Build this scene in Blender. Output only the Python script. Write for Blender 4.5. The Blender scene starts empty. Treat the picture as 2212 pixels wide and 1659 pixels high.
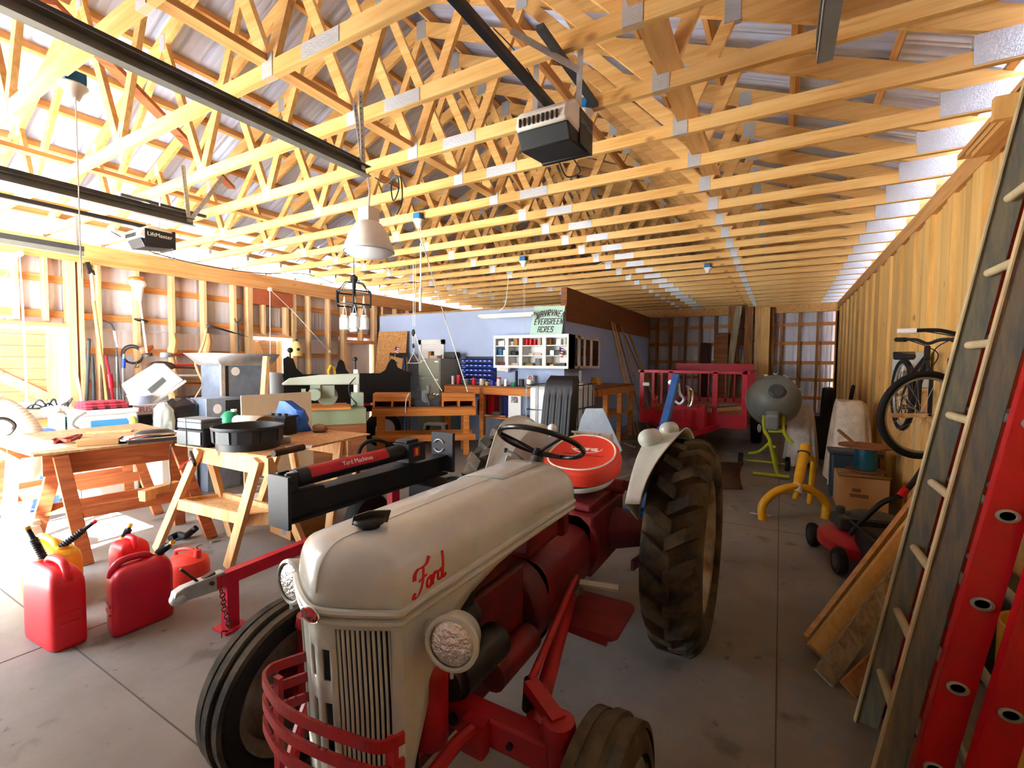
import bpy, bmesh, math, random
from mathutils import Vector, Matrix
random.seed(7)
PI = math.pi
C = bpy.context.scene.collection
V = Vector
# ---------------------------------------------------------------- camera model (world: X right, Y into the barn, Z up)
F_PX, CX, CY, CAMZ = 1004.1, 1106.0, 829.5, 1.62
YAW, PITCH, ROLL = math.radians(-29.9936), math.radians(-2.5714), math.radians(0.5179)
FW = V((math.sin(YAW)*math.cos(PITCH), math.cos(YAW)*math.cos(PITCH), math.sin(PITCH)))
_r = FW.cross(V((0,0,1))).normalized(); _u = _r.cross(FW)
RT = _r*math.cos(ROLL) + _u*math.sin(ROLL); UP = -_r*math.sin(ROLL) + _u*math.cos(ROLL)
EYE = V((0,0,CAMZ))
def ray(x, y): return FW + RT*((x-CX)/F_PX) - UP*((y-CY)/F_PX)
def G(x, y, z=0.0):            # point on the level z seen at a place of the photograph
    d = ray(x, y); return EYE + d*((z-CAMZ)/d.z)
def AX(x, y, X): d = ray(x, y); return EYE + d*(X/d.x)
def AY(x, y, Y): d = ray(x, y); return EYE + d*(Y/d.y)
def mpp(p): return (V(p)-EYE).dot(FW)/F_PX   # metres per pixel at p
cam = bpy.data.objects.new('camera', bpy.data.cameras.new('camera'))
C.objects.link(cam)
cam.data.sensor_width = 36.0; cam.data.lens = 36.0*F_PX/2212.0; cam.data.clip_start = 0.02; cam.data.clip_end = 500
M = Matrix((RT, UP, -FW)).transposed().to_4x4(); M.translation = EYE
cam.matrix_world = M
bpy.context.scene.camera = cam
# ---------------------------------------------------------------- materials
def srgb(c):
    return tuple(((v/255)/12.92 if v/255 <= .04045 else ((v/255+.055)/1.055)**2.4) for v in c)
def mat(name, rgb, rough=.5, metal=0., var=.0, nscale=6., ndet=4., spread=None, isl=.0, bump=0., bscale=60., spec=.5, coat=0., stretch=(1,1,1), trans=0., ior=1.45):
    m = bpy.data.materials.new(name); m.use_nodes = True
    nt = m.node_tree; N = nt.nodes; L = nt.links
    b = N['Principled BSDF']
    col = srgb(rgb)
    b.inputs['Base Color'].default_value = (*col, 1)
    b.inputs['Roughness'].default_value = rough; b.inputs['Metallic'].default_value = metal
    b.inputs['Specular IOR Level'].default_value = spec
    b.inputs['IOR'].default_value = ior
    if coat: b.inputs['Coat Weight'].default_value = coat; b.inputs['Coat Roughness'].default_value = .08
    if trans: b.inputs['Transmission Weight'].default_value = trans
    out = None
    tc = N.new('ShaderNodeTexCoord'); mp = N.new('ShaderNodeMapping'); mp.inputs['Scale'].default_value = stretch
    L.new(tc.outputs['Object'], mp.inputs['Vector'])
    if var or spread:
        nz = N.new('ShaderNodeTexNoise'); nz.inputs['Scale'].default_value = nscale; nz.inputs['Detail'].default_value = ndet; nz.inputs['Roughness'].default_value = .65
        L.new(mp.outputs['Vector'], nz.inputs['Vector'])
        rp = N.new('ShaderNodeValToRGB'); L.new(nz.outputs['Fac'], rp.inputs['Fac'])
        c2 = srgb(spread) if spread else tuple(min(1, c*(1+var)) for c in col)
        c1 = col if spread else tuple(c*(1-var) for c in col)
        rp.color_ramp.elements[0].position = .36; rp.color_ramp.elements[0].color = (*c1, 1)
        rp.color_ramp.elements[1].position = .66; rp.color_ramp.elements[1].color = (*c2, 1)
        out = rp.outputs['Color']
    if isl:
        ge = N.new('ShaderNodeNewGeometry'); hs = N.new('ShaderNodeHueSaturation')
        mr = N.new('ShaderNodeMapRange'); mr.inputs['To Min'].default_value = 1-isl; mr.inputs['To Max'].default_value = 1+isl
        L.new(ge.outputs['Random Per Island'], mr.inputs['Value']); L.new(mr.outputs['Result'], hs.inputs['Value'])
        if out: L.new(out, hs.inputs['Color'])
        else: hs.inputs['Color'].default_value = (*col, 1)
        out = hs.outputs['Color']
    if out: L.new(out, b.inputs['Base Color'])
    if bump:
        n2 = N.new('ShaderNodeTexNoise'); n2.inputs['Scale'].default_value = bscale; n2.inputs['Detail'].default_value = 3
        L.new(mp.outputs['Vector'], n2.inputs['Vector'])
        bp = N.new('ShaderNodeBump'); bp.inputs['Strength'].default_value = bump; bp.inputs['Distance'].default_value = .01
        L.new(n2.outputs['Fac'], bp.inputs['Height']); L.new(bp.outputs['Normal'], b.inputs['Normal'])
    return m
def wood(name, c1, c2, axis='z', isl=.12, knots=True, rough=.65, scale=1.0, ring=1.0):
    """planed timber: long grain along one object axis, knots, each board its own tone"""
    m = bpy.data.materials.new(name); m.use_nodes = True
    nt = m.node_tree; N = nt.nodes; L = nt.links; b = N['Principled BSDF']
    b.inputs['Roughness'].default_value = rough; b.inputs['Specular IOR Level'].default_value = .3
    tc = N.new('ShaderNodeTexCoord'); mp = N.new('ShaderNodeMapping')
    s = {'x': (1.2, 22, 22), 'y': (22, 1.2, 22), 'z': (22, 22, 1.2)}[axis]
    mp.inputs['Scale'].default_value = tuple(v*scale for v in s)
    ge = N.new('ShaderNodeNewGeometry')
    ad = N.new('ShaderNodeVectorMath'); ad.operation = 'ADD'
    sc = N.new('ShaderNodeVectorMath'); sc.operation = 'SCALE'; sc.inputs['Scale'].default_value = 9.0
    cb = N.new('ShaderNodeCombineXYZ')
    for i in range(3): L.new(ge.outputs['Random Per Island'], cb.inputs[i])
    L.new(cb.outputs[0], sc.inputs[0]); L.new(tc.outputs['Object'], ad.inputs[0]); L.new(sc.outputs[0], ad.inputs[1])
    L.new(ad.outputs[0], mp.inputs['Vector'])
    nz = N.new('ShaderNodeTexNoise'); nz.inputs['Scale'].default_value = 1.0; nz.inputs['Detail'].default_value = 5; nz.inputs['Roughness'].default_value = .6
    nz.inputs['Distortion'].default_value = .6*ring
    L.new(mp.outputs['Vector'], nz.inputs['Vector'])
    rp = N.new('ShaderNodeValToRGB'); L.new(nz.outputs['Fac'], rp.inputs['Fac'])
    rp.color_ramp.elements[0].position = .32; rp.color_ramp.elements[0].color = (*srgb(c2), 1)
    rp.color_ramp.elements[1].position = .62; rp.color_ramp.elements[1].color = (*srgb(c1), 1)
    out = rp.outputs['Color']
    if knots:
        vo = N.new('ShaderNodeTexVoronoi'); vo.inputs['Scale'].default_value = 2.6*scale
        mp2 = N.new('ShaderNodeMapping'); mp2.inputs['Scale'].default_value = {'x': (.6,1,1), 'y': (1,.6,1), 'z': (1,1,.6)}[axis]
        L.new(ad.outputs[0], mp2.inputs['Vector']); L.new(mp2.outputs['Vector'], vo.inputs['Vector'])
        r2 = N.new('ShaderNodeValToRGB'); L.new(vo.outputs['Distance'], r2.inputs['Fac'])
        r2.color_ramp.elements[0].position = .03; r2.color_ramp.elements[0].color = (.16, .07, .03, 1)
        r2.color_ramp.elements[1].position = .085; r2.color_ramp.elements[1].color = (1, 1, 1, 1)
        mx = N.new('ShaderNodeMix'); mx.data_type = 'RGBA'; mx.blend_type = 'MULTIPLY'; mx.inputs[0].default_value = .8
        L.new(out, mx.inputs[6]); L.new(r2.outputs['Color'], mx.inputs[7]); out = mx.outputs[2]
    hs = N.new('ShaderNodeHueSaturation'); mr = N.new('ShaderNodeMapRange')
    mr.inputs['To Min'].default_value = 1-isl; mr.inputs['To Max'].default_value = 1+isl
    L.new(ge.outputs['Random Per Island'], mr.inputs['Value']); L.new(mr.outputs['Result'], hs.inputs['Value'])
    L.new(out, hs.inputs['Color']); L.new(hs.outputs['Color'], b.inputs['Base Color'])
    return m
def glow(name, rgb, strength):
    m = bpy.data.materials.new(name); m.use_nodes = True
    b = m.node_tree.nodes['Principled BSDF']; b.inputs['Base Color'].default_value = (*srgb(rgb), 1)
    b.inputs['Emission Color'].default_value = (*srgb(rgb), 1); b.inputs['Emission Strength'].default_value = strength
    return m
W = {}
W['truss'] = wood('truss_pine', (228,188,122), (208,154,82), 'x', .10, rough=.6)
W['purlin'] = wood('purlin_pine', (218,168,104), (194,136,72), 'y', .10)
W['stud'] = wood('stud_pine', (226,190,144), (206,164,112), 'z', .12)
W['girt'] = wood('girt_pine', (220,162,104), (198,134,76), 'y', .10)
W['plank'] = wood('wall_plank_pine', (232,192,122), (216,168,94), 'z', .17)
W['gtool'] = wood('grey_weathered_wood', (176,160,132), (120,104,82), 'z', .15, knots=False)
W['dark'] = wood('stained_horse_wood', (176,104,62), (140,74,40), 'y', .12)
W['bench'] = wood('varnished_bench_wood', (214,136,62), (182,100,38), 'x', .08)
W['fir'] = wood('light_fir', (226,184,130), (204,150,92), 'z', .12)
W['old'] = wood('old_board', (168,116,66), (128,80,40), 'z', .2)
W['brown'] = wood('brown_plywood', (150,92,52), (116,66,34), 'x', .1, knots=False)
Mt = {}
Mt['steel'] = mat('galvanised_steel', (196,200,204), .42, .75, var=.12, nscale=14)
Mt['zinc'] = mat('galvanised_plate', (188,196,204), .4, .35, var=.1, nscale=10)
Mt['plate'] = mat('truss_plate_steel', (196,200,206), .45, .55, bump=.4, bscale=120)
Mt['chrome'] = mat('chrome', (225,225,225), .12, 1.)
Mt['white'] = mat('white_paint', (236,236,232), .45, var=.03)
Mt['offwhite'] = mat('off_white_plastic', (226,222,212), .5, var=.04)
Mt['black'] = mat('black_plastic', (26,26,28), .5, var=.15)
Mt['blackg'] = mat('black_gloss', (16,16,18), .22)
Mt['dgrey'] = mat('dark_grey', (58,60,62), .55, var=.12)
Mt['grey'] = mat('mid_grey', (128,130,130), .55, var=.08)
Mt['rubber'] = mat('tyre_rubber', (48,46,42), .85, spread=(92,82,66), nscale=7, bump=.3, bscale=40, spec=.25)
Mt['rubber2'] = mat('clean_rubber', (30,30,30), .7, var=.15, spec=.3)
Mt['red'] = mat('tractor_red', (168,26,32), .45, spread=(140,24,26), nscale=5)
Mt['redp'] = mat('red_plastic', (214,22,34), .38, var=.06, nscale=3)
Mt['redm'] = mat('red_trailer_paint', (186,20,44), .45, var=.1)
Mt['redf'] = mat('red_fibreglass', (190,20,30), .3, var=.08, nscale=4, coat=.3)
Mt['cream'] = mat('hood_grey_paint', (198,204,196), .30, spread=(184,187,176), nscale=3.5, coat=.25)
Mt['yellow'] = mat('yellow_paint', (216,160,24), .4, var=.1)
Mt['yelp'] = mat('yellow_plastic', (226,168,36), .4, var=.05)
Mt['lime'] = mat('lime_paint', (176,184,40), .42, var=.08)
Mt['blue'] = mat('blue_paint', (52,102,168), .45, var=.12)
Mt['bluetarp'] = mat('blue_tarp', (34,92,178), .5, var=.12, nscale=9, bump=.5, bscale=14)
Mt['bluebin'] = mat('blue_bin', (28,62,176), .4, var=.06)
Mt['green'] = mat('green_plastic', (20,140,92), .4, var=.06)
Mt['mint'] = mat('mint_paint', (190,226,210), .6, var=.03)
Mt['sage'] = mat('sage_machine_paint', (150,162,140), .45, var=.08)
Mt['olive'] = mat('olive_grey_enamel', (142,146,130), .45, var=.05)
Mt['osb'] = mat('osb', (214,164,104), .75, spread=(176,118,64), nscale=26, ndet=2, stretch=(1,3,1))
Mt['ply'] = mat('plywood_top', (184,152,108), .7, spread=(158,122,80), nscale=7, stretch=(1,4,1))
Mt['mdf'] = mat('beige_panel', (228,206,170), .7, var=.03)
Mt['card'] = mat('cardboard', (182,134,82), .8, var=.06, nscale=4)
Mt['cloth'] = mat('canvas_drop_cloth', (214,206,196), .9, spread=(188,176,162), nscale=7, bump=.3, bscale=30)
Mt['rust'] = mat('rusty_steel', (98,68,52), .8, .2, spread=(70,52,44), nscale=5)
Mt['alu'] = mat('dirty_aluminium', (176,178,172), .45, .6, var=.15)
Mt['glass'] = mat('clear_glass', (250,250,250), .03, trans=1., ior=1.3)
Mt['rope'] = mat('white_rope', (232,228,214), .8)
Mt['tan'] = mat('tan_plastic', (206,190,166), .6, var=.05)
Mt['brownt'] = mat('brown_leather', (134,96,66), .8, var=.15)
Mt['paper'] = mat('white_paper', (236,236,236), .7)
Mt['teal'] = mat('teal_cable', (16,92,110), .4, var=.15, nscale=40, stretch=(.2,.2,8))
Mt['seatred'] = mat('red_seat_vinyl', (222,58,36), .55, var=.05, nscale=4, bump=.15, bscale=150)
Mt['lens'] = mat('lamp_lens', (236,234,228), .10, .8, var=.15, nscale=45, bump=.9, bscale=90)
Mt['cobalt'] = mat('blue_box', (20,104,156), .45)
# ---------------------------------------------------------------- mesh builder
def frame(d, up=V((0,0,1))):
    d = d.normalized()
    if abs(d.dot(up)) > .999: up = V((0,1,0))
    s = d.cross(up).normalized(); u = s.cross(d); return d, s, u
class MB:
    def __init__(self): self.v = []; self.f = []; self.mi = []; self.cur = 0
    def add(self, vs, fs, mi=None):
        n = len(self.v); self.v += [V(p) for p in vs]; self.f += [tuple(i+n for i in f) for f in fs]; self.mi += [self.cur if mi is None else mi]*len(fs); return self
    def box(self, c, s, rz=0., m=None, mi=None):
        c = V(c); h = V(s)/2; R = m or Matrix.Rotation(rz, 3, 'Z')
        vs = [c + R @ V((x*h.x, y*h.y, z*h.z)) for x in (-1,1) for y in (-1,1) for z in (-1,1)]
        return self.add(vs, [(0,1,3,2),(4,6,7,5),(0,4,5,1),(2,3,7,6),(0,2,6,4),(1,5,7,3)], mi)
    def b2(self, lo, hi, mi=None):
        lo, hi = V(lo), V(hi); return self.box((lo+hi)/2, hi-lo, mi=mi)
    def bar(self, p, q, w, h, up=(0,0,1), mi=None):      # w across, h along up
        p, q = V(p), V(q); d, s, u = frame(q-p, V(up)); vs = []
        for e in (p, q):
            for a, b_ in ((-1,-1),(1,-1),(1,1),(-1,1)): vs.append(e + s*(a*w/2) + u*(b_*h/2))
        return self.add(vs, [(0,1,2,3),(7,6,5,4),(0,4,5,1),(1,5,6,2),(2,6,7,3),(3,7,4,0)], mi)
    def cyl(self, p, q, r, r2=None, n=16, cap=True, mi=None):
        p, q = V(p), V(q); r2 = r if r2 is None else r2; d, s, u = frame(q-p)
        vs = [p + (s*math.cos(2*PI*i/n) + u*math.sin(2*PI*i/n))*r for i in range(n)] + [q + (s*math.cos(2*PI*i/n) + u*math.sin(2*PI*i/n))*r2 for i in range(n)]
        fs = [(i, (i+1) % n, n+(i+1) % n, n+i) for i in range(n)]
        if cap: fs += [tuple(range(n-1, -1, -1)), tuple(range(n, 2*n))]
        return self.add(vs, fs, mi)
    def tube(self, pts, r, n=10, closed=False, mi=None, rr=None):
        pts = [V(p) for p in pts]; m = len(pts); vs = []; prev = None
        for i, p in enumerate(pts):
            if closed: t = pts[(i+1) % m] - pts[i-1]
            else: t = pts[min(i+1, m-1)] - pts[max(i-1, 0)]
            t = t.normalized()
            if prev is None: _, s, u = frame(t)
            else:
                s = prev - t*prev.dot(t); s = s.normalized() if s.length > 1e-6 else frame(t)[1]; u = s.cross(t) * -1
                u = t.cross(s) * -1 if False else s.cross(t)
            prev = s; R = rr[i] if rr else r
            u = t.cross(s)
            vs += [p + (s*math.cos(2*PI*k/n) + u*math.sin(2*PI*k/n))*R for k in range(n)]
        fs = []
        for i in range(m if closed else m-1):
            a, b_ = i*n, ((i+1) % m)*n
            fs += [(a+k, a+(k+1) % n, b_+(k+1) % n, b_+k) for k in range(n)]
        if not closed: fs += [tuple(range(n-1, -1, -1)), tuple((m-1)*n+k for k in range(n))]
        return self.add(vs, fs, mi)
    def lathe(self, prof, c=(0,0,0), n=24, ax=(0,0,1), mi=None, cap=True, sx=1., sy=1.):   # prof: [(r,h)]
        c = V(c); d, s, u = frame(V(ax)); 
        if abs(V(ax).normalized().z) > .999: s, u, d = V((1,0,0)), V((0,1,0)), V((0,0,V(ax).z))
        vs = []
        for r, h in prof: vs += [c + d*h + (s*math.cos(2*PI*i/n)*sx + u*math.sin(2*PI*i/n)*sy)*r for i in range(n)]
        fs = [(j*n+i, j*n+(i+1) % n, (j+1)*n+(i+1) % n, (j+1)*n+i) for j in range(len(prof)-1) for i in range(n)]
        if cap:
            if prof[0][0] > 1e-5: fs.append(tuple(range(n-1, -1, -1)))
            if prof[-1][0] > 1e-5: fs.append(tuple((len(prof)-1)*n+i for i in range(n)))
        return self.add(vs, fs, mi)
    def ball(self, c, r, n=16, m=10, sc=(1,1,1), mi=None):
        c = V(c); vs = []
        for j in range(m+1):
            t = PI*j/m
            vs += [c + V((math.sin(t)*math.cos(2*PI*i/n)*sc[0], math.sin(t)*math.sin(2*PI*i/n)*sc[1], -math.cos(t)*sc[2]))*r for i in range(n)]
        return self.add(vs, [(j*n+i, j*n+(i+1) % n, (j+1)*n+(i+1) % n, (j+1)*n+i) for j in range(m) for i in range(n)], mi)
    def grid(self, fn, nu, nv, mi=None, closed=False):
        vs = [fn(i/(nu if closed else nu-1), j/(nv-1)) for i in range(nu) for j in range(nv)]
        fs = [(i*nv+j, ((i+1) % nu)*nv+j, ((i+1) % nu)*nv+j+1, i*nv+j+1) for i in range(nu if closed else nu-1) for j in range(nv-1)]
        return self.add(vs, fs, mi)
    def prism(self, poly, o, u, v, t, mi=None):            # polygon in plane (o;u,v), thickness along u x v
        o, u, v = V(o), V(u), V(v); w = u.cross(v).normalized()*t; n = len(poly)
        vs = [o+u*a+v*b_ for a, b_ in poly] + [o+u*a+v*b_+w for a, b_ in poly]
        return self.add(vs, [tuple(range(n-1, -1, -1)), tuple(range(n, 2*n))] + [(i, (i+1) % n, n+(i+1) % n, n+i) for i in range(n)], mi)
    def ring(self, c, R, r, ax=(0,0,1), n=32, k=8, mi=None, a0=0., a1=2*PI):
        c = V(c); d, s, u = frame(V(ax))
        full = abs(a1-a0-2*PI) < 1e-6
        pts = [c + (s*math.cos(a0+(a1-a0)*i/n) + u*math.sin(a0+(a1-a0)*i/n))*R for i in range(n if full else n+1)]
        return self.tube(pts, r, k, full, mi)
    def tf(self, mtx, i0=0):
        for i in range(i0, len(self.v)): self.v[i] = mtx @ self.v[i]
        return self
def build(name, mb, mats, parent=None, world=True, bevel=0., solid=0., smooth=35, sub=0):
    me = bpy.data.meshes.new(name)
    P = Matrix.Identity(4) if parent is None or not world else parent_w(parent).inverted()
    me.from_pydata([tuple(P @ p) for p in mb.v], [], mb.f)
    mats = mats if isinstance(mats, (list, tuple)) else [mats]
    for m in mats: me.materials.append(m)
    if len(mats) > 1: me.polygons.foreach_set('material_index', mb.mi)
    me.polygons.foreach_set('use_smooth', [True]*len(me.polygons))
    bm = bmesh.new(); bm.from_mesh(me); bmesh.ops.recalc_face_normals(bm, faces=bm.faces); bm.to_mesh(me); bm.free()
    me.set_sharp_from_angle(angle=math.radians(smooth))
    o = bpy.data.objects.new(name, me); C.objects.link(o)
    if parent is not None: o.parent = parent
    if solid: s = o.modifiers.new('solid', 'SOLIDIFY'); s.thickness = solid; s.offset = 0
    if sub: s = o.modifiers.new('sub', 'SUBSURF'); s.levels = sub; s.render_levels = sub
    if bevel:
        b = o.modifiers.new('bevel', 'BEVEL'); b.width = bevel; b.segments = 2; b.limit_method = 'ANGLE'; b.angle_limit = math.radians(40)
    return o
def parent_w(o):
    m = o.matrix_basis.copy()
    while o.parent is not None: o = o.parent; m = o.matrix_basis @ m
    return m
def tag(o, label=None, cat=None, group=None, kind=None):
    for k, v in (('label', label), ('category', cat), ('group', group), ('kind', kind)):
        if v: o[k] = v
    return o
def thing(name, label, cat, loc=(0,0,0), rz=0., group=None, kind=None):
    o = bpy.data.objects.new(name, None); o.empty_display_size = .1; C.objects.link(o)
    o.location = loc; o.rotation_euler = (0,0,rz); o.matrix_basis = Matrix.Translation(V(loc)) @ Matrix.Rotation(rz, 4, 'Z')
    return tag(o, label, cat, group, kind)
def solo(name, mb, mats, label, cat, group=None, kind=None, **k):     # a thing that is one mesh; origin at its base centre
    lo = V((min(p[i] for p in mb.v) for i in range(3))); hi = V((max(p[i] for p in mb.v) for i in range(3)))
    b = V(((lo.x+hi.x)/2, (lo.y+hi.y)/2, lo.z))
    for i in range(len(mb.v)): mb.v[i] = mb.v[i] - b
    o = build(name, mb, mats, **k); o.location = b; return tag(o, label, cat, group, kind)
def struct(name, mb, mats, parent=None, **k):
    o = build(name, mb, mats, parent, **k)
    if parent is None: o['kind'] = 'structure'
    return o
def copy_tree(o, parent=None, loc=None, rz=None, label=None):
    c = o.copy(); C.objects.link(c); c.parent = parent
    if loc is not None: c.location = loc
    if rz is not None: c.rotation_euler = (0,0,rz)
    if label: c['label'] = label
    for ch in list(o.children): copy_tree(ch, c)
    return c
def text(name, s, size, o, u, v, mt, parent, ext=.002, align='CENTER', shear=0., sx=1.):
    cu = bpy.data.curves.new(name, 'FONT'); cu.body = s; cu.size = size; cu.extrude = ext; cu.align_x = align; cu.align_y = 'CENTER'; cu.shear = shear
    cu.materials.append(mt); tmp = bpy.data.objects.new('text_tmp', cu); C.objects.link(tmp)
    me = bpy.data.meshes.new_from_object(tmp.evaluated_get(bpy.context.evaluated_depsgraph_get()))
    bpy.data.objects.remove(tmp); ob = bpy.data.objects.new(name, me); C.objects.link(ob)
    u = V(u).normalized(); v = V(v).normalized(); w = u.cross(v)
    m = Matrix((u*sx, v, w)).transposed().to_4x4(); m.translation = V(o)
    if parent is not None: ob.parent = parent; m = parent_w(parent).inverted() @ m
    ob.matrix_basis = m
    return ob
def bez(p, n=8):                    # smooth curve through points (Catmull-Rom)
    p = [V(q) for q in p]; out = []
    for i in range(len(p)-1):
        a, b_, c, d = p[max(i-1, 0)], p[i], p[i+1], p[min(i+2, len(p)-1)]
        for k in range(n):
            t = k/n; out.append(.5*((2*b_) + (c-a)*t + (2*a-5*b_+4*c-d)*t*t + (3*b_-3*c+d-a)*t**3))
    return out + [p[-1]]
SKY, SUN, EXPO = 4.4, 44.0, 2.3
SUNDIR = V((-.25, .72, -.69))
# ================================================================ SETTING
XL, XR, YF, YB, ZC = -8.33, 1.25, -0.62, 14.6, 3.30
RX, HS = -3.6, 4.87
Mt['siding'] = mat('white_steel_siding', (224,226,240), .4, .1, var=.04, nscale=2)
Mt['roofing'] = mat('white_steel_roofing', (206,220,255), .3, .1, var=.04, nscale=2)
def floor_mat():
    m = mat('concrete', (140,135,129), .62, spread=(118,112,105), nscale=1.1, ndet=8, bump=.08, bscale=30, spec=.35)
    nt = m.node_tree; N = nt.nodes; L = nt.links; b = N['Principled BSDF']
    src = b.inputs['Base Color'].links[0].from_socket
    tc = [n for n in N if n.type == 'TEX_COORD'][0]
    for sc, lo, hi, col, fac in ((3.2, .62, .70, (.30,.24,.19,1), .55), (11., .66, .71, (.22,.17,.13,1), .5), (.45, .44, .62, (.72,.62,.52,1), .55)):
        nz = N.new('ShaderNodeTexNoise'); nz.inputs['Scale'].default_value = sc; nz.inputs['Detail'].default_value = 5
        L.new(tc.outputs['Object'], nz.inputs['Vector'])
        rp = N.new('ShaderNodeValToRGB'); L.new(nz.outputs['Fac'], rp.inputs['Fac'])
        rp.color_ramp.elements[0].position = lo; rp.color_ramp.elements[0].color = (0,0,0,1)
        rp.color_ramp.elements[1].position = hi; rp.color_ramp.elements[1].color = (fac,fac,fac,1)
        mx = N.new('ShaderNodeMix'); mx.data_type = 'RGBA'; mx.blend_type = 'MULTIPLY'
        L.new(rp.outputs['Color'], mx.inputs[0]); L.new(src, mx.inputs[6]); mx.inputs[7].default_value = col; src = mx.outputs[2]
    L.new(src, b.inputs['Base Color'])
    return m
struct('floor', MB().b2((-8.6,YF-.1,-.12), (1.45,YB+.1,0)), floor_mat())
struct('ground', MB().b2((-60,-60,-.4), (60,YF-.1,-.03)).b2((-60,YF-.1,-.4), (-8.62,60,-.05)).b2((1.5,YF-.1,-.4), (60,60,-.05)), mat('gravel_yard', (205,200,190), .9, var=.15, nscale=3))
jm = mat('joint_dirt', (84,74,64), .9)
for a, b_ in (((-8.4,.98),(1.2,.98)), ((-8.4,5.2),(1.2,5.2)), ((-8.4,9.8),(1.2,9.8)), ((-3.55,-.5),(-3.55,8)), ((.03,-.5),(.03,14))):
    struct('trim_1', MB().bar((*a,.0), (*b_,.0), .007, .003), jm)
# ---- corrugated sheets
def ribs(a0, a1, pitch=.3, h=.016, w=.045):
    out = [a0]; k = math.ceil(a0/pitch)
    pr = [(a0, 0)]
    while k*pitch + w < a1:
        c = k*pitch
        if c - w > a0:
            pr += [(c-w, 0), (c-w*.45, h), (c+w*.45, h), (c+w, 0)]
            pr += [(c+pitch*.33, 0), (c+pitch*.33+.012, h*.3), (c+pitch*.33+.024, 0), (c+pitch*.66, 0), (c+pitch*.66+.012, h*.3), (c+pitch*.66+.024, 0)] if c+pitch < a1 else []
        k += 1
    return pr + [(a1, 0)]
def sheet_wall(mb, axis, plane, sgn, a0, a1, z0, z1):       # sgn: which way the rib stands out of the sheet
    pr = ribs(a0, a1); vs = []
    for a, h in pr:
        for z in (z0, z1): vs.append((plane+sgn*h, a, z) if axis == 'y' else (a, plane+sgn*h, z))
    n = len(pr); mb.add(vs, [(2*i, 2*i+2, 2*i+3, 2*i+1) for i in range(n-1)])
def tiled(mb, axis, plane, sgn, A, Z, holes):
    ys = sorted({A[0], A[1], *[v for h in holes for v in h[:2]]}); zs = sorted({Z[0], Z[1], *[v for h in holes for v in h[2:]]})
    for i in range(len(ys)-1):
        for j in range(len(zs)-1):
            cy, cz = (ys[i]+ys[i+1])/2, (zs[j]+zs[j+1])/2
            if not any(h[0] < cy < h[1] and h[2] < cz < h[3] for h in holes): sheet_wall(mb, axis, plane, sgn, ys[i], ys[i+1], zs[j], zs[j+1])
H1 = (.9, 2.46, .98, 2.05); H2 = (5.0, 5.78, .80, 2.07); H3 = (7.12, 7.9, 0., 2.06)
wl = struct('wall_left', MB().b2((-8.53,YF,0), (-8.49,YB,.14)), W['girt'])
s = MB(); tiled(s, 'y', -8.515, -1, (YF, YB), (0, 3.28), (H1, H2, H3)); struct('siding_sheet', s, Mt['siding'], wl, solid=.004)
for z in (.26, .77, 1.25, 1.74, 2.22, 2.69):
    cuts = [YF]
    for h in (H1, H2, H3):
        if h[2]-.02 < z < h[3]+.02: cuts += [h[0]-.02, h[1]+.02]
    cuts.append(YB)
    for i in range(0, len(cuts), 2): struct('girt', MB().b2((-8.51,cuts[i],z-.045), (-8.472,cuts[i+1],z+.045)), W['girt'], wl)
studs = [(-.5,0,3.1,.05),(.4,0,3.1,.05),(.86,0,3.1,.08),(1.5,2.12,3.1,.04),(1.98,2.12,3.1,.04),(2.25,2.12,3.1,.04),(2.50,0,3.1,.09),(2.60,0,3.1,.05),(2.80,0,3.1,.04),(3.25,0,3.1,.05),(3.72,0,3.1,.045),(4.19,0,3.1,.045),(4.68,0,3.1,.05),(4.95,0,3.1,.09),
         (5.22,2.1,2.9,.04),(5.83,0,3.1,.09),(5.68,2.1,2.9,.05),(6.18,0,3.1,.045),(6.66,0,3.1,.045),(7.07,0,3.1,.09),(7.55,2.1,3.1,.04),(7.95,0,3.1,.09),(1.3,0,.95,.04),(2.0,0,.95,.04),(2.3,0,.95,.04)]
y = 8.2
while y < 14.5: studs.append((y,0,3.1,.045)); y += .45
for y, z0, z1, w in studs: struct('stud', MB().b2((-8.47,y-w/2,z0), (XL,y+w/2,z1)), W['stud'], wl)
struct('top_plate', MB().b2((-8.36,YF,2.94), (XL+.03,YB,3.20)), W['girt'], wl)
struct('top_plate', MB().b2((-8.52,YF,2.97), (-8.47,YB,3.22)), W['girt'], wl)
struct('header', MB().b2((-8.40,5.0,2.66), (XL+.005,5.8,2.93)), mat('red_cedar', (176,92,56), .7, var=.1), wl)
for h in (H1, H2, H3):
    struct('header', MB().b2((-8.5,h[0]-.05,h[3]), (XL-.01,h[1]+.05,h[3]+.045)), W['girt'], wl)
    if h[2] > 0: struct('sill', MB().b2((-8.5,h[0]-.05,h[2]-.05), (XL+.03,h[1]+.05,h[2])), W['stud'], wl)
    for yy in (h[0], h[1]): struct('jamb', MB().b2((-8.52,yy-(.0 if yy == h[1] else .04),max(h[2],.0)), (XL-.005,yy+(.04 if yy == h[1] else .0),h[3])), W['stud'], wl)
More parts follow.
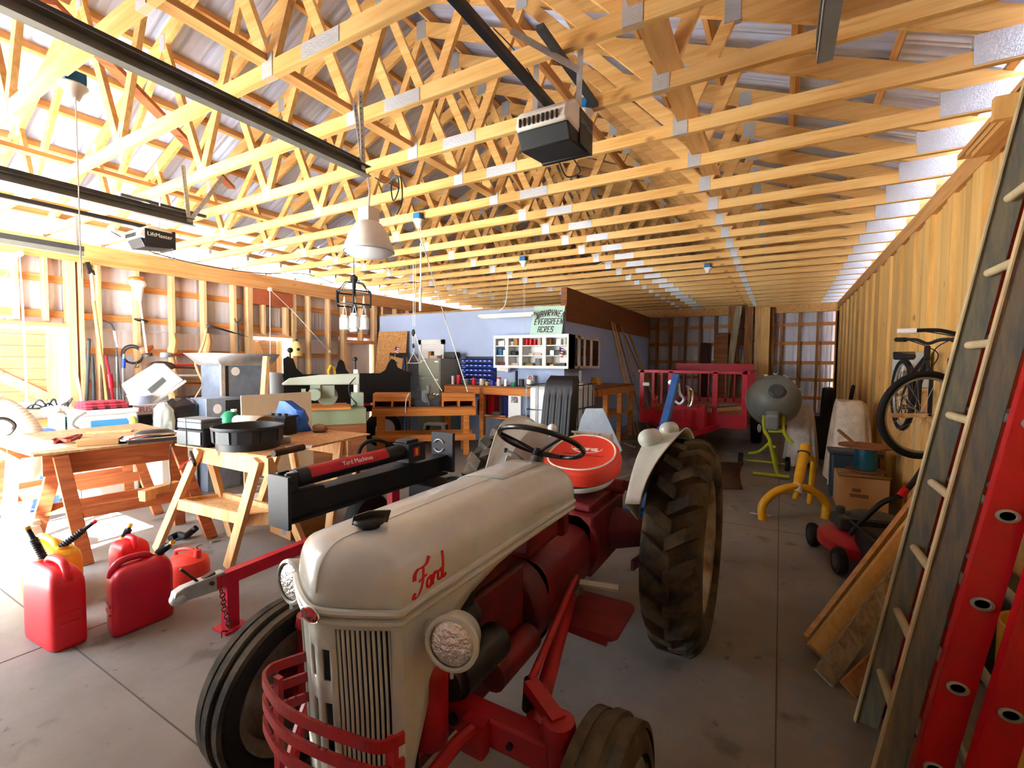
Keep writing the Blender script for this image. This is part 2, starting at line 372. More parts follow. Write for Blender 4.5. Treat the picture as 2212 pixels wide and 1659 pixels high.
# shutters hung outside the two openings, daylight round their edges
shm = wood('shutter_board', (190,150,112), (168,126,88), 'y', .08)
def shutter(name, y0, y1, z0, z1, flip):
    d = struct(name, MB(), shm); 
    z = z0; mb = MB()
    while z < z1-.02: mb.b2((-8.60,y0,z), (-8.575,y1,min(z+.145, z1))); z += .15
    mb.b2((-8.612,y0,z0), (-8.60,y1,z1)); struct('board_panel', mb, shm, d)
    for yy in (y0, y1-.11): struct('batten', MB().b2((-8.575,yy,z0), (-8.55,yy+.11,z1)), W['stud'], d)
    a, b_ = (y0+.11, y1-.11) if not flip else (y1-.11, y0+.11)
    struct('brace', MB().bar((-8.562,a,z1-.05), (-8.562,b_,z0+.05), .025, .12, up=(0,1,0)), W['stud'], d)
shutter('door_1', .95, 2.40, 1.045, 2.01, False)
shutter('door_2', 5.06, 5.71, .86, 2.02, False)
d3 = struct('door_3', MB().b2((-8.49,H3[0]+.04,.01), (-8.44,H3[1]-.04,2.03)), mat('grey_white_door', (216,214,220), .5, var=.02), bevel=.004)
struct('door_casing', MB().b2((-8.45,H3[0]+.01,2.03), (XL+.01,H3[1]-.01,2.075)), W['girt'], d3)
# ---- right wall: upright boards of uneven thickness
wr = struct('wall_right', MB().b2((1.34,YF,0), (1.42,YB,3.39)), W['girt'])
y = YF; k = 0; mb = MB()
while y < YB:
    w = random.choice((.18,.2,.23,.24)); t = (0, .034, .012)[k % 3] + random.uniform(0,.006)
    if not 8.78 < y+w/2 < 8.95: mb.b2((XR-t,y,.0), (1.34,min(y+w,YB)-.003,3.08))
    y += w; k += 1
struct('board_cladding', mb, W['plank'], wr)
struct('top_plate', MB().b2((1.205,YF,3.08), (1.34,YB,3.245)), W['purlin'], wr)
# ---- back wall
wb = struct('wall_back', MB().b2((-8.5,YB+.02,0), (1.4,YB+.06,.14)), W['girt'])
s = MB(); sheet_wall(s, 'x', YB+.055, 1, -8.5, 1.4, 0, 3.6); struct('siding_sheet', s, Mt['siding'], wb, solid=.004)
for z in (.26,.77,1.25,1.70,2.22,2.72): struct('girt', MB().b2((-8.4,YB+.005,z-.045), (1.25,YB+.043,z+.045)), W['girt'], wb)
x = 1.22
while x > -8.3: struct('stud', MB().b2((x-.03,YB-.12,0), (x+.03,YB+.005,3.25)), W['old'], wb); x -= .41
struct('top_plate', MB().b2((-8.4,YB-.13,3.03), (1.25,YB-.03,3.25)), W['purlin'], wb)
def gable(mb, yy):
    zr = 3.42+.41*HS+.12
    mb.prism([(-8.55,3.2),(1.4,3.2),(1.4,3.5),(RX,zr),(-8.55,3.5)], (0,yy,0), (1,0,0), (0,0,1), .02)
struct('gable_sheet', (lambda m: (gable(m, YB+.09), m)[1])(MB()), Mt['siding'], wb)
# ---- front wall behind the camera, open doorway towards the yard at its left
wf = struct('wall_front', MB().b2((-8.5,YF-.06,0), (-8.05,YF-.02,3.3)), Mt['siding'])
struct('siding_sheet', MB().b2((-4.2,YF-.06,0), (1.4,YF-.02,3.3)).b2((-8.05,YF-.06,2.95), (-4.2,YF-.02,3.3)), Mt['siding'], wf)
struct('gable_sheet', (lambda m: (gable(m, YF-.05), m)[1])(MB()), Mt['siding'], wf)
for x in (-8.05,-4.22,-2.3,.1): struct('post', MB().b2((x-.07,YF-.02,0), (x+.07,YF+.12,3.2)), W['stud'], wf)
# ---- roof sheets and purlins
ce = struct('ceiling', MB().b2((RX-.06,YF-.3,3.42+.41*HS+.125), (RX+.06,YB+.3,3.42+.41*HS+.135)), Mt['roofing'])
for sg in (-1, 1):
    pr = ribs(YF-.25, YB+.25, .23, .02, .03); vs = []
    for a, h in pr:
        for dx in (0, HS+.42): vs.append((RX+sg*dx, a, 3.36+.41*(HS-dx)+.185+h))
    struct('roof_sheet', MB().add(vs, [(2*i,2*i+2,2*i+3,2*i+1) for i in range(len(pr)-1)]), Mt['roofing'], ce, solid=.004)
    ang = math.atan(.41)
    for k in range(9):
        dx = .12 + k*.585
        if dx > HS+.2: break
        c = V((RX+sg*dx, (YF+YB)/2, 3.36+.41*(HS-dx)+.13))
        struct('purlin', MB().box(c, (.042,YB-YF+.2,.088), m=Matrix.Rotation(sg*ang, 3, 'Y')), W['purlin'], ce)
# ---- roof trusses, two feet apart
ytr = [2.31+.613*k for k in range(-4, 21)]
def zt(dx): return 3.36+.41*(HS-abs(dx))
def truss_parts():
    P = [('bottom_chord', MB().b2((-HS,-.019,3.255-ZC), (HS,.019,3.345-ZC)))]
    for sg in (-1, 1): P.append(('top_chord', MB().bar((sg*(HS+.3),0,zt(HS+.3)-ZC), (0,0,zt(0)-ZC), .038, .14, up=(-sg*.0,0,1))))
    for sg in (-1, 1):
        for a, b_ in (((3.25,1),(2.93,0)), ((2.93,0),(1.63,1)), ((1.63,1),(.98,0)), ((.98,0),(0,1))):
            p, q = [V((sg*dx, 0, (zt(dx)-.03 if t else ZC)-ZC)) for dx, t in (a, b_)]
            P.append(('web', MB().bar(p, q, .036, .086, up=(1,0,0))))
    def pl(x, z, w, h): return ('gusset_plate', MB().b2((x-w/2,-.022,z-h/2), (x+w/2,.022,z+h/2)))
    for sg in (-1, 1):
        P.append(pl(sg*.98, .02, .10, .13)); P.append(pl(sg*2.93, .02, .10, .13)); P.append(pl(sg*(HS-.22), .045, .38, .16))
        for dx in (1.63, 3.25): P.append(pl(sg*dx, zt(dx)-.03-ZC, .10, .15))
    P.append(pl(0, zt(0)-.02-ZC, .13, .2)); P.append(pl(1.44, 0, .30, .082))
    return P
tp = [(n, build(n, mb, Mt['plate'] if n == 'gusset_plate' else W['truss'])) for n, mb in truss_parts()]
for k, y in enumerate(ytr):
    t = thing('roof_truss', None, None, (RX, y, ZC), 0, kind='structure')
    for n, o in tp:
        c = o if k == 0 else o.copy()
        if k: C.objects.link(c)
        c.parent = t
# lateral and diagonal braces nailed along the trusses
for x in (-2.66, -5.55, -.62, -7.2):
    wd = .14 if x == -.62 else .09
    for y0, y1 in ((-.5,4.3),(4.1,8.9),(8.8,14.4)):
        struct('trim_2', MB().b2((x-wd/2, y0, 3.347 if y0 != 4.1 else 3.388), (x+wd/2, y1, 3.385 if y0 != 4.1 else 3.426)), W['purlin'])
def strut(p, q, w=.04, h=.09, m='purlin'): struct('trim_3', MB().bar(p, q, w, h), W[m])
strut(AY(101,0,1.1)+V((0,0,0)), AY(500,405,3.75), .09, .04, 'dark')
strut((-.62,-.4,3.95), (-.62,3.2,3.42), .04, .14)
strut((-.62,8.2,3.42), (-.62,12.,4.6), .04, .09)
strut((RX+.06,4.8,5.0), (RX+.06,8.4,3.42)); strut((RX+1.63,.3,4.35), (RX+1.63,13.5,4.35), .04, .09); strut((RX-1.63,.3,4.35), (RX-1.63,13.5,4.35), .04, .09)
strut((-.3,12.8,3.5), (-4.5,12.8,4.9), .04, .14, 'plank')
# ---- the pale blue room inside the barn
bm_ = mat('pale_blue_paint', (176,194,228), .6, var=.02)
XCB = -3.52
br = struct('wall_inner', MB().b2((XL+.02,8.06,0), (XCB,8.16,2.70)), bm_)
struct('side_wall', MB().b2((XCB-.1,8.16,0), (XCB,YB-.14,2.42)), bm_, br)
struct('plywood_band', MB().b2((XCB-.1,8.10,2.42), (XCB+.015,YB-.14,3.05)), W['brown'], br)
struct('room_lid', MB().b2((XL+.02,8.08,2.70), (XCB-.1,YB-.14,2.74)), W['ply'] if 'ply' in W else Mt['ply'], br)
d4 = struct('door_4', MB().b2((-6.98,8.025,0), (-6.42,8.06,2.02)), Mt['white'], bevel=.003)
struct('door_frame', MB().b2((-7.06,8.01,0), (-6.98,8.06,2.12)).b2((-6.42,8.01,0), (-6.34,8.06,2.12)).b2((-7.06,8.01,2.02), (-6.34,8.06,2.12)), Mt['white'], d4)
# ---- light
w = bpy.data.worlds.new('sky'); bpy.context.scene.world = w; w.use_nodes = True
nt = w.node_tree; bg = nt.nodes['Background']
tc = nt.nodes.new('ShaderNodeTexCoord'); sx = nt.nodes.new('ShaderNodeSeparateXYZ'); rp = nt.nodes.new('ShaderNodeValToRGB')
nt.links.new(tc.outputs['Generated'], sx.inputs[0]); nt.links.new(sx.outputs['Z'], rp.inputs['Fac'])
rp.color_ramp.elements[0].color = (.90,.96,1.,1); rp.color_ramp.elements[1].color = (.52,.72,1.,1)
nt.links.new(rp.outputs['Color'], bg.inputs['Color']); bg.inputs['Strength'].default_value = SKY
sun = bpy.data.lights.new('sun', 'SUN'); sun.energy = SUN; sun.angle = math.radians(.6); sun.color = (.92,.97,1.)
so = bpy.data.objects.new('sun', sun); C.objects.link(so)
so.rotation_euler = SUNDIR.to_track_quat('-Z', 'Y').to_euler()
po = bpy.data.lights.new('doorway_portal', 'AREA'); po.shape = 'RECTANGLE'; po.size = 3.85; po.size_y = 2.95; po.cycles.is_portal = True
pp = bpy.data.objects.new('doorway_portal', po); C.objects.link(pp); pp.location = (-6.12, YF-.08, 1.47); pp.rotation_euler = (PI/2, 0, 0)
sc = bpy.context.scene
sc.view_settings.view_transform = 'Standard'; sc.view_settings.look = 'None'; sc.view_settings.gamma = 1; sc.view_settings.use_curve_mapping = False
sc.view_settings.exposure = EXPO
sc.cycles.max_bounces = 10; sc.cycles.diffuse_bounces = 6; sc.cycles.caustics_reflective = False; sc.cycles.caustics_refractive = False
sc.cycles.use_denoising = True; sc.cycles.sample_clamp_indirect = 12
# ================================================================ TRACTOR
TX = -1.03
Mt['cast'] = mat('dark_engine_iron', (44,30,28), .6, .3, spread=(70,30,28), nscale=9)
Mt['redd'] = mat('dirty_red_iron', (128,28,30), .5, spread=(88,26,26), nscale=4)
Mt['letter'] = mat('red_letter_paint', (196,24,38), .4)
Mt['pip'] = mat('white_piping', (236,226,206), .6)
tr = thing('tractor', 'grey and red vintage farm tractor with red seat standing on the concrete floor', 'tractor', (TX, 1.9, 0))
def spow(v, e): return math.copysign(abs(v)**e, v)
HW, HZ, HH, Y1 = .207, .962, .176, .905
def hood_w(y): return HW + .006*min(1, max(0, (y-.9)/1.1))
def hood(a, y, off=0.):     # arch angle a (0 right .. pi left), length y
    n = 2/3.3; c, s_ = spow(math.cos(a), n), spow(math.sin(a), n)
    return V((TX + (hood_w(y)+off)*c, y, HZ + (HH+off)*s_ - .012*max(0, (1.3-y))))
def yfront(x): return .773 + .10*min(1, abs(x)/HW)**1.35
def nose(a, ph):
    n = 2/3.3; c, s_ = spow(math.cos(a), n), spow(math.sin(a), n); x = HW*c
    return V((TX+x, Y1 + (yfront(x)-Y1)*spow(math.sin(ph), .60), HZ + (HH*s_)*spow(math.cos(ph), .60) - .012*(1.3-Y1)))
mb = MB()
ys = [2.0, 1.98, 1.8, 1.6, 1.4, 1.2, 1.05, .97, Y1]
na = 41
rows = [[hood(PI*i/(na-1), y) for i in range(na)] for y in ys] + [[nose(PI*i/(na-1), PI/2*k/9) for i in range(na)] for k in range(1, 10)]
vs = [p for r in rows for p in r]
mb.add(vs, [(j*na+i, j*na+i+1, (j+1)*na+i+1, (j+1)*na+i) for j in range(len(rows)-1) for i in range(na-1)])
hd = build('hood', mb, Mt['cream'], tr, solid=.006, smooth=50)
# raised spine crease and twin mouldings along the lower edge
crease = mat('seam_shadow_paint', (120,118,108), .6)
build('spine', MB().tube([hood(PI/2, y, .0005) + V((.0,0,0)) for y in (2.0,1.6,1.2,.97)] + [nose(PI/2, PI/2*k/9) for k in range(0, 9)], .0055, 6), Mt['cream'], hd)
for dz, off in ((.022, .004), (-.006, .002)):
    pts = [V((TX+hood_w(y)+off, y, HZ+dz-.012*max(0,1.3-y)*.6)) for y in (1.995,1.7,1.4,1.1,.95)]
    fr = [V((TX+(HW+off)*math.cos(t), yfront(HW*math.cos(t))-off-.004, HZ+dz-.006)) for t in [PI*k/24 for k in range(1, 24)]]
    lf = [V((2*TX-p.x, p.y, p.z)) for p in reversed(pts)]
    build('moulding', MB().tube(pts+fr+lf, .0105, 8), Mt['cream'], hd)
build('battery_door', MB().grid(lambda u, v: hood(math.radians(84+62*u), 1.62+.37*v, .006), 12, 8), Mt['cream'], hd, solid=.004)
build('door_tab', MB().prism([(0,0),(.055,0),(.05,.022),(.03,.034),(.01,.026)], hood(math.radians(118), 1.955, .003), (0,1,0), (0,0,1), .004), Mt['cream'], hd)
# shell below the mouldings, with the two grille openings
def rear_edge(z):
    tab = [(.965,1.9),(.945,1.5),(.93,1.34),(.90,1.18),(.85,1.08),(.80,1.03),(.66,.975),(.54,.93),(.40,.90)]
    for (z1, y1), (z2, y2) in zip(tab, tab[1:]):
        if z <= z1 and z >= z2: return y1+(y2-y1)*(z1-z)/(z1-z2)
    return tab[-1][1] if z < .4 else tab[0][1]
XS = [-1,-1,-1,-1,-.97,-.88,-.8,-.64,-.48,-.36,-.25,-.17,-.06,0,.06,.17,.25,.36,.48,.64,.8,.88,.97,1,1,1,1]
zr = [.962,.945,.93,.90,.87,.83,.78,.72,.66,.60,.545,.515,.46,.40]
vs = []; nx = len(XS)
for z in zr:
    taper = 1-.05*(.962-z)/.5
    for i, u in enumerate(XS):
        x = u*HW*taper; back = .03*(.962-z)/.5
        yf = yfront(x)+back
        if i in (0,1,2): yv = yf+(rear_edge(z)-yf)*(1-i/3) if rear_edge(z) > yf else yf
        elif i in (nx-1,nx-2,nx-3): yv = yf+(rear_edge(z)-yf)*(1-(nx-1-i)/3) if rear_edge(z) > yf else yf
        else: yv = yf
        vs.append((TX+x, yv, z))
fs = []
for j in range(len(zr)-1):
    for i in range(nx-1):
        m = abs((XS[i]+XS[i+1])/2)
        if .25 < m < .88 and 2 <= j <= 10: continue
        if .06 < m < .17 and (4 <= j <= 5 or 7 <= j <= 9): continue
        fs.append((j*nx+i, j*nx+i+1, (j+1)*nx+i+1, (j+1)*nx+i))
gs = build('grille_shell', MB().add(vs, fs), Mt['cream'], tr, solid=.008, smooth=40)
build('radiator_core', MB().b2((TX-.185,.885,.42), (TX+.185,.96,.94)), mat('radiator_black', (16,16,16), .8), tr)
for sg in (-1, 1):
    for k in range(11):
        x = sg*HW*(.275+.585*k/10)
        build('grille_bar', MB().tube([(TX+x*(1-.02), yfront(x)+.004, .935), (TX+x*.97, yfront(x)+.02, .70), (TX+x*.95, yfront(x)+.03, .50)], .0042, 6), Mt['cream'], gs)
# script lettering ------------------------------------------------------
def _el(cx, cy, rx, ry): return [(cx+rx*math.cos(t)+.10*(ry*math.sin(t)), cy+ry*math.sin(t)) for t in [.6+2*PI*k/9 for k in range(10)]]
SCRIPT = [[(-.05,.60),(.0,.80),(.15,.91),(.35,.90),(.55,.93),(.74,1.10)], [(.40,.9),(.33,.6),(.24,.28),(.10,.02),(-.05,-.06),(-.14,.04),(-.06,.14)], [(.12,.47),(.30,.52),(.48,.55)],
          _el(.56,.20,.11,.20), [(.76,.42),(.72,.2),(.70,-.01)], [(.72,.2),(.80,.39),(.89,.42),(.94,.34)], _el(1.06,.20,.11,.20), [(1.34,1.0),(1.24,.5),(1.17,.12),(1.22,-.01),(1.33,.08)]]
def script(name, fn, width, mt, parent, th=.0025):
    mb = MB()
    for st in SCRIPT:
        p = bez([(x, y, 0) for x, y in st], 6)
        for k in range(len(p)-1):
            a, b_ = p[k], p[k+1]; d = (b_-a); d = d.normalized() if d.length > 1e-6 else V((1,0,0)); nrm = V((-d.y, d.x, 0))*width*(.35+.65*abs(d.y*.9+.25))
            q = [a-nrm, b_-nrm+d*.012, b_+nrm+d*.012, a+nrm]
            lo = [fn(*v.to_2d(), 0) for v in q]; hi = [fn(*v.to_2d(), th) for v in q]
            mb.add(lo+hi, [(3,2,1,0),(4,5,6,7),(0,1,5,4),(1,2,6,5),(2,3,7,6),(3,0,4,7)])
    return build(name, mb, mt, parent)
def on_side(sg):
    def f(x, y, off):
        L = .060; yy = 0.925 + x*L*1.55 if sg > 0 else 1.03 - x*L*1.55
        zz = y*L*1.1 + .040 + x*L*.10
        sn = min(1, max(.02, zz/HH))**(3.3/2); a = math.asin(sn)
        return hood(a if sg > 0 else PI-a, yy, .001+off)
    return f
script('lettering', on_side(1), .075, Mt['letter'], hd); script('lettering', on_side(-1), .075, Mt['letter'], hd)
em = build('emblem', MB().lathe([(.0,.012),(.85,.010),(.95,.004)], (0,0,0), 32, (0,0,1)).tf(Matrix.Diagonal((.034,.020,.5,1))).tf(Matrix.Translation((TX,.757,.968)) @ Matrix.Rotation(PI/2, 4, 'X')), mat('emblem_red', (176,20,40), .2, coat=.5), tr)
build('emblem_ring', MB().tube([(TX+.0345*math.cos(t), .755, .968+.0205*math.sin(t)) for t in [2*PI*k/40 for k in range(40)]], .0025, 8, True), Mt['chrome'], em)
script('emblem_lettering', lambda x, y, o: V((TX-.024+x*.040, .7505-o*.4, .957+y*.022)), .06, Mt['chrome'], em, .002)
# fuel cap
cz = hood(PI/2, .955).z
fc = build('fuel_cap', MB().lathe([(.03,-.01),(.032,.012),(.044,.016),(.048,.024),(.044,.031),(.02,.034),(0,.034)], (TX,.955,cz), 28), Mt['black'], tr)
build('cap_wing', MB().prism([(-.05,-.012),(.052,-.018),(.062,.016),(.0,.022),(-.045,.012)], (TX,.955,cz+.03), (.55,.83,0), (0,0,1), .008), Mt['black'], fc)
# headlamps
for sg in (-1, 1):
    c = V((TX+sg*.325, .93, .905))
    ax = V((.26 if sg > 0 else -.08, -1, .02)).normalized()
    h = build('headlamp', MB().lathe([(.0,-.085),(.035,-.08),(.058,-.05),(.067,-.01),(.0715,.0),(.0715,.01),(.064,.014),(.060,.010)], c, 32, ax, cap=False), Mt['cream'], tr, solid=.003)
    build('lens', MB().lathe([(.0615,.006),(.05,.012),(.03,.016),(0,.018)], c, 28, ax), Mt['lens'], h)
    build('stalk', MB().cyl(c+V((0,.04,-.01)), (TX+sg*.2,.97,.89), .028, .022), Mt['cream'], h)
    build('screw', MB().cyl(c+ax*.006+V((0,0,-.073)), c+ax*.006+V((0,0,-.09)), .005), Mt['steel'], h)
# engine, gearbox, axle housings
e = MB().b2((TX-.14,1.0,.47), (TX+.14,1.66,.80)).b2((TX-.12,1.02,.80), (TX+.12,1.60,.915)).cyl((TX,1.66,.56), (TX,1.80,.56), .205, .20, 24)
eng = build('engine_block', e, mat('engine_dark_red', (104,26,28), .55, spread=(60,24,24), nscale=8), tr, bevel=.012)
build('oil_pan', MB().b2((TX-.11,.98,.36), (TX+.11,1.7,.47)), Mt['redd'], eng, bevel=.02)
build('generator', MB().cyl((TX+.20,1.10,.66), (TX+.20,1.34,.66), .062, n=20).cyl((TX+.20,1.07,.66), (TX+.20,1.10,.66), .05), Mt['black'], eng)
build('distributor', MB().cyl((TX+.15,1.05,.82), (TX+.15,1.05,.90), .05, .035).ball((TX+.17,1.2,.80), .055).cyl((TX+.17,1.2,.80), (TX+.17,1.2,.92), .03), Mt['black'], eng)
build('starter_motor', MB().cyl((TX+.185,1.34,.52), (TX+.185,1.62,.52), .055), Mt['redd'], eng)
build('oil_filter', MB().cyl((TX+.18,1.02,.52), (TX+.18,1.02,.72), .05, .05).ball((TX+.18,1.02,.72), .05), Mt['red'], eng)
build('radiator_hose', MB().tube(bez([(TX+.05,1.0,.86),(TX+.15,.99,.82),(TX+.17,.98,.66),(TX+.12,.97,.52)]), .026), Mt['rubber2'], eng)
build('plug_lead', MB().tube(bez([(TX+.15,1.05,.92),(TX+.17,1.2,.96),(TX+.13,1.35,.93)]), .006, 6).tube(bez([(TX+.15,1.06,.91),(TX+.18,1.3,.93),(TX+.13,1.5,.92)]), .006, 6), Mt['red'], eng)
gb = MB()
gb.grid(lambda u, v: V((TX + (.19-.04*u)*spow(math.cos(2*PI*v), .6), 1.80+.62*u, .56+(.19-.03*u)*spow(math.sin(2*PI*v), .6))), 6, 25)
gb.b2((TX-.16,2.40,.44), (TX+.16,2.98,.78)).cyl((TX,2.40,.6),(TX,2.44,.6),.2,.2,24)
gbo = build('gearbox', gb, Mt['redd'], tr, bevel=.01)
build('top_cover', MB().b2((TX-.13,2.45,.78), (TX+.13,2.95,.83)), Mt['redd'], gbo, bevel=.01)
for sg in (-1, 1):
    build('axle_tube', MB().lathe([(.13,.15),(.12,.2),(.085,.32),(.075,.42),(.11,.43),(.11,.46)], (TX,2.82,.595), 24, (sg,0,0)), Mt['redd'], tr)
    build('lift_arm', MB().bar((TX+sg*.16,2.85,.86), (TX+sg*.34,3.12,.80), .03, .06).cyl((TX+sg*.05,2.85,.85),(TX+sg*.2,2.85,.85),.045), Mt['redd'], tr)
    build('lower_link', MB().bar((TX+sg*.3,2.72,.42), (TX+sg*.36,3.3,.40), .02, .06), Mt['redd'], tr)
build('cowl', MB().b2((TX-.17,1.99,.80), (TX+.17,2.06,1.05)).b2((TX-.14,1.7,.80), (TX+.14,2.0,.93)), Mt['redd'], tr, bevel=.015)
# front axle
fa = build('front_axle', MB().b2((TX-.52,1.10,.50), (TX+.52,1.17,.585)).b2((TX-.12,.98,.42), (TX+.12,1.22,.56)), Mt['red'], tr, bevel=.008)
build('axle_bolt', MB().cyl((TX+.30,1.09,.54),(TX+.30,1.105,.54),.018).cyl((TX+.40,1.09,.54),(TX+.40,1.105,.54),.010).cyl((TX+.2,1.09,.54),(TX+.2,1.105,.54),.018), Mt['cast'], fa)
for sg in (-1, 1):
    k = build('spindle', MB().cyl((TX+sg*.545,1.14,.30), (TX+sg*.53,1.14,.62), .035, .042).cyl((TX+sg*.53,1.14,.60), (TX+sg*.53,1.14,.64), .052, .045).cyl((TX+sg*.55,1.14,.32),(TX+sg*.66,1.14,.32),.03), Mt['red'], tr)
    build('steering_arm', MB().bar((TX+sg*.53,1.14,.63), (TX+sg*.40,1.22,.645), .045, .035), Mt['red'], k)
    build('radius_rod', MB().cyl((TX+sg*.44,1.16,.56), (TX+sg*.19,2.05,.50), .030, .024), Mt['red'], tr)
    build('drag_link', MB().cyl((TX+sg*.40,1.22,.65), (TX+sg*.21,2.05,.60), .0135), Mt['red'], tr)
    build('link_boot', MB().cyl((TX+sg*.40,1.22,.57), (TX+sg*.40,1.22,.66), .026, .02), Mt['black'], tr)
    build('foot_board', MB().prism([(0,0),(.25,.0),(.27,.03),(.27,.30),(.24,.33),(0,.33)], (TX+sg*.19,1.88,.44), (sg,0,0), (0,1,0), sg*.02), Mt['redd'], tr)
    build('step_bracket', MB().bar((TX+sg*.2,1.9,.44), (TX+sg*.42,1.9,.425), .03, .03), Mt['redd'], tr)
    build('pedal', MB().bar((TX+sg*.25,2.0,.60), (TX+sg*.42,2.04,.60), .05, .012).bar((TX+sg*.22,2.1,.5),(TX+sg*.25,2.02,.6),.02,.02), Mt['alu'], tr)
# front guard: three bowed bars
P1_ = [(640,1452),(606,1436),(578,1452),(571,1474),(603,1524),(660,1559),(747,1594),(820,1614),(872,1592)]
gz = [.735,.672,.609]
for k, z in enumerate(gz):
    pts = [G(x, y, .735) for x, y in P1_]
    pts = [V((p.x, p.y, z)) for p in pts]
    pts[0] = V((pts[0].x-.01, .93, z)); p = bez(pts, 6); mb = MB()
    for a, b_ in zip(p, p[1:]): mb.bar(a, b_+(b_-a)*.2, .009, .028)
    build('guard_bar', mb, Mt['red'], tr)
pe = G(845, 1606, .735)
build('guard_post', MB().b2((pe.x-.012,pe.y-.004,.40), (pe.x+.012,pe.y+.012,.745)), Mt['red'], tr); build('guard_post', MB().b2((TX-.17,.76,.40), (TX-.145,.775,.74)), Mt['red'], tr)
build('guard_bracket', MB().tube(bez([(TX+.30,1.09,.57),(TX+.28,1.0,.56),(TX+.24,.9,.49),(TX+.18,.82,.41),(TX+.05,.8,.38)]), .02, 8).tube(bez([(TX-.30,1.09,.57),(TX-.28,1.0,.56),(TX-.24,.9,.49),(TX-.18,.82,.41),(TX-.05,.8,.38)]), .02, 8).b2((TX+.26,1.06,.49),(TX+.33,1.10,.59)), Mt['red'], tr)
# wheels
def tyre_prof(R, w, rim):
    return [(rim,-w*.36),(rim+.02,-w*.46),(R-.11 if R > .5 else R-.07,-w*.52),(R-.035,-w*.5),(R-.008,-w*.40),(R,-w*.2),(R,w*.2),(R-.008,w*.40),(R-.035,w*.5),(R-.11 if R > .5 else R-.07,w*.52),(rim+.02,w*.46),(rim,w*.36)]
def rear_wheel(sg):
    c = V((TX+sg*.585, 2.82, .595)); R = .545; w = .285
    t = build('rear_tyre', MB().lathe(tyre_prof(R, w, .37), c, 64, (1,0,0), cap=False), Mt['rubber'], tr, smooth=50)
    for k in range(22):
        for s2 in (-1, 1):
            th0 = 2*PI*(k+(.5 if s2 > 0 else 0))/22; mb = MB(); prev = None; q = []
            for i in range(6):
                f = i/5; x = s2*(-.012+f*w*.535); th = th0 - f*.17
                rr = R-.004 - (.075*max(0, f-.72)/.28 if f > .72 else 0)
                for hgt in (-.006, .054):
                    for dt in (-.042, .042) if hgt < 0 else (-.030, .030):
                        q.append(c + V((x, -math.sin(th+dt/R*1.0)*(rr+hgt), math.cos(th+dt/R)*(rr+hgt))))
            fs = []
            for i in range(5):
                a, b_ = 4*i, 4*i+4
                fs += [(a+2,a+3,b_+3,b_+2),(a,a+2,b_+2,b_),(a+1,b_+1,b_+3,a+3)]
            fs += [(0,1,3,2),(20,22,23,21)]
            build('tread_lug', mb.add(q, fs), Mt['rubber'], t, smooth=30)
    build('rear_rim', MB().lathe([(.375,-w*.40),(.36,-w*.36),(.33,-.05),(.33,.05),(.36,w*.36),(.375,w*.40)], c, 48, (1,0,0), cap=False).lathe([(.33,.02*sg),(.2,.03*sg),(.16,.07*sg),(.0,.08*sg)], c, 40, (1,0,0), cap=False), mat('rim_silver', (176,172,164), .5, .3, spread=(120,100,84), nscale=6), tr, solid=.006)
rear_wheel(-1); rear_wheel(1)
for sg in (-1, 1):
    c = V((TX+sg*.655, 1.14, .325)); R = .318; w = .15
    mb = MB().lathe(tyre_prof(R, w, .235), c, 56, (1,0,0), cap=False)
    fw_ = build('front_tyre', mb, Mt['rubber2'] if sg < 0 else Mt['rubber'], tr, smooth=50)
    for dx in (-.052, 0, .052): build('tread_rib', MB().lathe([(R-.012,dx-.019),(R+.012-(.008 if dx else 0),dx-.015),(R+.012-(.008 if dx else 0),dx+.015),(R-.012,dx+.019)], c, 56, (1,0,0), cap=False), Mt['rubber'], fw_)
    build('front_rim', MB().lathe([(.24,-.06),(.228,-.05),(.20,-.02),(.20,.02),(.228,.05),(.24,.06)], c, 40, (1,0,0), cap=False).lathe([(.20,.0),(.12,sg*.03),(.07,sg*.03),(.0,sg*.035)], c, 40, (1,0,0), cap=False), mat('dull_rim_paint', (150,146,134), .6, spread=(100,92,80), nscale=7), tr, solid=.005)
    build('front_hub', MB().lathe([(.055,-.06),(.06,-.01),(.05,.05),(.0,.06)], c, 20, (sg,0,0)), Mt['redd'], tr)
# fenders
for sg in (-1, 1):
    def fen(u, v):
        th = math.radians(-58 + 146*u)           # from the front foot over the top to the rear
        R = .655
        if v < .55: k = v/.55; r0_ = .30; r = r0_+(R-.05-r0_)*k; x = .372
        else:
            k = (v-.55)/.45; tp_ = min(1, max(0, u/.36)); tp_ = .45+.55*tp_*tp_*(3-2*tp_); x = .372 + .19*tp_*math.sin(k*PI/2); r = R-.05*math.cos(k*PI/2)
        r *= 1.0
        return V((TX+sg*x, 2.80-math.sin(-th+.0)*-r if False else 2.80+math.sin(th)*r, .60+math.cos(th)*r))
    f = build('fender', MB().grid(fen, 36, 16), Mt['cream'], tr, solid=.005, smooth=60)
    build('fender_bolt', MB().cyl((TX+sg*.362,2.45,.98), (TX+sg*.372,2.45,.98), .012), Mt['cast'], f)
for px, py, r, Y in ((1399,948,20.5,2.62), (1441,929,16.5,3.02)):
    p = AY(px, py, Y); r = r*mpp(p)
    wlp = build('work_lamp', MB().ball(p, r, 24, 14).cyl(p+V((.0,.0,0)), p+V((.02,r*1.15,0)), r*1.02, r*1.02, 24), Mt['cream'], tr)
    build('lamp_post', MB().cyl(p-V((0,0,r*.8)), (p.x+.03,p.y,1.2), .012), Mt['cream'], wlp)
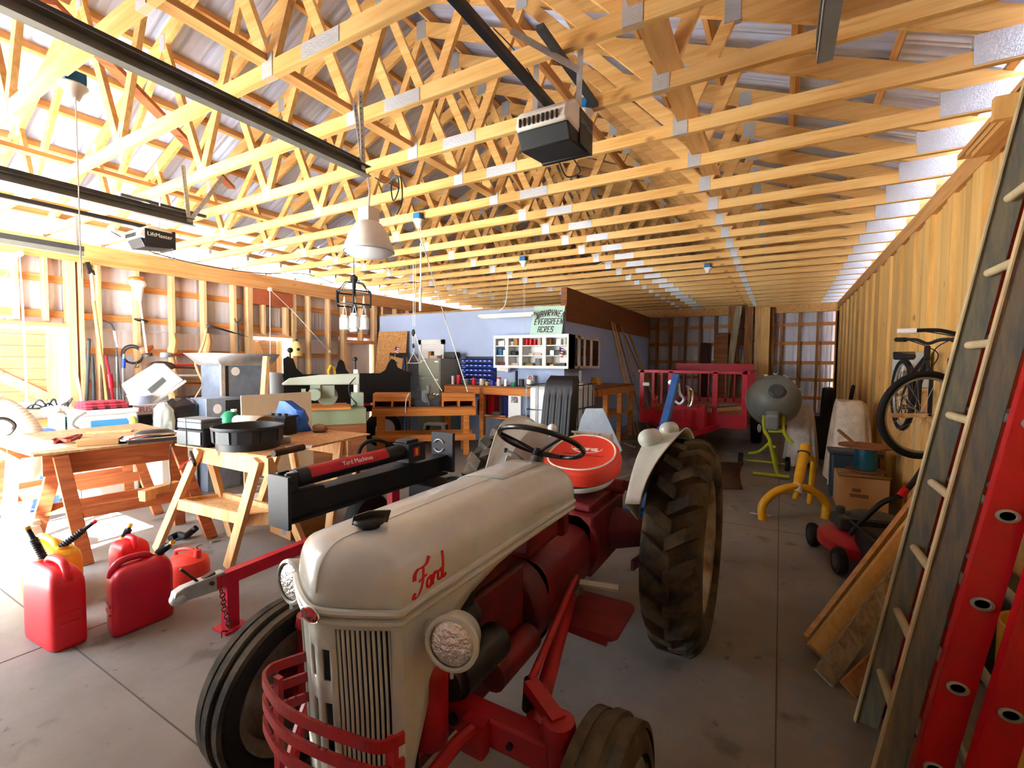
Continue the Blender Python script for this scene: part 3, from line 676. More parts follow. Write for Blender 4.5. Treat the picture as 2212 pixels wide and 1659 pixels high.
# steering
c = V((TX+.0, 2.08, 1.222)); nrm = V((0.02, .47, .88)).normalized(); d, s_, u_ = frame(nrm)
sw = build('steering_wheel', MB().ring(c, .215, .013, nrm, 48, 10), Mt['blackg'], tr)
hub = c - nrm*.055
mb = MB().cyl(hub-nrm*.03, hub+nrm*.02, .03, .026)
for k in range(3):
    t = 2*PI*k/3 + .62; e_ = c + (s_*math.cos(t)+u_*math.sin(t))*.21
    mb.tube(bez([hub, hub+(e_-hub)*.4+nrm*.004, e_]), .009, 8)
build('spoke', mb, Mt['blackg'], sw)
build('spinner_knob', MB().ball(AY(1193,925,c.y+.18), .0245).cyl(AY(1193,925,c.y+.18), AY(1193,925,c.y+.18)-nrm*.05, .006), Mt['white'], sw)
build('steering_column', MB().cyl(hub, (TX,1.90,.84), .022, .034).cyl(hub-nrm*.08, hub-nrm*.02, .03), Mt['dgrey'], tr)
build('throttle_lever', MB().tube(bez([(TX-.02,2.03,1.10),(TX-.12,2.05,1.15),(TX-.20,2.07,1.165)]), .006, 8).ball((TX-.2,2.07,1.166), .013), Mt['dgrey'], tr)
# seat with piped cushion
sc_ = V((TX-.005, 2.66, .995)); ti = Matrix.Translation(sc_) @ Matrix.Rotation(math.radians(17), 4, 'X')
def outline(t):
    x = .235*spow(math.cos(t), .8); y = .215*spow(math.sin(t), .8)
    return x*(1-.12*max(0,-math.sin(t))), y
def cushion(u, v):
    t = 2*PI*u; ox, oy = outline(t)
    prof = [(0,.048),(.3,.05),(.55,.056),(.75,.068),(.88,.075),(.97,.06),(1.0,.02),(.98,-.02),(.9,-.035)]
    f = v*(len(prof)-1); i = min(int(f), len(prof)-2); k = f-i
    r = prof[i][0]+(prof[i+1][0]-prof[i][0])*k; h = prof[i][1]+(prof[i+1][1]-prof[i][1])*k
    return ti @ V((ox*r, oy*r, h + (.05*max(0, oy/.215)**2*r if r > .3 else 0)))
st = build('seat', MB().grid(cushion, 48, 25, closed=True), Mt['seatred'], tr, smooth=70)
build('piping', MB().tube([ti @ V((outline(t)[0]*.86, outline(t)[1]*.86, .077+.05*max(0, outline(t)[1]/.215)**2*.86)) for t in [2*PI*k/60 for k in range(60)]], .0055, 6, True), Mt['pip'], st)
build('seat_seam', MB().tube([ti @ V((-.17+.34*k/8, .035, .058)) for k in range(9)], .003, 6), mat('seam_dark_red', (150,34,22), .7), st)
def onseat(x, y, o): return ti @ V((.075-x*.105 if False else -.06+x*.105, .075+y*.06, .066+o+.05*max(0, (.075+y*.06)/.215)**2*.6))
script('seat_lettering', onseat, .075, Mt['pip'], st, .004)
build('oval_line', MB().tube([onseat(.6+.95*math.cos(t), .45+.95*math.sin(t), .003) for t in [2*PI*k/40 for k in range(40)]], .0022, 6, True), Mt['pip'], st)
build('seat_pan', MB().lathe([(.0,-.03),(.12,-.02),(.2,.015),(.215,.05)], sc_+V((0,0,-.075)), 32, (0,-.29,.96), cap=False), Mt['cream'], tr, solid=.004)
build('seat_spring', MB().bar((TX,2.62,.90), (TX,2.95,.80), .06, .02), Mt['redd'], tr)
tb = MB(); p = AY(1272, 948, 3.15)
tb.box(p, (.17,.14,.09)); tb.bar(p+V((-.1,-.08,.055)), p+V((.1,-.08,.055)), .015, .012).bar(p+V((.07,-.09,.06)), p+V((.07,-.09,-.06)), .015, .012).bar(p+V((-.07,-.09,.06)), p+V((-.07,-.09,-.06)), .015, .012)
tb.cyl(p+V((.09,.02,0)), p+V((.16,.02,0)), .05)
build('carrier_frame', tb, Mt['offwhite'], tr)
build('carrier_post', MB().bar((p.x,p.y,p.z-.05), (p.x,3.0,.80), .03, .03), Mt['redd'], tr)
# boom pole of blue steel tube rising from the hitch
bp = thing('boom_pole', 'blue steel lifting boom rising behind the grey tractor seat, hook at its tip', 'boom pole', (TX+.2, 3.2, 0))
tip = AY(1461, 816, 5.1); base = V((TX+.10, 3.72, .44)); mid = base.lerp(tip, .42)
build('main_beam', MB().bar(base, tip, .06, .10), Mt['blue'], bp)
build('stiffener', MB().bar(base+V((-.09,.06,.05)), mid.lerp(tip,.2)+V((-.03,0,.02)), .03, .04).bar(base+V((.16,-.02,-.02)), mid+V((.06,0,-.03)), .05, .05).bar(mid+V((.07,.05,.0)), mid+V((.09,.25,-.35)), .05, .03), Mt['blue'], bp)
build('mast', MB().bar(base+V((.10,-.1,-.05)), base+V((.10,-.06,.46)), .08, .08).bar(base+V((-.26,0,-.02)), base+V((.34,0,-.02)), .05, .05), Mt['blue'], bp)
hk = bez([tip+V((.03,-.05,-.06)), tip+V((.05,-.05,-.16)), tip+V((.09,-.05,-.22)), tip+V((.05,-.05,-.27)), tip+V((.0,-.05,-.24))])
build('hook', MB().tube(hk, .014, 8), Mt['zinc'], bp)
build('shackle', MB().tube(bez([tip+V((.1,.0,-.08)), tip+V((.16,.0,-.14)), tip+V((.16,0,-.26)), tip+V((.13,0,-.3)), tip+V((.13,0,-.2)), tip+V((.12,0,-.1))]), .011, 8), Mt['chrome'], bp)
build('tip_pin', MB().ball(tip+V((-.05,-.03,-.05)), .028), Mt['white'], bp)
build('top_link', MB().bar(base+V((.06,-.16,.36)), (TX+.02,3.03,.80), .03, .03).ring(base+V((-.04,-.16,.42)), .03, .006, (0,1,0), 20, 6), Mt['olive'], bp)
# ================================================================ LEFT SIDE: tables, cans, splitter, pile by the wall
def sawhorse(name, label, A, B, h, mtl, feet=None, splay=.33, lean=.10, tray=True, beam_h=.14):
    A, B = V(A), V(B); A.z = B.z = 0; d = (B-A).normalized(); n = V((-d.y, d.x, 0)); up = V((0,0,h))
    t = thing(name, label, 'sawhorse', tuple((A+B)/2))
    build('beam', MB().bar(A-d*.06+up-V((0,0,beam_h/2)), B+d*.06+up-V((0,0,beam_h/2)), .04, beam_h), mtl, t, bevel=.003)
    k = 0; ft = []
    for E, s in ((A, -1), (B, 1)):
        for sg in (-1, 1):
            top = E + d*s*-.04 + n*sg*.035 + V((0,0,h-.02)); f = E + d*s*lean + n*sg*splay
            if feet and sg < 0: f = V(feet[k//2])
            k += 1; ft.append((top, f))
            build('leg', MB().bar(top, f+V((0,0,.0)), .04, .09, up=d), mtl, t, bevel=.003)
    for a, b_, z in ((0, 2, .42), (1, 3, .42)):
        (t1, f1), (t2, f2) = ft[a], ft[b_]; k = 1-z/h if True else 0
        p, q = f1.lerp(t1, z/h), f2.lerp(t2, z/h)
        build('stretcher', MB().bar(p, q, .03, .09), mtl, t)
    if tray:
        p = ft[0][1].lerp(ft[0][0], .45); q = ft[2][1].lerp(ft[2][0], .45); r = ft[1][1].lerp(ft[1][0], .45); s = ft[3][1].lerp(ft[3][0], .45)
        build('tray', MB().add([p, q, s, r, p+V((0,0,.02)), q+V((0,0,.02)), s+V((0,0,.02)), r+V((0,0,.02))], [(0,1,2,3),(7,6,5,4),(0,4,5,1),(1,5,6,2),(2,6,7,3),(3,7,4,0)]), mtl, t)
        build('end_board', MB().bar(p, r, .03, .09), mtl, t); build('end_board', MB().bar(q, s, .03, .09), mtl, t)
    return t
ZT = .90
a = G(72, 984, ZT); b_ = G(402, 948, ZT)
sawhorse('sawhorse', 'brown stained sawhorse under the plywood table top, side facing the tractor', (a.x-.06, a.y+.12, 0), (b_.x-.08, b_.y-.02, 0), ZT-.012, W['dark'], feet=[G(187,1220), G(458,1162)], tray=False, beam_h=.17)
sawhorse('sawhorse', 'brown stained sawhorse under the plywood table top, side nearest the metal wall', (-5.95, a.y+.12, 0), (-5.95, b_.y+.05, 0), ZT-.012, W['dark'], tray=False, beam_h=.17)
solo('table_top', MB().prism([(-6.25,a.y),(a.x,a.y),(b_.x,b_.y+.12),(-6.25,b_.y+.25)], (0,0,ZT-.012), (1,0,0), (0,1,0), .018), Mt['ply'], 'thin plywood sheet laid over two brown sawhorses beside the wooden shutter', 'table top')
solo('lumber_offcut', MB().bar(G(306,1072,.47), G(384,1049,.47), .07, .09), W['fir'], 'pale short timber offcut lying across the sawhorse stretcher', 'lumber')
NL, NR, FR = G(378,962,ZT), G(576,989,ZT), G(800,940,ZT); FL = NL+FR-NR
ot = MB().add([p+V((0,0,dz)) for dz in (0,.014) for p in (NL, NR, FR, FL)], [(3,2,1,0),(4,5,6,7),(0,1,5,4),(1,2,6,5),(2,3,7,6),(3,0,4,7)])
solo('table_top', ot, Mt['osb'], 'flake board sheet laid over light pine sawhorses, black tub standing on it', 'table top')
hA, hB = G(434,972,.86), G(574,998,.86)
sawhorse('sawhorse', 'light pine sawhorse with tool tray in front of the cardboard box', hA, hB, ZT-.003, W['fir'], feet=[G(338,1188), G(493,1226)], splay=.30)
off = (FR-NR)*.72; off.z = 0
sawhorse('sawhorse', 'light pine sawhorse carrying the end of the flake board beside the log splitter', hA+off, hB+off, ZT-.003, W['fir'], splay=.28)
# ---- gas cans
def gas_can(P0, P1, P2, h, mtl, label, spout, pivot=.3, flip=False):
    """P0 near bottom corner, P1/P2 the neighbouring bottom corners"""
    u, v = P1-P0, P2-P0; c = P0+(u+v)/2
    if v.length > u.length: u, v = v, u
    if flip: u = -u
    Lu, Lv = u.length/2, v.length/2; ud, vd = u.normalized(), v.normalized()
    t = thing('gas_can', label, 'gas can', tuple(c), 0, 'gas cans on the floor by the tables')
    lv = [(0,.94,.92,0),(.02,.99,.98,0),(.06,1,1,0),(.68,1,1,0),(.76,.98,.97,0),(.83,.92,.9,.01),(.88,.82,.78,.03),(.915,.66,.6,.06),(.925,.45,.4,.08)]
    vs = []; n = 40
    for z, su, sv, sh in lv:
        for i in range(n):
            th = 2*PI*i/n; e = .32
            vs.append(c + ud*(Lu*su*spow(math.cos(th), e)+Lu*sh*pivot*3) + vd*(Lv*sv*spow(math.sin(th), e)) + V((0,0,z*h)))
    fs = [(j*n+i, j*n+(i+1) % n, (j+1)*n+(i+1) % n, (j+1)*n+i) for j in range(len(lv)-1) for i in range(n)] + [tuple(range(n-1,-1,-1)), tuple((len(lv)-1)*n+i for i in range(n))]
    build('body', MB().add(vs, fs), mtl, t, smooth=60)
    hp = [c+ud*x*Lu+V((0,0,z*h)) for x, z in ((-.90,.78),(-.84,.89),(-.6,.975),(-.1,.985),(.2,.96),(.36,.89))]
    build('handle', MB().tube(bez(hp), .021, 12), mtl, t)
    for k, zz in enumerate((.3,.42)): build('rib', MB().bar(c-ud*(Lu+.001)+vd*Lv*-.5+V((0,0,zz*h)), c-ud*(Lu+.001)+vd*Lv*.5+V((0,0,zz*h)), .012, .016), mtl, t)
    nk = c + ud*Lu*.62 + V((0,0,h*.86))
    build('collar', MB().cyl(nk-V((0,0,.03)), nk+V((0,0,.035)), .032, .03, 20), Mt['yelp'] if spout != 'cap' else mtl, t)
    if spout != 'cap':
        s0 = nk+V((0,0,.03)); s1 = spout; d = (s1-s0); L = d.length; d.normalize()
        pr = [(.024,0)]; 
        for k in range(9): pr += [(.019,L*(.05+.07*k)),(.024,L*(.075+.07*k)),(.019,L*(.1+.07*k))]
        pr += [(.013,L*.72),(.012,L),(0,L)]
        sp = build('spout', MB().lathe(pr, s0, 16, d), Mt['black'], t)
        build('spout_cap', MB().cyl(s1-d*.005, s1+d*.014, .014), Mt['redp'] if mtl == Mt['yelp'] else Mt['yelp'], sp)
    return t
def at_d(x, y, p): return EYE + ray(x, y)*((V(p)-EYE).dot(FW))
def can(p0, p1, p2, top, mtl, label, sp, **k):
    P0 = G(*p0); h = (AY(p0[0], top, P0.y).z)
    cc = (P0+G(*p1)+G(*p2)-P0)/2 if False else P0+((G(*p1)-P0)+(G(*p2)-P0))/2
    return gas_can(P0, G(*p1), G(*p2), h, mtl, label, at_d(*sp, cc) if sp else 'cap', **k)
can((112,1416), (197,1384), (46,1374), 1232, Mt['redp'], 'bright red upright gas can with ribbed black spout in front of the yellow can', (60,1142))
can((108,1330), (190,1296), (40,1288), 1195, Mt['yelp'], 'yellow fuel can with black spout standing behind the bright red can', (203,1128), flip=True)
can((245,1384), (380,1328), (228,1352), 1232, mat('dark_red_plastic', (186,20,44), .38, var=.06), 'dark red rounded gas can with yellow tipped spout nearest the trailer coupler', (372,1172))
can((262,1276), (330,1250), (232,1262), 1175, Mt['redp'], 'red gas can tucked behind the dark red can, thin black spout up', (281,1136))
p = G(403, 1262); R = 44*mpp(p)
t = thing('gas_can', 'small round orange-red gas can with loop handle near the pine sawhorse', 'gas can', tuple(p), 0, 'gas cans on the floor by the tables')
mo = mat('orange_red_plastic', (222,62,48), .4, var=.06)
build('body', MB().lathe([(.92*R,0),(R,.02),(R,.15),(.9*R,.185),(.6*R,.21),(.3*R,.222),(0,.224)], p, 32), mo, t)
build('handle', MB().tube(bez([p+V((-.06,-.03,.19)), p+V((-.07,-.03,.24)), p+V((0,0,.262)), p+V((.06,.03,.25)), p+V((.075,.035,.2))]), .014), mo, t)
build('collar', MB().cyl(p+V((.075,.035,.17)), p+V((.085,.04,.262)), .026, .022), mo, t)
build('vent_stem', MB().tube(bez([p+V((.085,.04,.26)), p+V((.09,.03,.285)), p+V((.12,.05,.30))]), .004, 6), Mt['black'], t)
# ---- white pail
p = G(46, 1214); 
t = thing('pail', 'white plastic pail with lid standing beside the brown sawhorse leg', 'bucket', tuple(p))
build('body', MB().lathe([(.13,0),(.135,.01),(.15,.30),(.158,.305),(.158,.33),(.15,.335)], p, 36), Mt['offwhite'], t)
build('lid', MB().lathe([(.16,.325),(.162,.345),(.15,.352),(.14,.345),(0,.345)], p, 36), Mt['offwhite'], t)
build('bail_handle', MB().ring(p+V((0,0,.30)), .165, .0035, (.5,-.3,1), 30, 6, a0=0, a1=PI), Mt['steel'], t)
# ---- log splitter: beam parallel to the tractor
SX = -2.87
ls = thing('log_splitter', 'black log splitter with red tongue and hydraulic cylinder standing beside the tractor', 'log splitter', (SX, 2.0, 0))
zb1 = .715
build('beam', MB().b2((SX-.075,1.90,zb1-.016), (SX+.075,3.62,zb1)).b2((SX-.008,1.90,zb1-.17), (SX+.008,3.6,zb1-.01)).b2((SX-.075,1.90,zb1-.186), (SX+.075,3.6,zb1-.17)), Mt['black'], ls)
build('push_plate', MB().b2((SX-.11,1.87,.505), (SX+.11,1.895,.86)), Mt['black'], ls, bevel=.003)
build('slide_block', MB().b2((SX-.1,1.9,zb1), (SX+.1,2.16,zb1+.025)), Mt['black'], ls)
fp = build('end_plate', MB().b2((SX-.13,3.60,.55), (SX+.13,3.64,.93)), Mt['dgrey'], ls)
build('lifting_ring', MB().ring((SX-.03,3.585,.80), .062, .007, (0,1,0), 28, 6, a0=.4, a1=2.7).ring((SX-.03,3.585,.80), .062, .007, (0,1,0), 28, 6, a0=3.6, a1=5.9), Mt['steel'], fp)
cy = build('cylinder', MB().cyl((SX,1.99,.815), (SX,3.02,.83), .066, n=28), Mt['black'], ls)
build('label_band', MB().grid(lambda u, v: V((SX + .0672*math.cos(-.05+1.45*u), 2.08+.74*v, .8165+.011*v + .0672*math.sin(-.05+1.45*u))), 12, 4), Mt['redm'], cy)
text('lettering', 'Yard Machines', .05, (SX+.0585, 2.5, .858), (0,1,0), (-.5,0,.86), Mt['white'], cy, .001)
build('rod_end', MB().cyl((SX,1.93,.815), (SX,2.0,.815), .05, .055).cyl((SX,1.895,.815),(SX,1.93,.815),.025), Mt['chrome'], cy)
build('clevis', MB().b2((SX-.06,1.895,.73), (SX-.035,1.98,.87)).b2((SX+.035,1.895,.73),(SX+.06,1.98,.87)).cyl((SX-.07,1.94,.8),(SX+.075,1.94,.8),.018), Mt['black'], ls)
vb = build('valve_box', MB().b2((SX-.09,3.02,.74), (SX+.10,3.24,.905)).b2((SX-.085,3.05,.905), (SX+.05,3.2,.93)).cyl((SX,2.96,.83),(SX,3.04,.83),.068), Mt['black'], ls, bevel=.004)
build('warning_sticker', MB().b2((SX+.1,3.08,.79), (SX+.102,3.16,.87), 0).b2((SX+.102,3.105,.80), (SX+.1035,3.135,.86), 1), [Mt['redm'], mat('flame_yellow', (226,150,30), .5)], vb)
build('hose', MB().tube(bez([(SX-.05,3.0,.88),(SX-.12,2.85,.95),(SX-.2,2.75,.88),(SX-.18,2.7,.6)]), .016), Mt['rubber2'], ls)
tong = G(640, 1180, .34); cpl = G(393, 1282, .30)
TXs = SX+.02
build('tongue', MB().bar((TXs,1.45,.315), (TXs,3.4,.36), .06, .075).bar((TXs,2.9,.36), (TXs,2.9,.53), .06, .06), Mt['redm'], ls)
jk = build('jack_post', MB().b2((TXs-.035,1.505,.0), (TXs+.035,1.575,.29)).b2((TXs-.07,1.47,0),(TXs+.07,1.61,.012)), Mt['redm'], ls)
cp = build('coupler', MB().prism([(0,-.05),(.20,-.035),(.24,-.04),(.27,-.01),(.26,.03),(.22,.045),(.0,.055)], (TXs-.03,1.50,.315), (0,-1,0), (0,0,1), -.06).ball((TXs,1.26,.30), .042, sc=(1,1,.9)), Mt['alu'], ls, bevel=.005)
build('latch', MB().bar((TXs,1.36,.36), (TXs-.02,1.285,.455), .03, .012).bar((TXs,1.37,.35),(TXs,1.45,.375),.035,.02).cyl((TXs-.045,1.42,.33),(TXs+.045,1.42,.33),.012), Mt['rust'], cp)
ch = MB()
for k in range(11):
    zc = .27-.023*k; ch.ring((TXs+.055+.006*math.sin(k), 1.46+.004*k, zc), .014, .0035, (1,0,0) if k % 2 else (0,1,0), 12, 5)
build('safety_chain', ch.tube(bez([(TXs+.05,1.5,.01),(TXs+.055,1.46,.03),(TXs+.09,1.44,.015)]), .004, 6), Mt['rust'], ls)
for sg in (-1, 1):
    c = V((SX+sg*.33, 2.95, .22))
    w_ = build('wheel', MB().lathe([(.12,-.06),(.2,-.07),(.22,-.04),(.22,.04),(.2,.07),(.12,.06)], c, 32, (1,0,0)), Mt['rubber2'], ls)
    build('wheel_rim', MB().lathe([(.12,-.05),(.1,0),(.12,.05),(.1,.062),(0,.062)], c, 24, (sg,0,0)), Mt['redm'], w_)
build('axle', MB().bar((SX-.33,2.95,.22), (SX+.33,2.95,.22), .05, .05).bar((SX,2.95,.22),(SX,2.95,.53),.06,.06), Mt['redm'], ls)
build('engine', MB().b2((SX-.12,3.25,.30), (SX+.42,3.58,.5)).cyl((SX+.3,3.4,.5),(SX+.3,3.4,.56),.09), Mt['black'], ls, bevel=.02)
build('guard_hoop', MB().ring((SX+.33,3.78,.60), .16, .025, (1,.1,0), 30, 8, a0=-.4, a1=PI+.2), Mt['redp'], ls)
# ---- things on the plywood table
zt1 = ZT+.007
p = G(140, 951, zt1)
solo('rope_bundle', MB().tube(bez([G(108,954,zt1+.015), G(125,948,zt1+.02), G(150,952,zt1+.03), G(175,940,zt1+.02), G(150,945,zt1+.015), G(118,956,zt1+.012), G(112,952,zt1+.03)]), .013, 8).tube(bez([G(120,952,zt1+.012), G(160,944,zt1+.03), G(172,947,zt1+.012)]), .011, 8), mat('red_brown_cord', (140,52,40), .8), 'twisted red-brown cord lying on the plywood table', 'cord')
def lying(name, label, cat, x0, x1, y, z, w, h, mtl, **k):
    return solo(name, MB().bar(G(x0, y, z+h/2), G(x1, y-(x1-x0)*.055, z+h/2), w, h), mtl, label, cat, **k)
lying('board_offcut', 'thick tan board offcut lying on the plywood table', 'board', 172, 262, 955, zt1, .16, .05, Mt['card'], bevel=.003)
lying('board_offcut', 'thin pale board on the plywood table, behind the thick tan offcut', 'board', 185, 285, 936, zt1, .14, .012, W['fir'])
p = G(335, 951, zt1)
t = thing('electric_griddle', 'chrome and black electric griddle on the plywood table', 'griddle', tuple(p), 1.35)
build('tray', MB().prism([(-.22,-.13),(.22,-.13),(.25,-.10),(.25,.10),(.22,.13),(-.22,.13),(-.25,.10),(-.25,-.10)], (0,0,.03), (1,0,0), (0,1,0), .012), Mt['chrome'], t, world=False, bevel=.004)
build('base', MB().b2((-.2,-.11,.0), (.2,.11,.03)), Mt['dgrey'], t, world=False)
build('hood_lid', MB().lathe([(.15,0),(.14,.03),(.1,.05),(0,.055)], (0,0,.042), 28, sy=.7), Mt['black'], t, world=False)
build('handle', MB().tube(bez([(-.2,-.14,.05),(-.1,-.16,.07),(.1,-.16,.07),(.2,-.14,.05)]), .01), Mt['chrome'], t, world=False)
solo('magazine', MB().box(G(378,934,zt1+.008), (.28,.2,.012), .5), Mt['paper'], 'flat white magazine beside the chrome griddle', 'magazine')
# ---- things on the flake board table
z2 = ZT+.0145
p = G(537, 966, z2); R = 70*mpp(p); ab = mat('tub_black', (40,42,44), .5, var=.1)
t = thing('feed_tub', 'round black rubber feed tub on the flake board table', 'tub', tuple(p))
pr = [(R*.86,0),(R*.88,.055),(R*.93,.06),(R*.94,.155),(R*.985,.16),(R,.172),(R*.985,.184),(R*.94,.18),(R*.92,.16),(R*.85,.02),(0,.02)]
build('body', MB().lathe(pr, p, 48), ab, t)
for k in range(10): 
    an = 2*PI*k/10; build('flute', MB().bar(p+V((math.cos(an)*R*.925,math.sin(an)*R*.925,.062)), p+V((math.cos(an)*R*.945,math.sin(an)*R*.945,.155)), .10, .01, up=(math.cos(an),math.sin(an),0)), ab, t)
p = G(433, 962, z2)
t = thing('radio', 'low black portable radio at the corner of the flake board table', 'radio', tuple(p), .12)
build('body', MB().b2((-.17,-.09,0), (.17,.09,.15)), Mt['black'], t, world=False, bevel=.03)
build('face', MB().b2((-.15,-.096,.02), (.15,-.088,.13)), mat('radio_face', (52,56,56), .4), t, world=False, bevel=.006)
build('aerial', MB().cyl((-.02,-.1,.0), (-.02,-.1,.24), .003), Mt['dgrey'], t, world=False)
build('wrist_cord', MB().tube(bez([(-.17,-.02,.1),(-.2,-.1,.02),(-.19,-.13,-.12),(-.16,-.14,-.28),(-.2,-.13,-.36)]), .004, 6), Mt['black'], t, world=False)
t = thing('tool_case', 'grey hinged tool case lying on the black radio', 'case', tuple(p+V((0,0,.151))), .12)
build('base', MB().b2((-.15,-.09,0), (.15,.09,.05)), mat('case_grey', (104,112,114), .5, var=.05), t, world=False, bevel=.006)
build('lid', MB().b2((-.15,-.09,.052), (.15,.09,.078)), mat('case_lid', (122,130,130), .5, var=.05), t, world=False, bevel=.008)
build('latch', MB().b2((-.17,-.03,.03), (-.15,.03,.06)), Mt['black'], t, world=False)
p = G(497, 930, z2)
t = thing('watering_jug', 'green plastic jug with white cap behind the black tub', 'jug', tuple(p))
build('body', MB().lathe([(.075,0),(.085,.02),(.088,.10),(.078,.15),(.05,.185),(.02,.20),(0,.2)], p, 28), Mt['green'], t)
build('cap', MB().cyl(p+V((.02,.03,.19)), p+V((.02,.03,.215)), .028), Mt['offwhite'], t)
p0 = G(512, 912, z2+.12); p1 = G(572, 926, z2+.10)
t = thing('cone_funnel', 'large tan cone lying against the green jug', 'funnel', tuple(G(540,935,z2)))
build('cone', MB().cyl(p1, p0+V((0,0,.02)), .115, .045, 28, cap=False), Mt['tan'], t, solid=.004)
p = G(605, 938, z2)
t = thing('battery_charger', 'black box with three knobs and oval white sticker in front of the blue bag', 'fence charger', tuple(p), .28)
build('case', MB().b2((-.125,-.08,0), (.125,.08,.175)), Mt['black'], t, world=False, bevel=.004)
build('top_lip', MB().b2((-.14,-.09,.165), (.14,.09,.185)), Mt['black'], t, world=False)
for k in range(3): build('knob', MB().cyl((-.07+.075*k,-.02,.185), (-.07+.075*k,-.02,.205), .022, .02), Mt['dgrey'], t, world=False)
o = build('oval_sticker', MB().lathe([(.045,0),(.045,.002),(0,.002)], (0,0,0), 28).tf(Matrix.Translation((.05,-.0805,.075)) @ Matrix.Rotation(PI/2, 4, 'X') @ Matrix.Diagonal((1,.68,1,1))), Mt['paper'], t, world=False)
text('lettering', 'REMY', .034, p + Matrix.Rotation(.28, 3, 'Z') @ V((.05,-.0835,.075)), Matrix.Rotation(.28, 3, 'Z') @ V((1,0,0)), (0,0,1), Mt['black'], t, .0005, shear=.2)
p = G(632, 930, z2)
def bag(u, v):
    th = 2*PI*u; zz = v
    w = (.175 if zz < .5 else .175-.05*(zz-.5)); dpt = .10*(1-.55*zz)
    x = w*spow(math.cos(th), .5)*(1-.0*zz); y = dpt*spow(math.sin(th), .6)
    h = .30 - .10*max(0, x+.05)/.2*(1 if x > -.05 else 0)
    w_ = .007*math.sin(5*th+4*zz)+.006*math.sin(9*zz+3*th)
    return Matrix.Rotation(.2, 3, 'Z') @ V((x+w_, y+w_, h*zz)) + p
solo('tarp_bag', MB().grid(bag, 40, 14, closed=True).add([bag(i/40, 1.) for i in range(40)], [tuple(range(40))]), Mt['bluetarp'], 'crumpled bright blue woven bag standing on the flake board', 'bag', smooth=70)
p = G(612, 957, z2)
t = thing('tin', 'shallow round grey tin beside the black tub', 'tin', tuple(p))
build('body', MB().lathe([(.055,0),(.057,.004),(.057,.045)], p, 28), Mt['grey'], t); build('lid', MB().lathe([(.059,.04),(.059,.058),(.05,.06),(0,.06)], p, 28), mat('tin_lid', (158,158,156), .4, .4), t)
solo('iron_pipe', MB().cyl(G(590,980,z2+.026), G(655,966,z2+.026), .026, n=20), Mt['rust'], 'short dark iron pipe on the edge of the flake board', 'pipe')
solo('envelope', MB().box(G(645,966,z2+.003), (.2,.13,.004), .9), Mt['paper'], 'white paper sheet half under the dark iron pipe', 'paper')
solo('work_glove', MB().ball(G(690,924,z2+.045), .06, sc=(1.5,.8,.7)).ball(G(700,926,z2+.03), .035, sc=(1.3,1,.8)).ball(G(683,930,z2+.02), .03, sc=(1.6,1,.6)), Mt['brownt'], 'brown leather work glove lying next to the blue bag', 'glove', smooth=80)
pa = G(458, 938, z2+.04)
solo('spray_nozzle', MB().tube(bez([G(452,950,z2+.03), G(460,940,z2+.05), G(472,935,z2+.05)]), .013).cyl(G(450,952,z2+.03), G(453,949,z2+.045), .018), Mt['alu'], 'grey metal hose nozzle between the radio and the black tub', 'nozzle')
# red clip lamp dangling at the table corner
solo('jumper_clamp', MB().bar(G(412,978,.86), G(421,1003,.80), .02, .035), Mt['black'], 'black spring clamp hanging at the corner of the flake board', 'clamp')
solo('jumper_cable', MB().tube(bez([G(412,992,.84), G(405,998,.8), G(392,1004,.78), G(388,1015,.76), G(398,1000,.77)]), .006, 6), Mt['redp'], 'thin red cable looping below the black spring clamp', 'cable')
# ---- under the tables
def carton(label, P0, P1, dep, h, mtl=None, flaps=False):
    u = (P1-P0); L = u.length; rz = math.atan2(u.y, u.x); t = thing('carton', label, 'box', tuple((P0+P1)/2), rz)
    build('body', MB().b2((-L/2,0,0), (L/2,dep,h)), mtl or Mt['card'], t, world=False, bevel=.004)
    build('tape', MB().b2((-L/2+.02,dep/2-.025,h), (L/2-.02,dep/2+.025,h+.001)), Mt['tan'], t, world=False)
    if flaps: build('flap', MB().add([(-L/2,0,h),(L/2,0,h),(L/2,-.09,h+.05),(-L/2,-.09,h+.05)], [(0,1,2,3)]), mtl or Mt['card'], t, world=False, solid=.004)
    return t
t = carton('brown cardboard box with a blue printed stripe under the flake board table', V((-4.15,2.62,0)), V((-3.78,2.58,0)), .40, .32)
build('printed_stripe', MB().add([(.03,-.002,.03),(.09,-.002,.03),(.16,-.002,.16),(.12,-.002,.18)], [(0,1,2,3)]), mat('print_blue', (104,124,160), .7), t, world=False)
t = carton('white and tan carton half behind the pine sawhorse leg', G(474,1176), G(492,1180)+V((.02,-.0,0)), .2, .25, mat('white_carton', (228,224,210), .7)) if False else t
p = V((-5.1,3.3,0)); t = thing('milk_crate', 'grey wire crate under the flake board table', 'crate', tuple(p), .3)
for z in (.02,.10,.18,.27): build('rail', MB().tube([(-.17,-.15,z),(.17,-.15,z),(.17,.15,z),(-.17,.15,z)], .007, 6, True), Mt['grey'], t, world=False)
for x in (-.17,-.06,.06,.17):
    for y in (-.15,.15): build('wire', MB().cyl((x,y,0), (x,y,.28), .006, n=6), Mt['grey'], t, world=False)
p = V((-4.95,2.72,0)); t = thing('space_heater', 'low white framed heater with black grille under the tables', 'heater', tuple(p), .75)
build('case', MB().b2((-.30,-.1,.0), (.30,.1,.035)).b2((-.30,-.1,.16),(.30,.1,.19)).b2((-.3,-.1,.03),(-.27,.1,.17)).b2((.27,-.1,.03),(.3,.1,.17)), Mt['white'], t, world=False)
build('grille', MB().b2((-.27,-.08,.03), (.27,.09,.165)), Mt['black'], t, world=False)
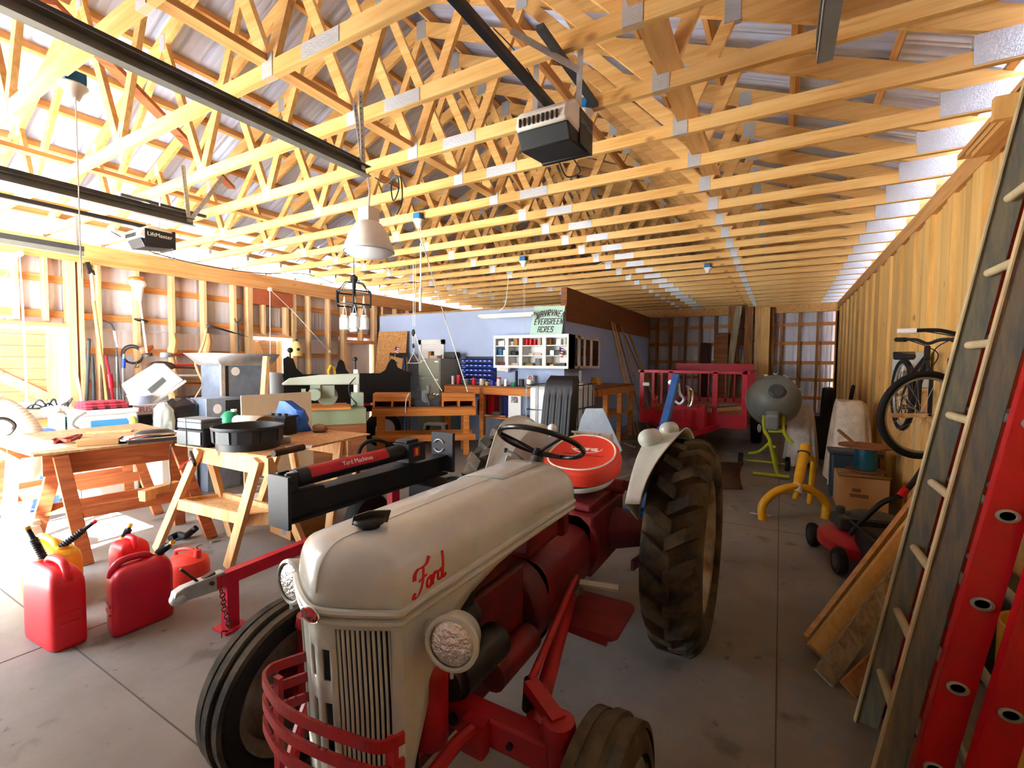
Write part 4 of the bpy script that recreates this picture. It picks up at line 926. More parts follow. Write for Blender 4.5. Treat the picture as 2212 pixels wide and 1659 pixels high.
solo('drain_hose', MB().tube(bez([G(368,1163,.03), G(385,1155,.035), G(400,1158,.04), G(414,1148,.05), G(424,1140,.08)]), .028, 12), Mt['rubber2'], 'bent black rubber hose elbow on the floor behind the gas cans', 'hose')
solo('twig_litter', MB().tube(bez([G(455,1172,.01), G(465,1168,.012), G(475,1166,.01)]), .008, 6), W['gtool'], 'small grey twig on the floor by the cardboard box', 'twig')
# ---- pile along the metal wall
def support(x0, x1, ybot, X, dep, label):      # plain white tote that carries what stands on it
    q0, q1 = AX(x0, ybot, X), AX(x1, ybot, X); zz = (q0.z+q1.z)/2
    t = thing('storage_tote', label, 'tote', (X-dep/2, (q0.y+q1.y)/2, 0), 0, 'white totes under the pile by the wall')
    build('body', MB().b2((X-dep,q0.y,0), (X,q1.y,zz-.03)), Mt['offwhite'], t, bevel=.02); build('lid', MB().b2((X-dep-.01,q0.y-.01,zz-.03), (X+.01,q1.y+.01,zz-.002)), Mt['white'], t, bevel=.006)
    return zz
XP = -6.75
zc_ = support(174, 300, 934, XP, .5, 'white lidded tote under the blue and white cooler')
q0, q1 = AX(176, 934, XP), AX(300, 934, XP); zt_ = AX(240, 884, XP).z
t = thing('cooler', 'white cooler with blue front panel below the red plaid blanket', 'cooler', (XP-.2, (q0.y+q1.y)/2, zc_))
build('body', MB().b2((XP-.42,q0.y,zc_), (XP,q1.y,zt_-.06)), Mt['white'], t, bevel=.02)
build('front_panel', MB().b2((XP,q0.y+.08,zc_+.01), (XP+.012,q1.y-.01,zt_-.12)), mat('cooler_blue', (70,160,226), .4), t, bevel=.01)
build('lid', MB().b2((XP-.43,q0.y-.01,zt_-.058), (XP+.01,q1.y+.01,zt_)), Mt['white'], t, bevel=.015)
def plaid():
    m = bpy.data.materials.new('red_plaid'); m.use_nodes = True; N = m.node_tree.nodes; L = m.node_tree.links; b = N['Principled BSDF']; b.inputs['Roughness'].default_value = .9
    tc = N.new('ShaderNodeTexCoord'); sp = N.new('ShaderNodeSeparateXYZ'); L.new(tc.outputs['Object'], sp.inputs[0]); o = None; outs = []
    for ax in ('X', 'Y'):
        mu = N.new('ShaderNodeMath'); mu.operation = 'MULTIPLY'; mu.inputs[1].default_value = 9; L.new(sp.outputs[ax], mu.inputs[0])
        fr = N.new('ShaderNodeMath'); fr.operation = 'FRACT'; L.new(mu.outputs[0], fr.inputs[0])
        gt = N.new('ShaderNodeMath'); gt.operation = 'GREATER_THAN'; gt.inputs[1].default_value = .55; L.new(fr.outputs[0], gt.inputs[0]); outs.append(gt)
    ad = N.new('ShaderNodeMath'); ad.operation = 'ADD'; L.new(outs[0].outputs[0], ad.inputs[0]); L.new(outs[1].outputs[0], ad.inputs[1])
    dv = N.new('ShaderNodeMath'); dv.operation = 'MULTIPLY'; dv.inputs[1].default_value = .5; L.new(ad.outputs[0], dv.inputs[0])
    rp = N.new('ShaderNodeValToRGB'); L.new(dv.outputs[0], rp.inputs['Fac']); rp.color_ramp.elements[0].color = (*srgb((222,70,92)),1); rp.color_ramp.elements[1].color = (*srgb((44,34,40)),1); L.new(rp.outputs['Color'], b.inputs['Base Color'])
    return m
mb = MB()
for k in range(3): mb.b2((XP-.38+.02*k,q0.y+.05,zt_+.002+.03*k), (XP-.02-.02*k,q1.y-.04-.03*k,zt_+.03+.03*k))
solo('plaid_blanket', mb, plaid(), 'folded red and black plaid blanket on the white cooler', 'blanket', bevel=.012)
# green bottle crate, white bin, lawn chair, ducts at the left
XG = -7.35; q0, q1 = AX(131, 946, XG)+V((0,.03,0)), AX(170, 946, XG); g1 = AX(150, 900, XG).z; g0 = q0.z
t = thing('bottle_crate', 'green slotted plastic crate beside the cooler', 'crate', (XG-.15, (q0.y+q1.y)/2, 0))
build('body', MB().b2((XG-.3,q0.y,0), (XG,q1.y,g1)), mat('crate_green', (40,150,124), .45), t, bevel=.01)
mb = MB()
for k in range(3):
    for j in range(4): build('slot', MB().b2((XG,q0.y+.02+.1*k,g1-.12-.16*j), (XG+.004,q0.y+.06+.1*k,g1-.07-.16*j)), Mt['dgrey'], t)
for k in range(3): build('rail', MB().b2((XG,q0.y,g1-.04-.16*k), (XG+.012,q1.y,g1-.015-.16*k)), mat('crate_rail', (50,170,140), .45), t)
solo('white_bin', MB().b2((-7.45,AX(112,900,-7.3).y,0), (-7.15,AX(131,900,-7.3).y,AX(120,892,-7.3).z)), Mt['offwhite'], 'tall narrow white bin between the shutter sill and green crate', 'bin', bevel=.02)
mb = MB(); pz = AX(120,892,-7.3)
for k in range(5): mb.ball(pz+V((.0+.02*(k % 3)-.1,-.06+.04*k,.035+.015*(k % 2))), .045, 10, 8, sc=(1,1,.7))
solo('paper_wads', mb, Mt['paper'], 'crumpled white paper heaped on the tall white bin', 'paper', kind='stuff')
t = thing('lawn_chair', 'folded aluminium lawn chair leaning on the cooler end', 'chair', (-6.6, 1.9, 0))
build('arm_frame', MB().tube(bez([AX(186,890,-6.62), AX(168,900,-6.62), AX(157,912,-6.6), AX(160,922,-6.6), AX(192,936,-6.58)]), .018, 10).tube(bez([AX(160,922,-6.6), AX(170,960,-6.6), (-6.6,2.0,0.0)]), .014, 8), Mt['alu'], t)
build('seat_web', MB().add([AX(155,920,-6.6), AX(160,930,-6.55), AX(190,940,-6.55), AX(186,934,-6.6)], [(0,1,2,3)]), mat('pale_pink_web', (226,206,198), .8), t, solid=.01)
q = AX(90, 950, -6.9)
solo('blue_sack', MB().ball(AX(90,942,-6.9), .17, 20, 12, sc=(1,.9,.5)).ball(AX(100,938,-6.9), .1, sc=(1,1,.7)).b2((-7.1,q.y-.12,0),(-6.8,q.y+.1,q.z)), mat('blue_sack_cloth', (92,140,226), .6, var=.2), 'slumped bright blue sack behind the plywood table', 'sack', smooth=70)
rp = [(0,.15)]; 
pts = bez([AX(-60,868,-6.6), AX(-10,880,-6.6), AX(30,900,-6.5), AX(58,935,-6.45), AX(66,975,-6.4), (-6.35,1.42,.12)], 14)
solo('flexible_duct', MB().tube(pts, .1, 18, rr=[.11+.006*(i % 2) for i in range(len(pts))]), mat('beige_duct', (216,204,190), .7, var=.04), 'thick beige ribbed flexible duct arching down beside the plywood table', 'duct', smooth=20)
solo('black_hose', MB().tube(bez([AX(-20,905,-6.2), AX(12,905,-6.2), AX(31,918,-6.2), AX(22,935,-6.2), AX(-5,958,-6.2), (-6.2,1.0,.3), (-6.2,1.15,.03)]), .016, 8), Mt['rubber2'], 'thin black hose looped in front of the beige duct', 'hose')
solo('green_barrel', MB().lathe([(.24,0),(.26,.03),(.26,.95),(.22,1.0),(0,1.0)], (-6.75,1.18,0), 32), mat('teal_barrel', (20,120,110), .45), 'teal green barrel standing behind the looped black hose', 'barrel')
mb = MB(); base = AX(70, 918, -7.9)
for k in range(9): mb.tube(bez([V((-8.05,1.9+.05*k,1.02)), V((-7.98+.04*math.sin(k),1.95+.05*k,1.0+.05*(k % 3)+.03)), V((-8.0,2.08+.03*k,1.02))]), .012, 6)
sh = solo('sill_board', MB().b2((-8.3,1.75,.965), (-7.9,2.42,.985)).b2((-8.3,1.78,.0),(-8.26,1.82,.965)).b2((-7.94,1.78,0),(-7.9,1.82,.965)).b2((-7.94,2.36,0),(-7.9,2.4,.965)), W['stud'], 'narrow wooden shelf bench below the shutter sill', 'shelf')
for i in range(len(mb.v)): mb.v[i] = mb.v[i] + V((0,0,-.02))
solo('rope_tangle', mb, Mt['dgrey'], 'tangle of dark rope and straps on the shelf under the shutter', 'rope', kind='stuff')
# white overturned bin, tub, carton, spray bottle, bags
XQ = -7.0
zz = support(284, 345, 925, XQ, .45, 'white lidded tote under the black bag and cartons')
q0, q1 = AX(290, 897, XQ), AX(350, 893, XQ); zc2 = (q0.z+q1.z)/2
t = thing('black_tray', 'black plastic crate below the printed carton', 'crate', (XQ-.2, (q0.y+q1.y)/2, zz))
build('body', MB().b2((XQ-.4,q0.y+.05,zz), (XQ,q1.y,zc2-.02)), Mt['black'], t, bevel=.01); build('rim', MB().b2((XQ-.41,q0.y+.04,zc2-.02), (XQ+.01,q1.y+.01,zc2-.002)), Mt['dgrey'], t)
ca = mat('pink_white_carton', (226,216,214), .7); zt3 = AX(320, 874, XQ).z
t = thing('carton', 'long pale carton with red lettering under the pale blue tub', 'box', (XQ-.2, (q0.y+q1.y)/2, zc2))
build('body', MB().b2((XQ-.38,q0.y,zc2), (XQ,q1.y+.03,zt3)), ca, t, bevel=.004)
text('lettering', 'CRISCO', .11, (XQ+.002, (q0.y+q1.y)/2+.02, (zc2+zt3)/2), (0,1,0), (0,0,1), mat('faded_red_ink', (196,120,120), .8), t, .0005)
p = AX(302, 873, XQ-.15); p.z = zt3
solo('pale_tub', MB().lathe([(.10,0),(.125,.10),(.135,.105),(.135,.115),(0,.115)], p, 28), mat('pale_blue_plastic', (206,216,236), .5), 'pale blue lidded tub on the long carton', 'tub')
t = thing('white_crate', 'white plastic bin tipped upside down on the pile by the tool wall', 'bin', tuple(AX(325, 850, XQ-.3)))
cc = AX(326, 838, XQ-.3)+V((0,0,.05)); Rm = (Matrix.Rotation(math.radians(36), 3, 'X'))
mb = MB(); u1, v1 = .30, .17
mb.add([cc + Rm @ V(q) for q in ((-.16,-u1,-v1),(.16,-u1,-v1),(.16,u1,-v1*.9),(-.16,u1,-v1*.9),(-.13,-u1*.75,v1),(.13,-u1*.75,v1),(.13,u1*.85,v1),(-.13,u1*.85,v1))], [(0,1,2,3),(7,6,5,4),(0,4,5,1),(1,5,6,2),(2,6,7,3),(3,7,4,0)])
build('body', mb, Mt['white'], t, bevel=.02)
build('rim', MB().bar(cc+Rm @ V((.17,-u1-.09,-v1)), cc+Rm @ V((.17,u1,-v1)), .03, .03).bar(cc+Rm @ V((-.17,-u1-.09,-v1)), cc+Rm @ V((.17,-u1-.09,-v1)), .03, .03), Mt['white'], t)
build('printed_label', MB().bar(cc+Rm @ V((.163,-.12,-.02)), cc+Rm @ V((.15,.12,.0)), .002, .07), Mt['grey'], t)
p = AX(288, 925, XQ+.45)
zz3 = support(280, 297, 930, XQ+.52, .14, 'small white tote under the spray bottle')
p = V((XQ+.45, p.y, zz3))
t = thing('spray_bottle', 'spray bottle of yellow liquid with white trigger head', 'bottle', tuple(p))
build('bottle', MB().lathe([(.036,0),(.038,.01),(.038,.12),(.02,.15),(.016,.165)], p, 20), mat('yellow_liquid', (206,196,84), .2), t); build('trigger_head', MB().b2(p+V((-.02,-.05,.16)), p+V((.02,.03,.20))).b2(p+V((-.008,-.05,.12)), p+V((.008,-.035,.165))), Mt['white'], t, bevel=.004)
def sack(c, rx, ry, h, mtl, label, cat, name, lobes=7, sd=1):
    rnd = random.Random(sd); ph = [rnd.uniform(0,6.28) for _ in range(6)]
    def f(u, v):
        th = 2*PI*u; k = (1-.12*v-.55*max(0, v-.8)/.2) * (.9+.1*min(1, v*5))
        w = 1+.05*math.sin(lobes*th+ph[0]+5*v)+.04*math.sin((lobes+4)*th+ph[1]-7*v)
        return V(c)+V((rx*k*w*spow(math.cos(th), .7), ry*k*w*spow(math.sin(th), .7), h*(v-.06*math.sin(3*th+ph[2])*v)))
    return solo(name, MB().grid(f, 44, 16, closed=True).add([f(i/44, 1.) for i in range(44)], [tuple(range(44))]), mtl, label, cat, smooth=70)
zz4 = support(345, 426, 930, -6.2, .45, 'white lidded tote under the black trash bag')
p = AX(395, 925, -6.42); sack((-6.40, p.y-.05, zz4), .2, .25, AX(395,862,-6.42).z-zz4, mat('black_bag', (26,22,26), .3, bump=.5, bscale=12), 'full black plastic trash bag on the pile near the galvanised feeder', 'bag', 'trash_bag', sd=3)
p = AX(352, 925, -6.2); sack((-6.12, p.y-.02, zz4), .07, .10, AX(352,872,-6.12).z-zz4, mat('white_bag', (214,232,226), .4, bump=.4, bscale=14), 'small white plastic bag against the black trash bag', 'bag', 'carrier_bag', sd=5)
# galvanised feeder with flared top, box in front of it, leaning post, beige panel
XFe = -6.5; y0, y1 = AX(482, 860, XFe).y, AX(583, 860, XFe).y; zA, zB = AX(520,858,XFe).z, AX(520,788,XFe).z; zC = AX(520,764,XFe).z
gv = mat('blue_grey_galvanised', (142,156,176), .35, .5, var=.15, nscale=5)
t = thing('grain_feeder', 'tall galvanised sheet metal feeder with flared hopper rim and round white sticker', 'feeder', (XFe-.3, (y0+y1)/2, 0))
build('cabinet', MB().b2((XFe-.55,y0,.0), (XFe,y1,zB)), gv, t, bevel=.004)
build('corner_angle', MB().b2((XFe-.02,y0-.03,.0), (XFe+.02,y0+.02,zB)), Mt['steel'], t)
build('corner_gap', MB().b2((XFe,y0+.035,zA-.3), (XFe+.004,y0+.075,zB-.01)), Mt['black'], t)
hp = [(-.58,-.02,zB),(.03,-.02,zB),(.16,-.2,zC-.01),(-.7,-.2,zC-.01)]
build('hopper', MB().add([(XFe-.56,y0-.02,zB-.01),(XFe+.02,y0-.02,zB-.01),(XFe+.02,y1+.02,zB-.01),(XFe-.56,y1+.02,zB-.01),(XFe-.66,y0-.17,zC),(XFe+.10,y0-.17,zC),(XFe+.10,y1+.10,zC),(XFe-.66,y1+.10,zC)], [(0,4,5,1),(1,5,6,2),(2,6,7,3),(3,7,4,0),(0,1,2,3)]), Mt['steel'], t, solid=.006)
build('sticker', MB().cyl((XFe,y0+.17,zB-.09), (XFe+.004,y0+.17,zB-.09), .058, n=32), Mt['white'], t)
XF2 = -6.05; y0, y1 = AX(446, 905, XF2).y, AX(520, 905, XF2).y; zA = AX(480,860,XF2).z
t = thing('metal_box', 'low galvanised box with open dark side in front of the feeder', 'box', (XF2-.2, (y0+y1)/2, 0))
build('body', MB().b2((XF2-.38,y0,.0), (XF2,y1-.02,zA)), gv, t, bevel=.004)
build('open_side', MB().b2((XF2,(y0+y1)/2+.02,.3), (XF2+.004,y1-.01,zA-.03)), Mt['black'], t); build('sticker', MB().lathe([(.05,0),(.05,.003),(0,.003)], (XF2,y0+.13,zA-.13), 24, (1,0,0), sy=1.2), Mt['white'], t)
solo('leaning_post', MB().bar(AX(560,850,-6.0)*1.0 + V((0,0,-.75)), AX(576,770,-6.05), .05, .10, up=(1,0,0)), W['fir'], 'pale squared timber post leaning in front of the galvanised feeder', 'post')
pA, pB = AX(520, 915, -5.55), AX(671, 912, -5.55)
zt5 = AX(600, 850, -5.55).z
solo('beige_panel', MB().add([(-5.50,pA.y,0),(-5.50,pB.y-.0,0),(-5.55,pB.y,zt5),(-5.55,pA.y,zt5),(-5.485,pA.y,0),(-5.485,pB.y,0),(-5.535,pB.y,zt5),(-5.535,pA.y,zt5)], [(3,2,1,0),(4,5,6,7),(0,1,5,4),(1,2,6,5),(2,3,7,6),(3,0,4,7)]), Mt['mdf'], 'plain beige board panel standing upright behind the flake board table', 'panel')
# ================================================================ CENTRE AND BACK
PL, PR = G(812, 962)*.87, G(1020, 957)*.87; PL.z = PR.z = 0; u = (PR-PL); LB = u.length; rz = math.atan2(u.y, u.x)
wt = thing('workbench', 'varnished brown wooden workbench holding two long wooden boxes and a carburettor', 'workbench', tuple(PL), rz)
zt6 = .835; ov = .06
for y in (0, .55):
    build('top_rail', MB().b2((-ov,y-.02,zt6-.135), (LB+ov,y+.02,zt6)), W['bench'], wt, world=False, bevel=.003)
    build('foot_rail', MB().b2((-ov,y-.02,.265), (LB+ov,y+.02,.375)), W['bench'], wt, world=False, bevel=.003)
    for x in (.06, LB-.10):
        build('leg', MB().b2((x-.05,y+.02,0), (x+.05,y+.06,zt6-.02)), W['bench'], wt, world=False, bevel=.003)
build('top_board', MB().b2((-ov,-.02,zt6), (LB+ov,.57,zt6+.02)), W['brown'], wt, world=False)
build('inner_rail', MB().b2((.1,.2,zt6-.12), (LB-.1,.24,zt6-.02)), W['fir'], wt, world=False)
def local(px, py, y=0.): # point of the bench front plane in its own frame
    d = ray(px, py); n = V((-math.sin(rz), math.cos(rz), 0)); k = (PL+n*y-EYE).dot(n)/d.dot(n); p = EYE+d*k-PL
    return V((p.x*math.cos(rz)+p.y*math.sin(rz), y, p.z))
zb = zt6+.021
for lab, x0, x1 in (('long varnished wooden box on the workbench near the black trailer', 805, 887), ('long varnished wooden box on the workbench near the grey tank', 955, 1027)):
    a, b_ = local(x0, 860).x, local(x1, 860).x; h = local(x0, 851).z-zb
    t = thing('wooden_box', lab, 'box', tuple(PL + Matrix.Rotation(rz, 3, 'Z') @ V(((a+b_)/2, .02, zb))), rz)
    L2 = (b_-a)/2
    build('lid', MB().b2((-L2,.0,h*.42), (L2,.45,h)), W['bench'], t, world=False, bevel=.004)
    build('end_board', MB().b2((-L2,0,0), (-L2+.03,.45,h*.42)), W['bench'], t, world=False); build('end_board', MB().b2((L2-.03,0,0), (L2,.45,h*.42)), W['bench'], t, world=False)
    build('divider', MB().b2((-.01,0,0), (.02,.45,h*.42)), W['bench'], t, world=False); build('back_board', MB().b2((-L2,.42,0), (L2,.45,h*.42)), W['brown'], t, world=False)
    build('groove', MB().b2((-L2,-.004,h*.70), (L2,.002,h*.73)), W['brown'], t, world=False)
ex = local(920, 860).x
t = thing('engine_parts', 'grey small engine with carburettor arms standing between the wooden boxes', 'engine', tuple(PL + Matrix.Rotation(rz, 3, 'Z') @ V((ex, .25, zb))), rz)
build('pan', MB().prism([(-.22,0),(.22,0),(.25,.17),(.16,.13),(.1,.09),(-.1,.09),(-.23,.15)], (0,-.14,0), (1,0,0), (0,0,1), -.3), Mt['dgrey'], t, world=False, bevel=.006)
build('block', MB().b2((-.07,-.08,.06), (.06,.08,.27)), mat('engine_grey', (120,130,128), .5), t, world=False, bevel=.01)
build('stack', MB().cyl((.05,0,.2), (.05,0,.36), .035).cyl((-.0,-.09,.10),(-.0,-.12,.12),.07,.06), Mt['grey'], t, world=False)
build('lever', MB().tube(bez([(-.07,0,.22),(-.14,-.02,.28),(-.2,-.03,.22)]), .012).b2((-.13,-.03,.27),(-.08,.02,.34)), Mt['dgrey'], t, world=False)
build('crank_arm', MB().bar((.0,-.12,.22), (.06,-.14,.02), .03, .04), Mt['dgrey'], t, world=False)
build('pipe_fitting', MB().tube(bez([(.05,0,.2),(.12,0,.22),(.18,0,.18),(.21,0,.19)]), .015).ball((.15,0,.2),.03).ball((.21,0,.19),.025), Mt['chrome'], t, world=False)
solo('strap', MB().tube(bez([PL+Matrix.Rotation(rz,3,'Z') @ V(q) for q in ((.55,-.03,zb+.24),(.5,-.035,zb+.12),(.49,-.04,zb-.06),(.5,-.04,zb-.1))]), .008, 6), Mt['white'], 'thin white tipped strap hanging over the workbench edge', 'strap')
# step stool behind the bench
p = V((-5.8,7.08,0)); t = thing('step_stool', 'pale grey folding step stool standing behind the workbench', 'stool', tuple(p), .35)
pg = mat('pale_grey_plastic', (206,216,224), .5)
build('step_top', MB().b2((-.2,-.12,.40), (.2,.12,.44)), pg, t, world=False, bevel=.01)
for x in (-1, 1):
    for y in (-1, 1): build('leg', MB().bar((x*.18,y*.10,.41), (x*.27,y*.16,0), .06, .03), pg if y < 0 else Mt['black'], t, world=False)
# ---- dump trailer
Lp, Rp = V((-7.1,4.75,0)), V((-6.35,6.95,0)); u = Rp-Lp; LD = u.length; rz2 = math.atan2(u.y, u.x)
dt = thing('dump_trailer', 'black dump trailer with curved side panel parked near the white door', 'trailer', tuple(Lp), rz2)
bk = mat('trailer_black', (22,22,24), .4, var=.1)
prof = [(0,.86),(0,1.66),(.07,1.70),(.15,1.66),(.20,1.50),(.30,1.40),(.45,1.36),(.82,1.36),(.86,1.5),(.90,1.62),(.95,1.66),(1.0,1.62),(1.04,1.48),(1.10,1.41),(1.70,1.41),(1.80,1.47),(1.86,1.6),(1.92,1.68),(1.99,1.66),(2.05,1.52),(2.2,1.45),(LD,1.42),(LD,.86)]
for y in (0, .95): build('side_panel', MB().prism(prof if y == 0 else [(0,.86),(0,1.36),(LD,1.36),(LD,.86)], (0,y,0), (1,0,0), (0,0,1), .03), bk, dt, world=False)
build('bed_floor', MB().b2((0,.0,.84), (LD,.98,.90)), bk, dt, world=False); build('front_gate', MB().b2((LD-.03,0,.86), (LD,.98,1.42)), bk, dt, world=False); build('tail_gate', MB().b2((0,0,.86), (.03,.98,1.42)), bk, dt, world=False)
build('side_rail', MB().b2((-.02,-.05,1.36), (LD+.02,.0,1.40)).b2((-.02,-.06,.80), (LD+.02,.0,.88)), bk, dt, world=False)
for k in range(12): build('reflector', MB().b2((.7+k*.13,-.064,.815), (.83+k*.13,-.058,.86)), Mt['redm'] if k % 2 else Mt['paper'], dt, world=False)
for x in (1.05, 1.75):
    w_ = build('wheel', MB().lathe(tyre_prof(.34, .2, .19), (x,-.02,.34), 36, (0,1,0), cap=False), Mt['rubber2'], dt, world=False)
    build('wheel_rim', MB().lathe([(.2,-.09),(.18,-.07),(.15,-.05),(.05,-.08),(0,-.09)], (x,-.02,.34), 24, (0,1,0)), mat('white_steel_rim', (200,196,196), .4), w_, world=False)
build('frame', MB().b2((-.1,.3,.66), (LD+.2,.38,.82)).b2((-.1,.62,.66), (LD+.2,.7,.82)).b2((1.0,.0,.30),(1.1,.98,.38)), bk, dt, world=False)
build('lever_knob', MB().ball((.1,-.04,1.80), .045).cyl((.1,-.04,1.66),(.1,-.04,1.78),.012), Mt['black'], dt, world=False)
# ---- radial arm saw on its stand
zs = 0.93; pS = V((-5.85,4.75,0))
t = thing('radial_arm_saw', 'sage green radial arm saw with white column on an olive stand', 'saw', tuple(pS), .95)
build('stand', MB().b2((-.42,-.35,0), (.42,.35,.70)), W['brown'], t, world=False); build('base_box', MB().b2((-.42,-.36,.70), (.42,.36,zs)), mat('olive_green_enamel', (138,146,112), .5), t, world=False, bevel=.008)
build('table_board', MB().b2((-.46,-.42,zs), (.2,.40,zs+.03)), W['bench'], t, world=False)
build('column', MB().cyl((.32,.0,zs), (.32,.0,1.50), .045, n=20), Mt['offwhite'], t, world=False)
build('column_base', MB().b2((.24,-.09,zs), (.42,.09,zs+.22)), Mt['sage'], t, world=False, bevel=.015)
build('arm', MB().prism([(.36,1.27),(.36,1.44),(-.2,1.42),(-.62,1.37),(-.72,1.29),(-.70,1.27)], (0,-.055,0), (1,0,0), (0,0,1), -.11), mat('pale_sage', (190,198,180), .45), t, world=False, bevel=.02)
build('motor', MB().cyl((-.28,-.14,1.13), (-.28,.14,1.13), .09, n=24), Mt['sage'], t, world=False, bevel=.01)
build('blade_guard', MB().cyl((-.10,.03,1.10), (-.10,.07,1.10), .15, n=32).b2((-.24,-.02,1.1),(.0,.08,1.26)), Mt['sage'], t, world=False)
build('yoke', MB().b2((-.34,-.05,1.2), (-.2,.05,1.28)).b2((-.46,-.16,1.08),(-.40,-.1,1.22)), Mt['sage'], t, world=False)
build('crank', MB().ball((.3,0,1.66), .035).cyl((.3,0,1.5), (.3,0,1.64), .014), Mt['black'], t, world=False)
build('cable', MB().tube(bez([(.3,-.05,1.38),(.2,-.07,1.25),(.22,-.08,1.1),(.3,-.1,.98),(.25,-.12,.95)]), .008, 6), Mt['black'], t, world=False)
q = AX(716, 805, -6.05)
solo('rope_coil', MB().tube([q+V((.02*math.sin(k*2.1), .06*math.cos(k*.9)*(1+.1*math.sin(k)), .11*math.sin(k*.9))) for k in range(40)], .011, 6), mat('yellow_rope', (216,178,40), .8), 'coil of yellow rope hanging beside the white saw column', 'rope')
# ---- leaning sheets, placard, flag, OSB
XO0, XO1 = AY(816,760,7.93).x, AY(878,760,7.93).x; zO = AY(846,716,7.93).z
solo('leaning_sheet', MB().add([(XO0,7.70,0),(XO1,7.70,0),(XO1,7.98,zO),(XO0,7.98,zO),(XO0,7.68,0),(XO1,7.68,0),(XO1,7.96,zO),(XO0,7.96,zO)], [(3,2,1,0),(4,5,6,7),(0,1,5,4),(1,2,6,5),(2,3,7,6),(3,0,4,7)]), Mt['osb'], 'tall flake board sheet leaning against the pale blue wall', 'sheet')
a, b_ = AY(836,762,7.5).x, AY(876,762,7.5).x; zz = AY(855,762,7.5).z
solo('leaning_sheet', MB().add([(a,7.42,0),(b_,7.42,0),(b_,7.6,zz),(a,7.6,zz),(a,7.40,0),(b_,7.40,0),(b_,7.58,zz),(a,7.58,zz)], [(3,2,1,0),(4,5,6,7),(0,1,5,4),(1,2,6,5),(2,3,7,6),(3,0,4,7)]), bk, 'black sheet leaning in front of the tall flake board', 'sheet')
for k, (x, m, l) in enumerate(((872, Mt['blue'], 'thin blue pole leaning beside the black sheet'), (879, W['old'], 'dark brown board edge leaning beside the thin blue pole'))):
    solo('pole', MB().bar(V((AY(x-2,850,7.3).x+.1,7.30,0)), AY(x,772,7.37), .03, .03), m, l, 'pole')
pp_ = AY(857, 783, 7.34)
t = thing('tree_placard', 'wooden placard with a black evergreen tree shape on a pale stake', 'sign', (pp_.x, 7.34, 0))
build('stake', MB().bar(V((AY(852,850,7.34).x,7.33,0)), AY(867,790,7.34), .05, .02, up=(0,1,0)), W['fir'], t)
Rz = Matrix.Rotation(.17, 3, 'Y'); s_ = mpp(pp_)
pb = build('board', MB().box(pp_-V((0,.02,0)), (38*s_,.018,23*s_), m=Rz), Mt['card'], t)
tree = [(-.09,.0),(-.06,.01),(-.05,.035),(-.02,.012),(-.01,.03),(.02,.01),(.025,.022),(.07,.002),(.09,0)]
tree = tree + [(x, -y) for x, y in reversed(tree[1:-1])]
build('tree_shape', MB().prism(tree, pp_-V((0,.031,0)), Rz @ V((1,0,0)), Rz @ V((0,0,1)), -.003), Mt['black'], pb)
def flag(name, label, o, w, h, lean=0.):
    t = thing(name, label, 'flag', tuple(o)); d = V((math.sin(lean),0,math.cos(lean)))
    build('stick', MB().cyl(o, o+d*(h*1.9), .004, n=6), W['fir'], t)
    s0 = o+d*h*.8
    mb = MB()
    for k in range(7): mb.cur = k % 2; mb.grid(lambda a, b_: s0 + V((w*a, -.01+.012*math.sin(6*a), 0)) + d*(h*(k+b_)/7) + V((0,0,-.25*w*a)), 8, 2)
    build('stripes', mb, [mat('flag_red', (184,40,60), .8), Mt['paper']], t, solid=.002)
    build('canton', MB().grid(lambda a, b_: s0 + V((w*.45*a, -.014, 0)) + d*(h*(.48+.52*b_)) + V((0,0,-.25*w*.45*a)), 4, 4), mat('flag_blue', (54,60,120), .8), t, solid=.002)
    return t
flag('small_flag', 'small striped flag stuck above the tree placard', AY(853,772,7.25)-V((0,0,.02)), .10, .14, .1)
# ---- grey filing cabinet and what stands on it
YC = 7.25; x0, x1 = AY(903,800,YC).x, AY(950,800,YC).x; zc = AY(930,774,YC).z; yd = YC+.60
t = thing('filing_cabinet', 'tall olive grey steel filing cabinet in front of the white inner door', 'cabinet', ((x0+x1)/2, YC, 0))
build('body', MB().b2((x0,YC+.02,0), (x1,yd,zc)), Mt['olive'], t, bevel=.004)
zm = AY(930,814,YC).z
for k, (z0, z1) in enumerate(((zm+.01,zc-.02),(zm-.62,zm-.01),(.05,zm-.64))):
    d = build('drawer', MB().b2((x0+.01,YC,z0), (x1-.01,YC+.02,z1)), Mt['olive'], t, bevel=.003)
    build('label_holder', MB().b2((x1-.13,YC-.006,z1-.06), (x1-.04,YC,z1-.03)), Mt['paper'], d)
    build('handle', MB().b2((x0+.08,YC-.02,z1-.04), (x0+.2,YC,z1-.02)), Mt['steel'], d)
def bxi(name, label, cat, px0, px1, py0, py1, Y, dep, mtl, group=None, **k):   # small box by its outline
    a, b_ = AY(px0,py1,Y), AY(px1,py1,Y); z1 = AY((px0+px1)/2,py0,Y).z; z0 = k.pop('z0', (a.z+b_.z)/2)
    return solo(name, MB().b2((a.x,Y,z0), (b_.x,Y+dep,z1)), mtl, label, cat, group, **k)
def cyi(name, label, cat, px, r, py0, py1, Y, mtl, z0=None, lid=None, group=None):
    p = AY(px,py1,Y); R = r*mpp(p); z1 = AY(px,py0,Y).z; z0 = p.z if z0 is None else z0; h = z1-z0
    t = thing(name, label, cat, (p.x,Y+R,z0), 0, group)
    build('body', MB().lathe([(R*.96,0),(R,h*.05),(R,h*.75),(R*.9,h*.85)] if lid else [(R*.96,0),(R,h*.05),(R,h),(0,h)], (p.x,Y+R,z0), 18), mtl, t)
    if lid: build('lid', MB().lathe([(R*.95,h*.82),(R*.95,h),(0,h)], (p.x,Y+R,z0), 18), lid, t)
    return t
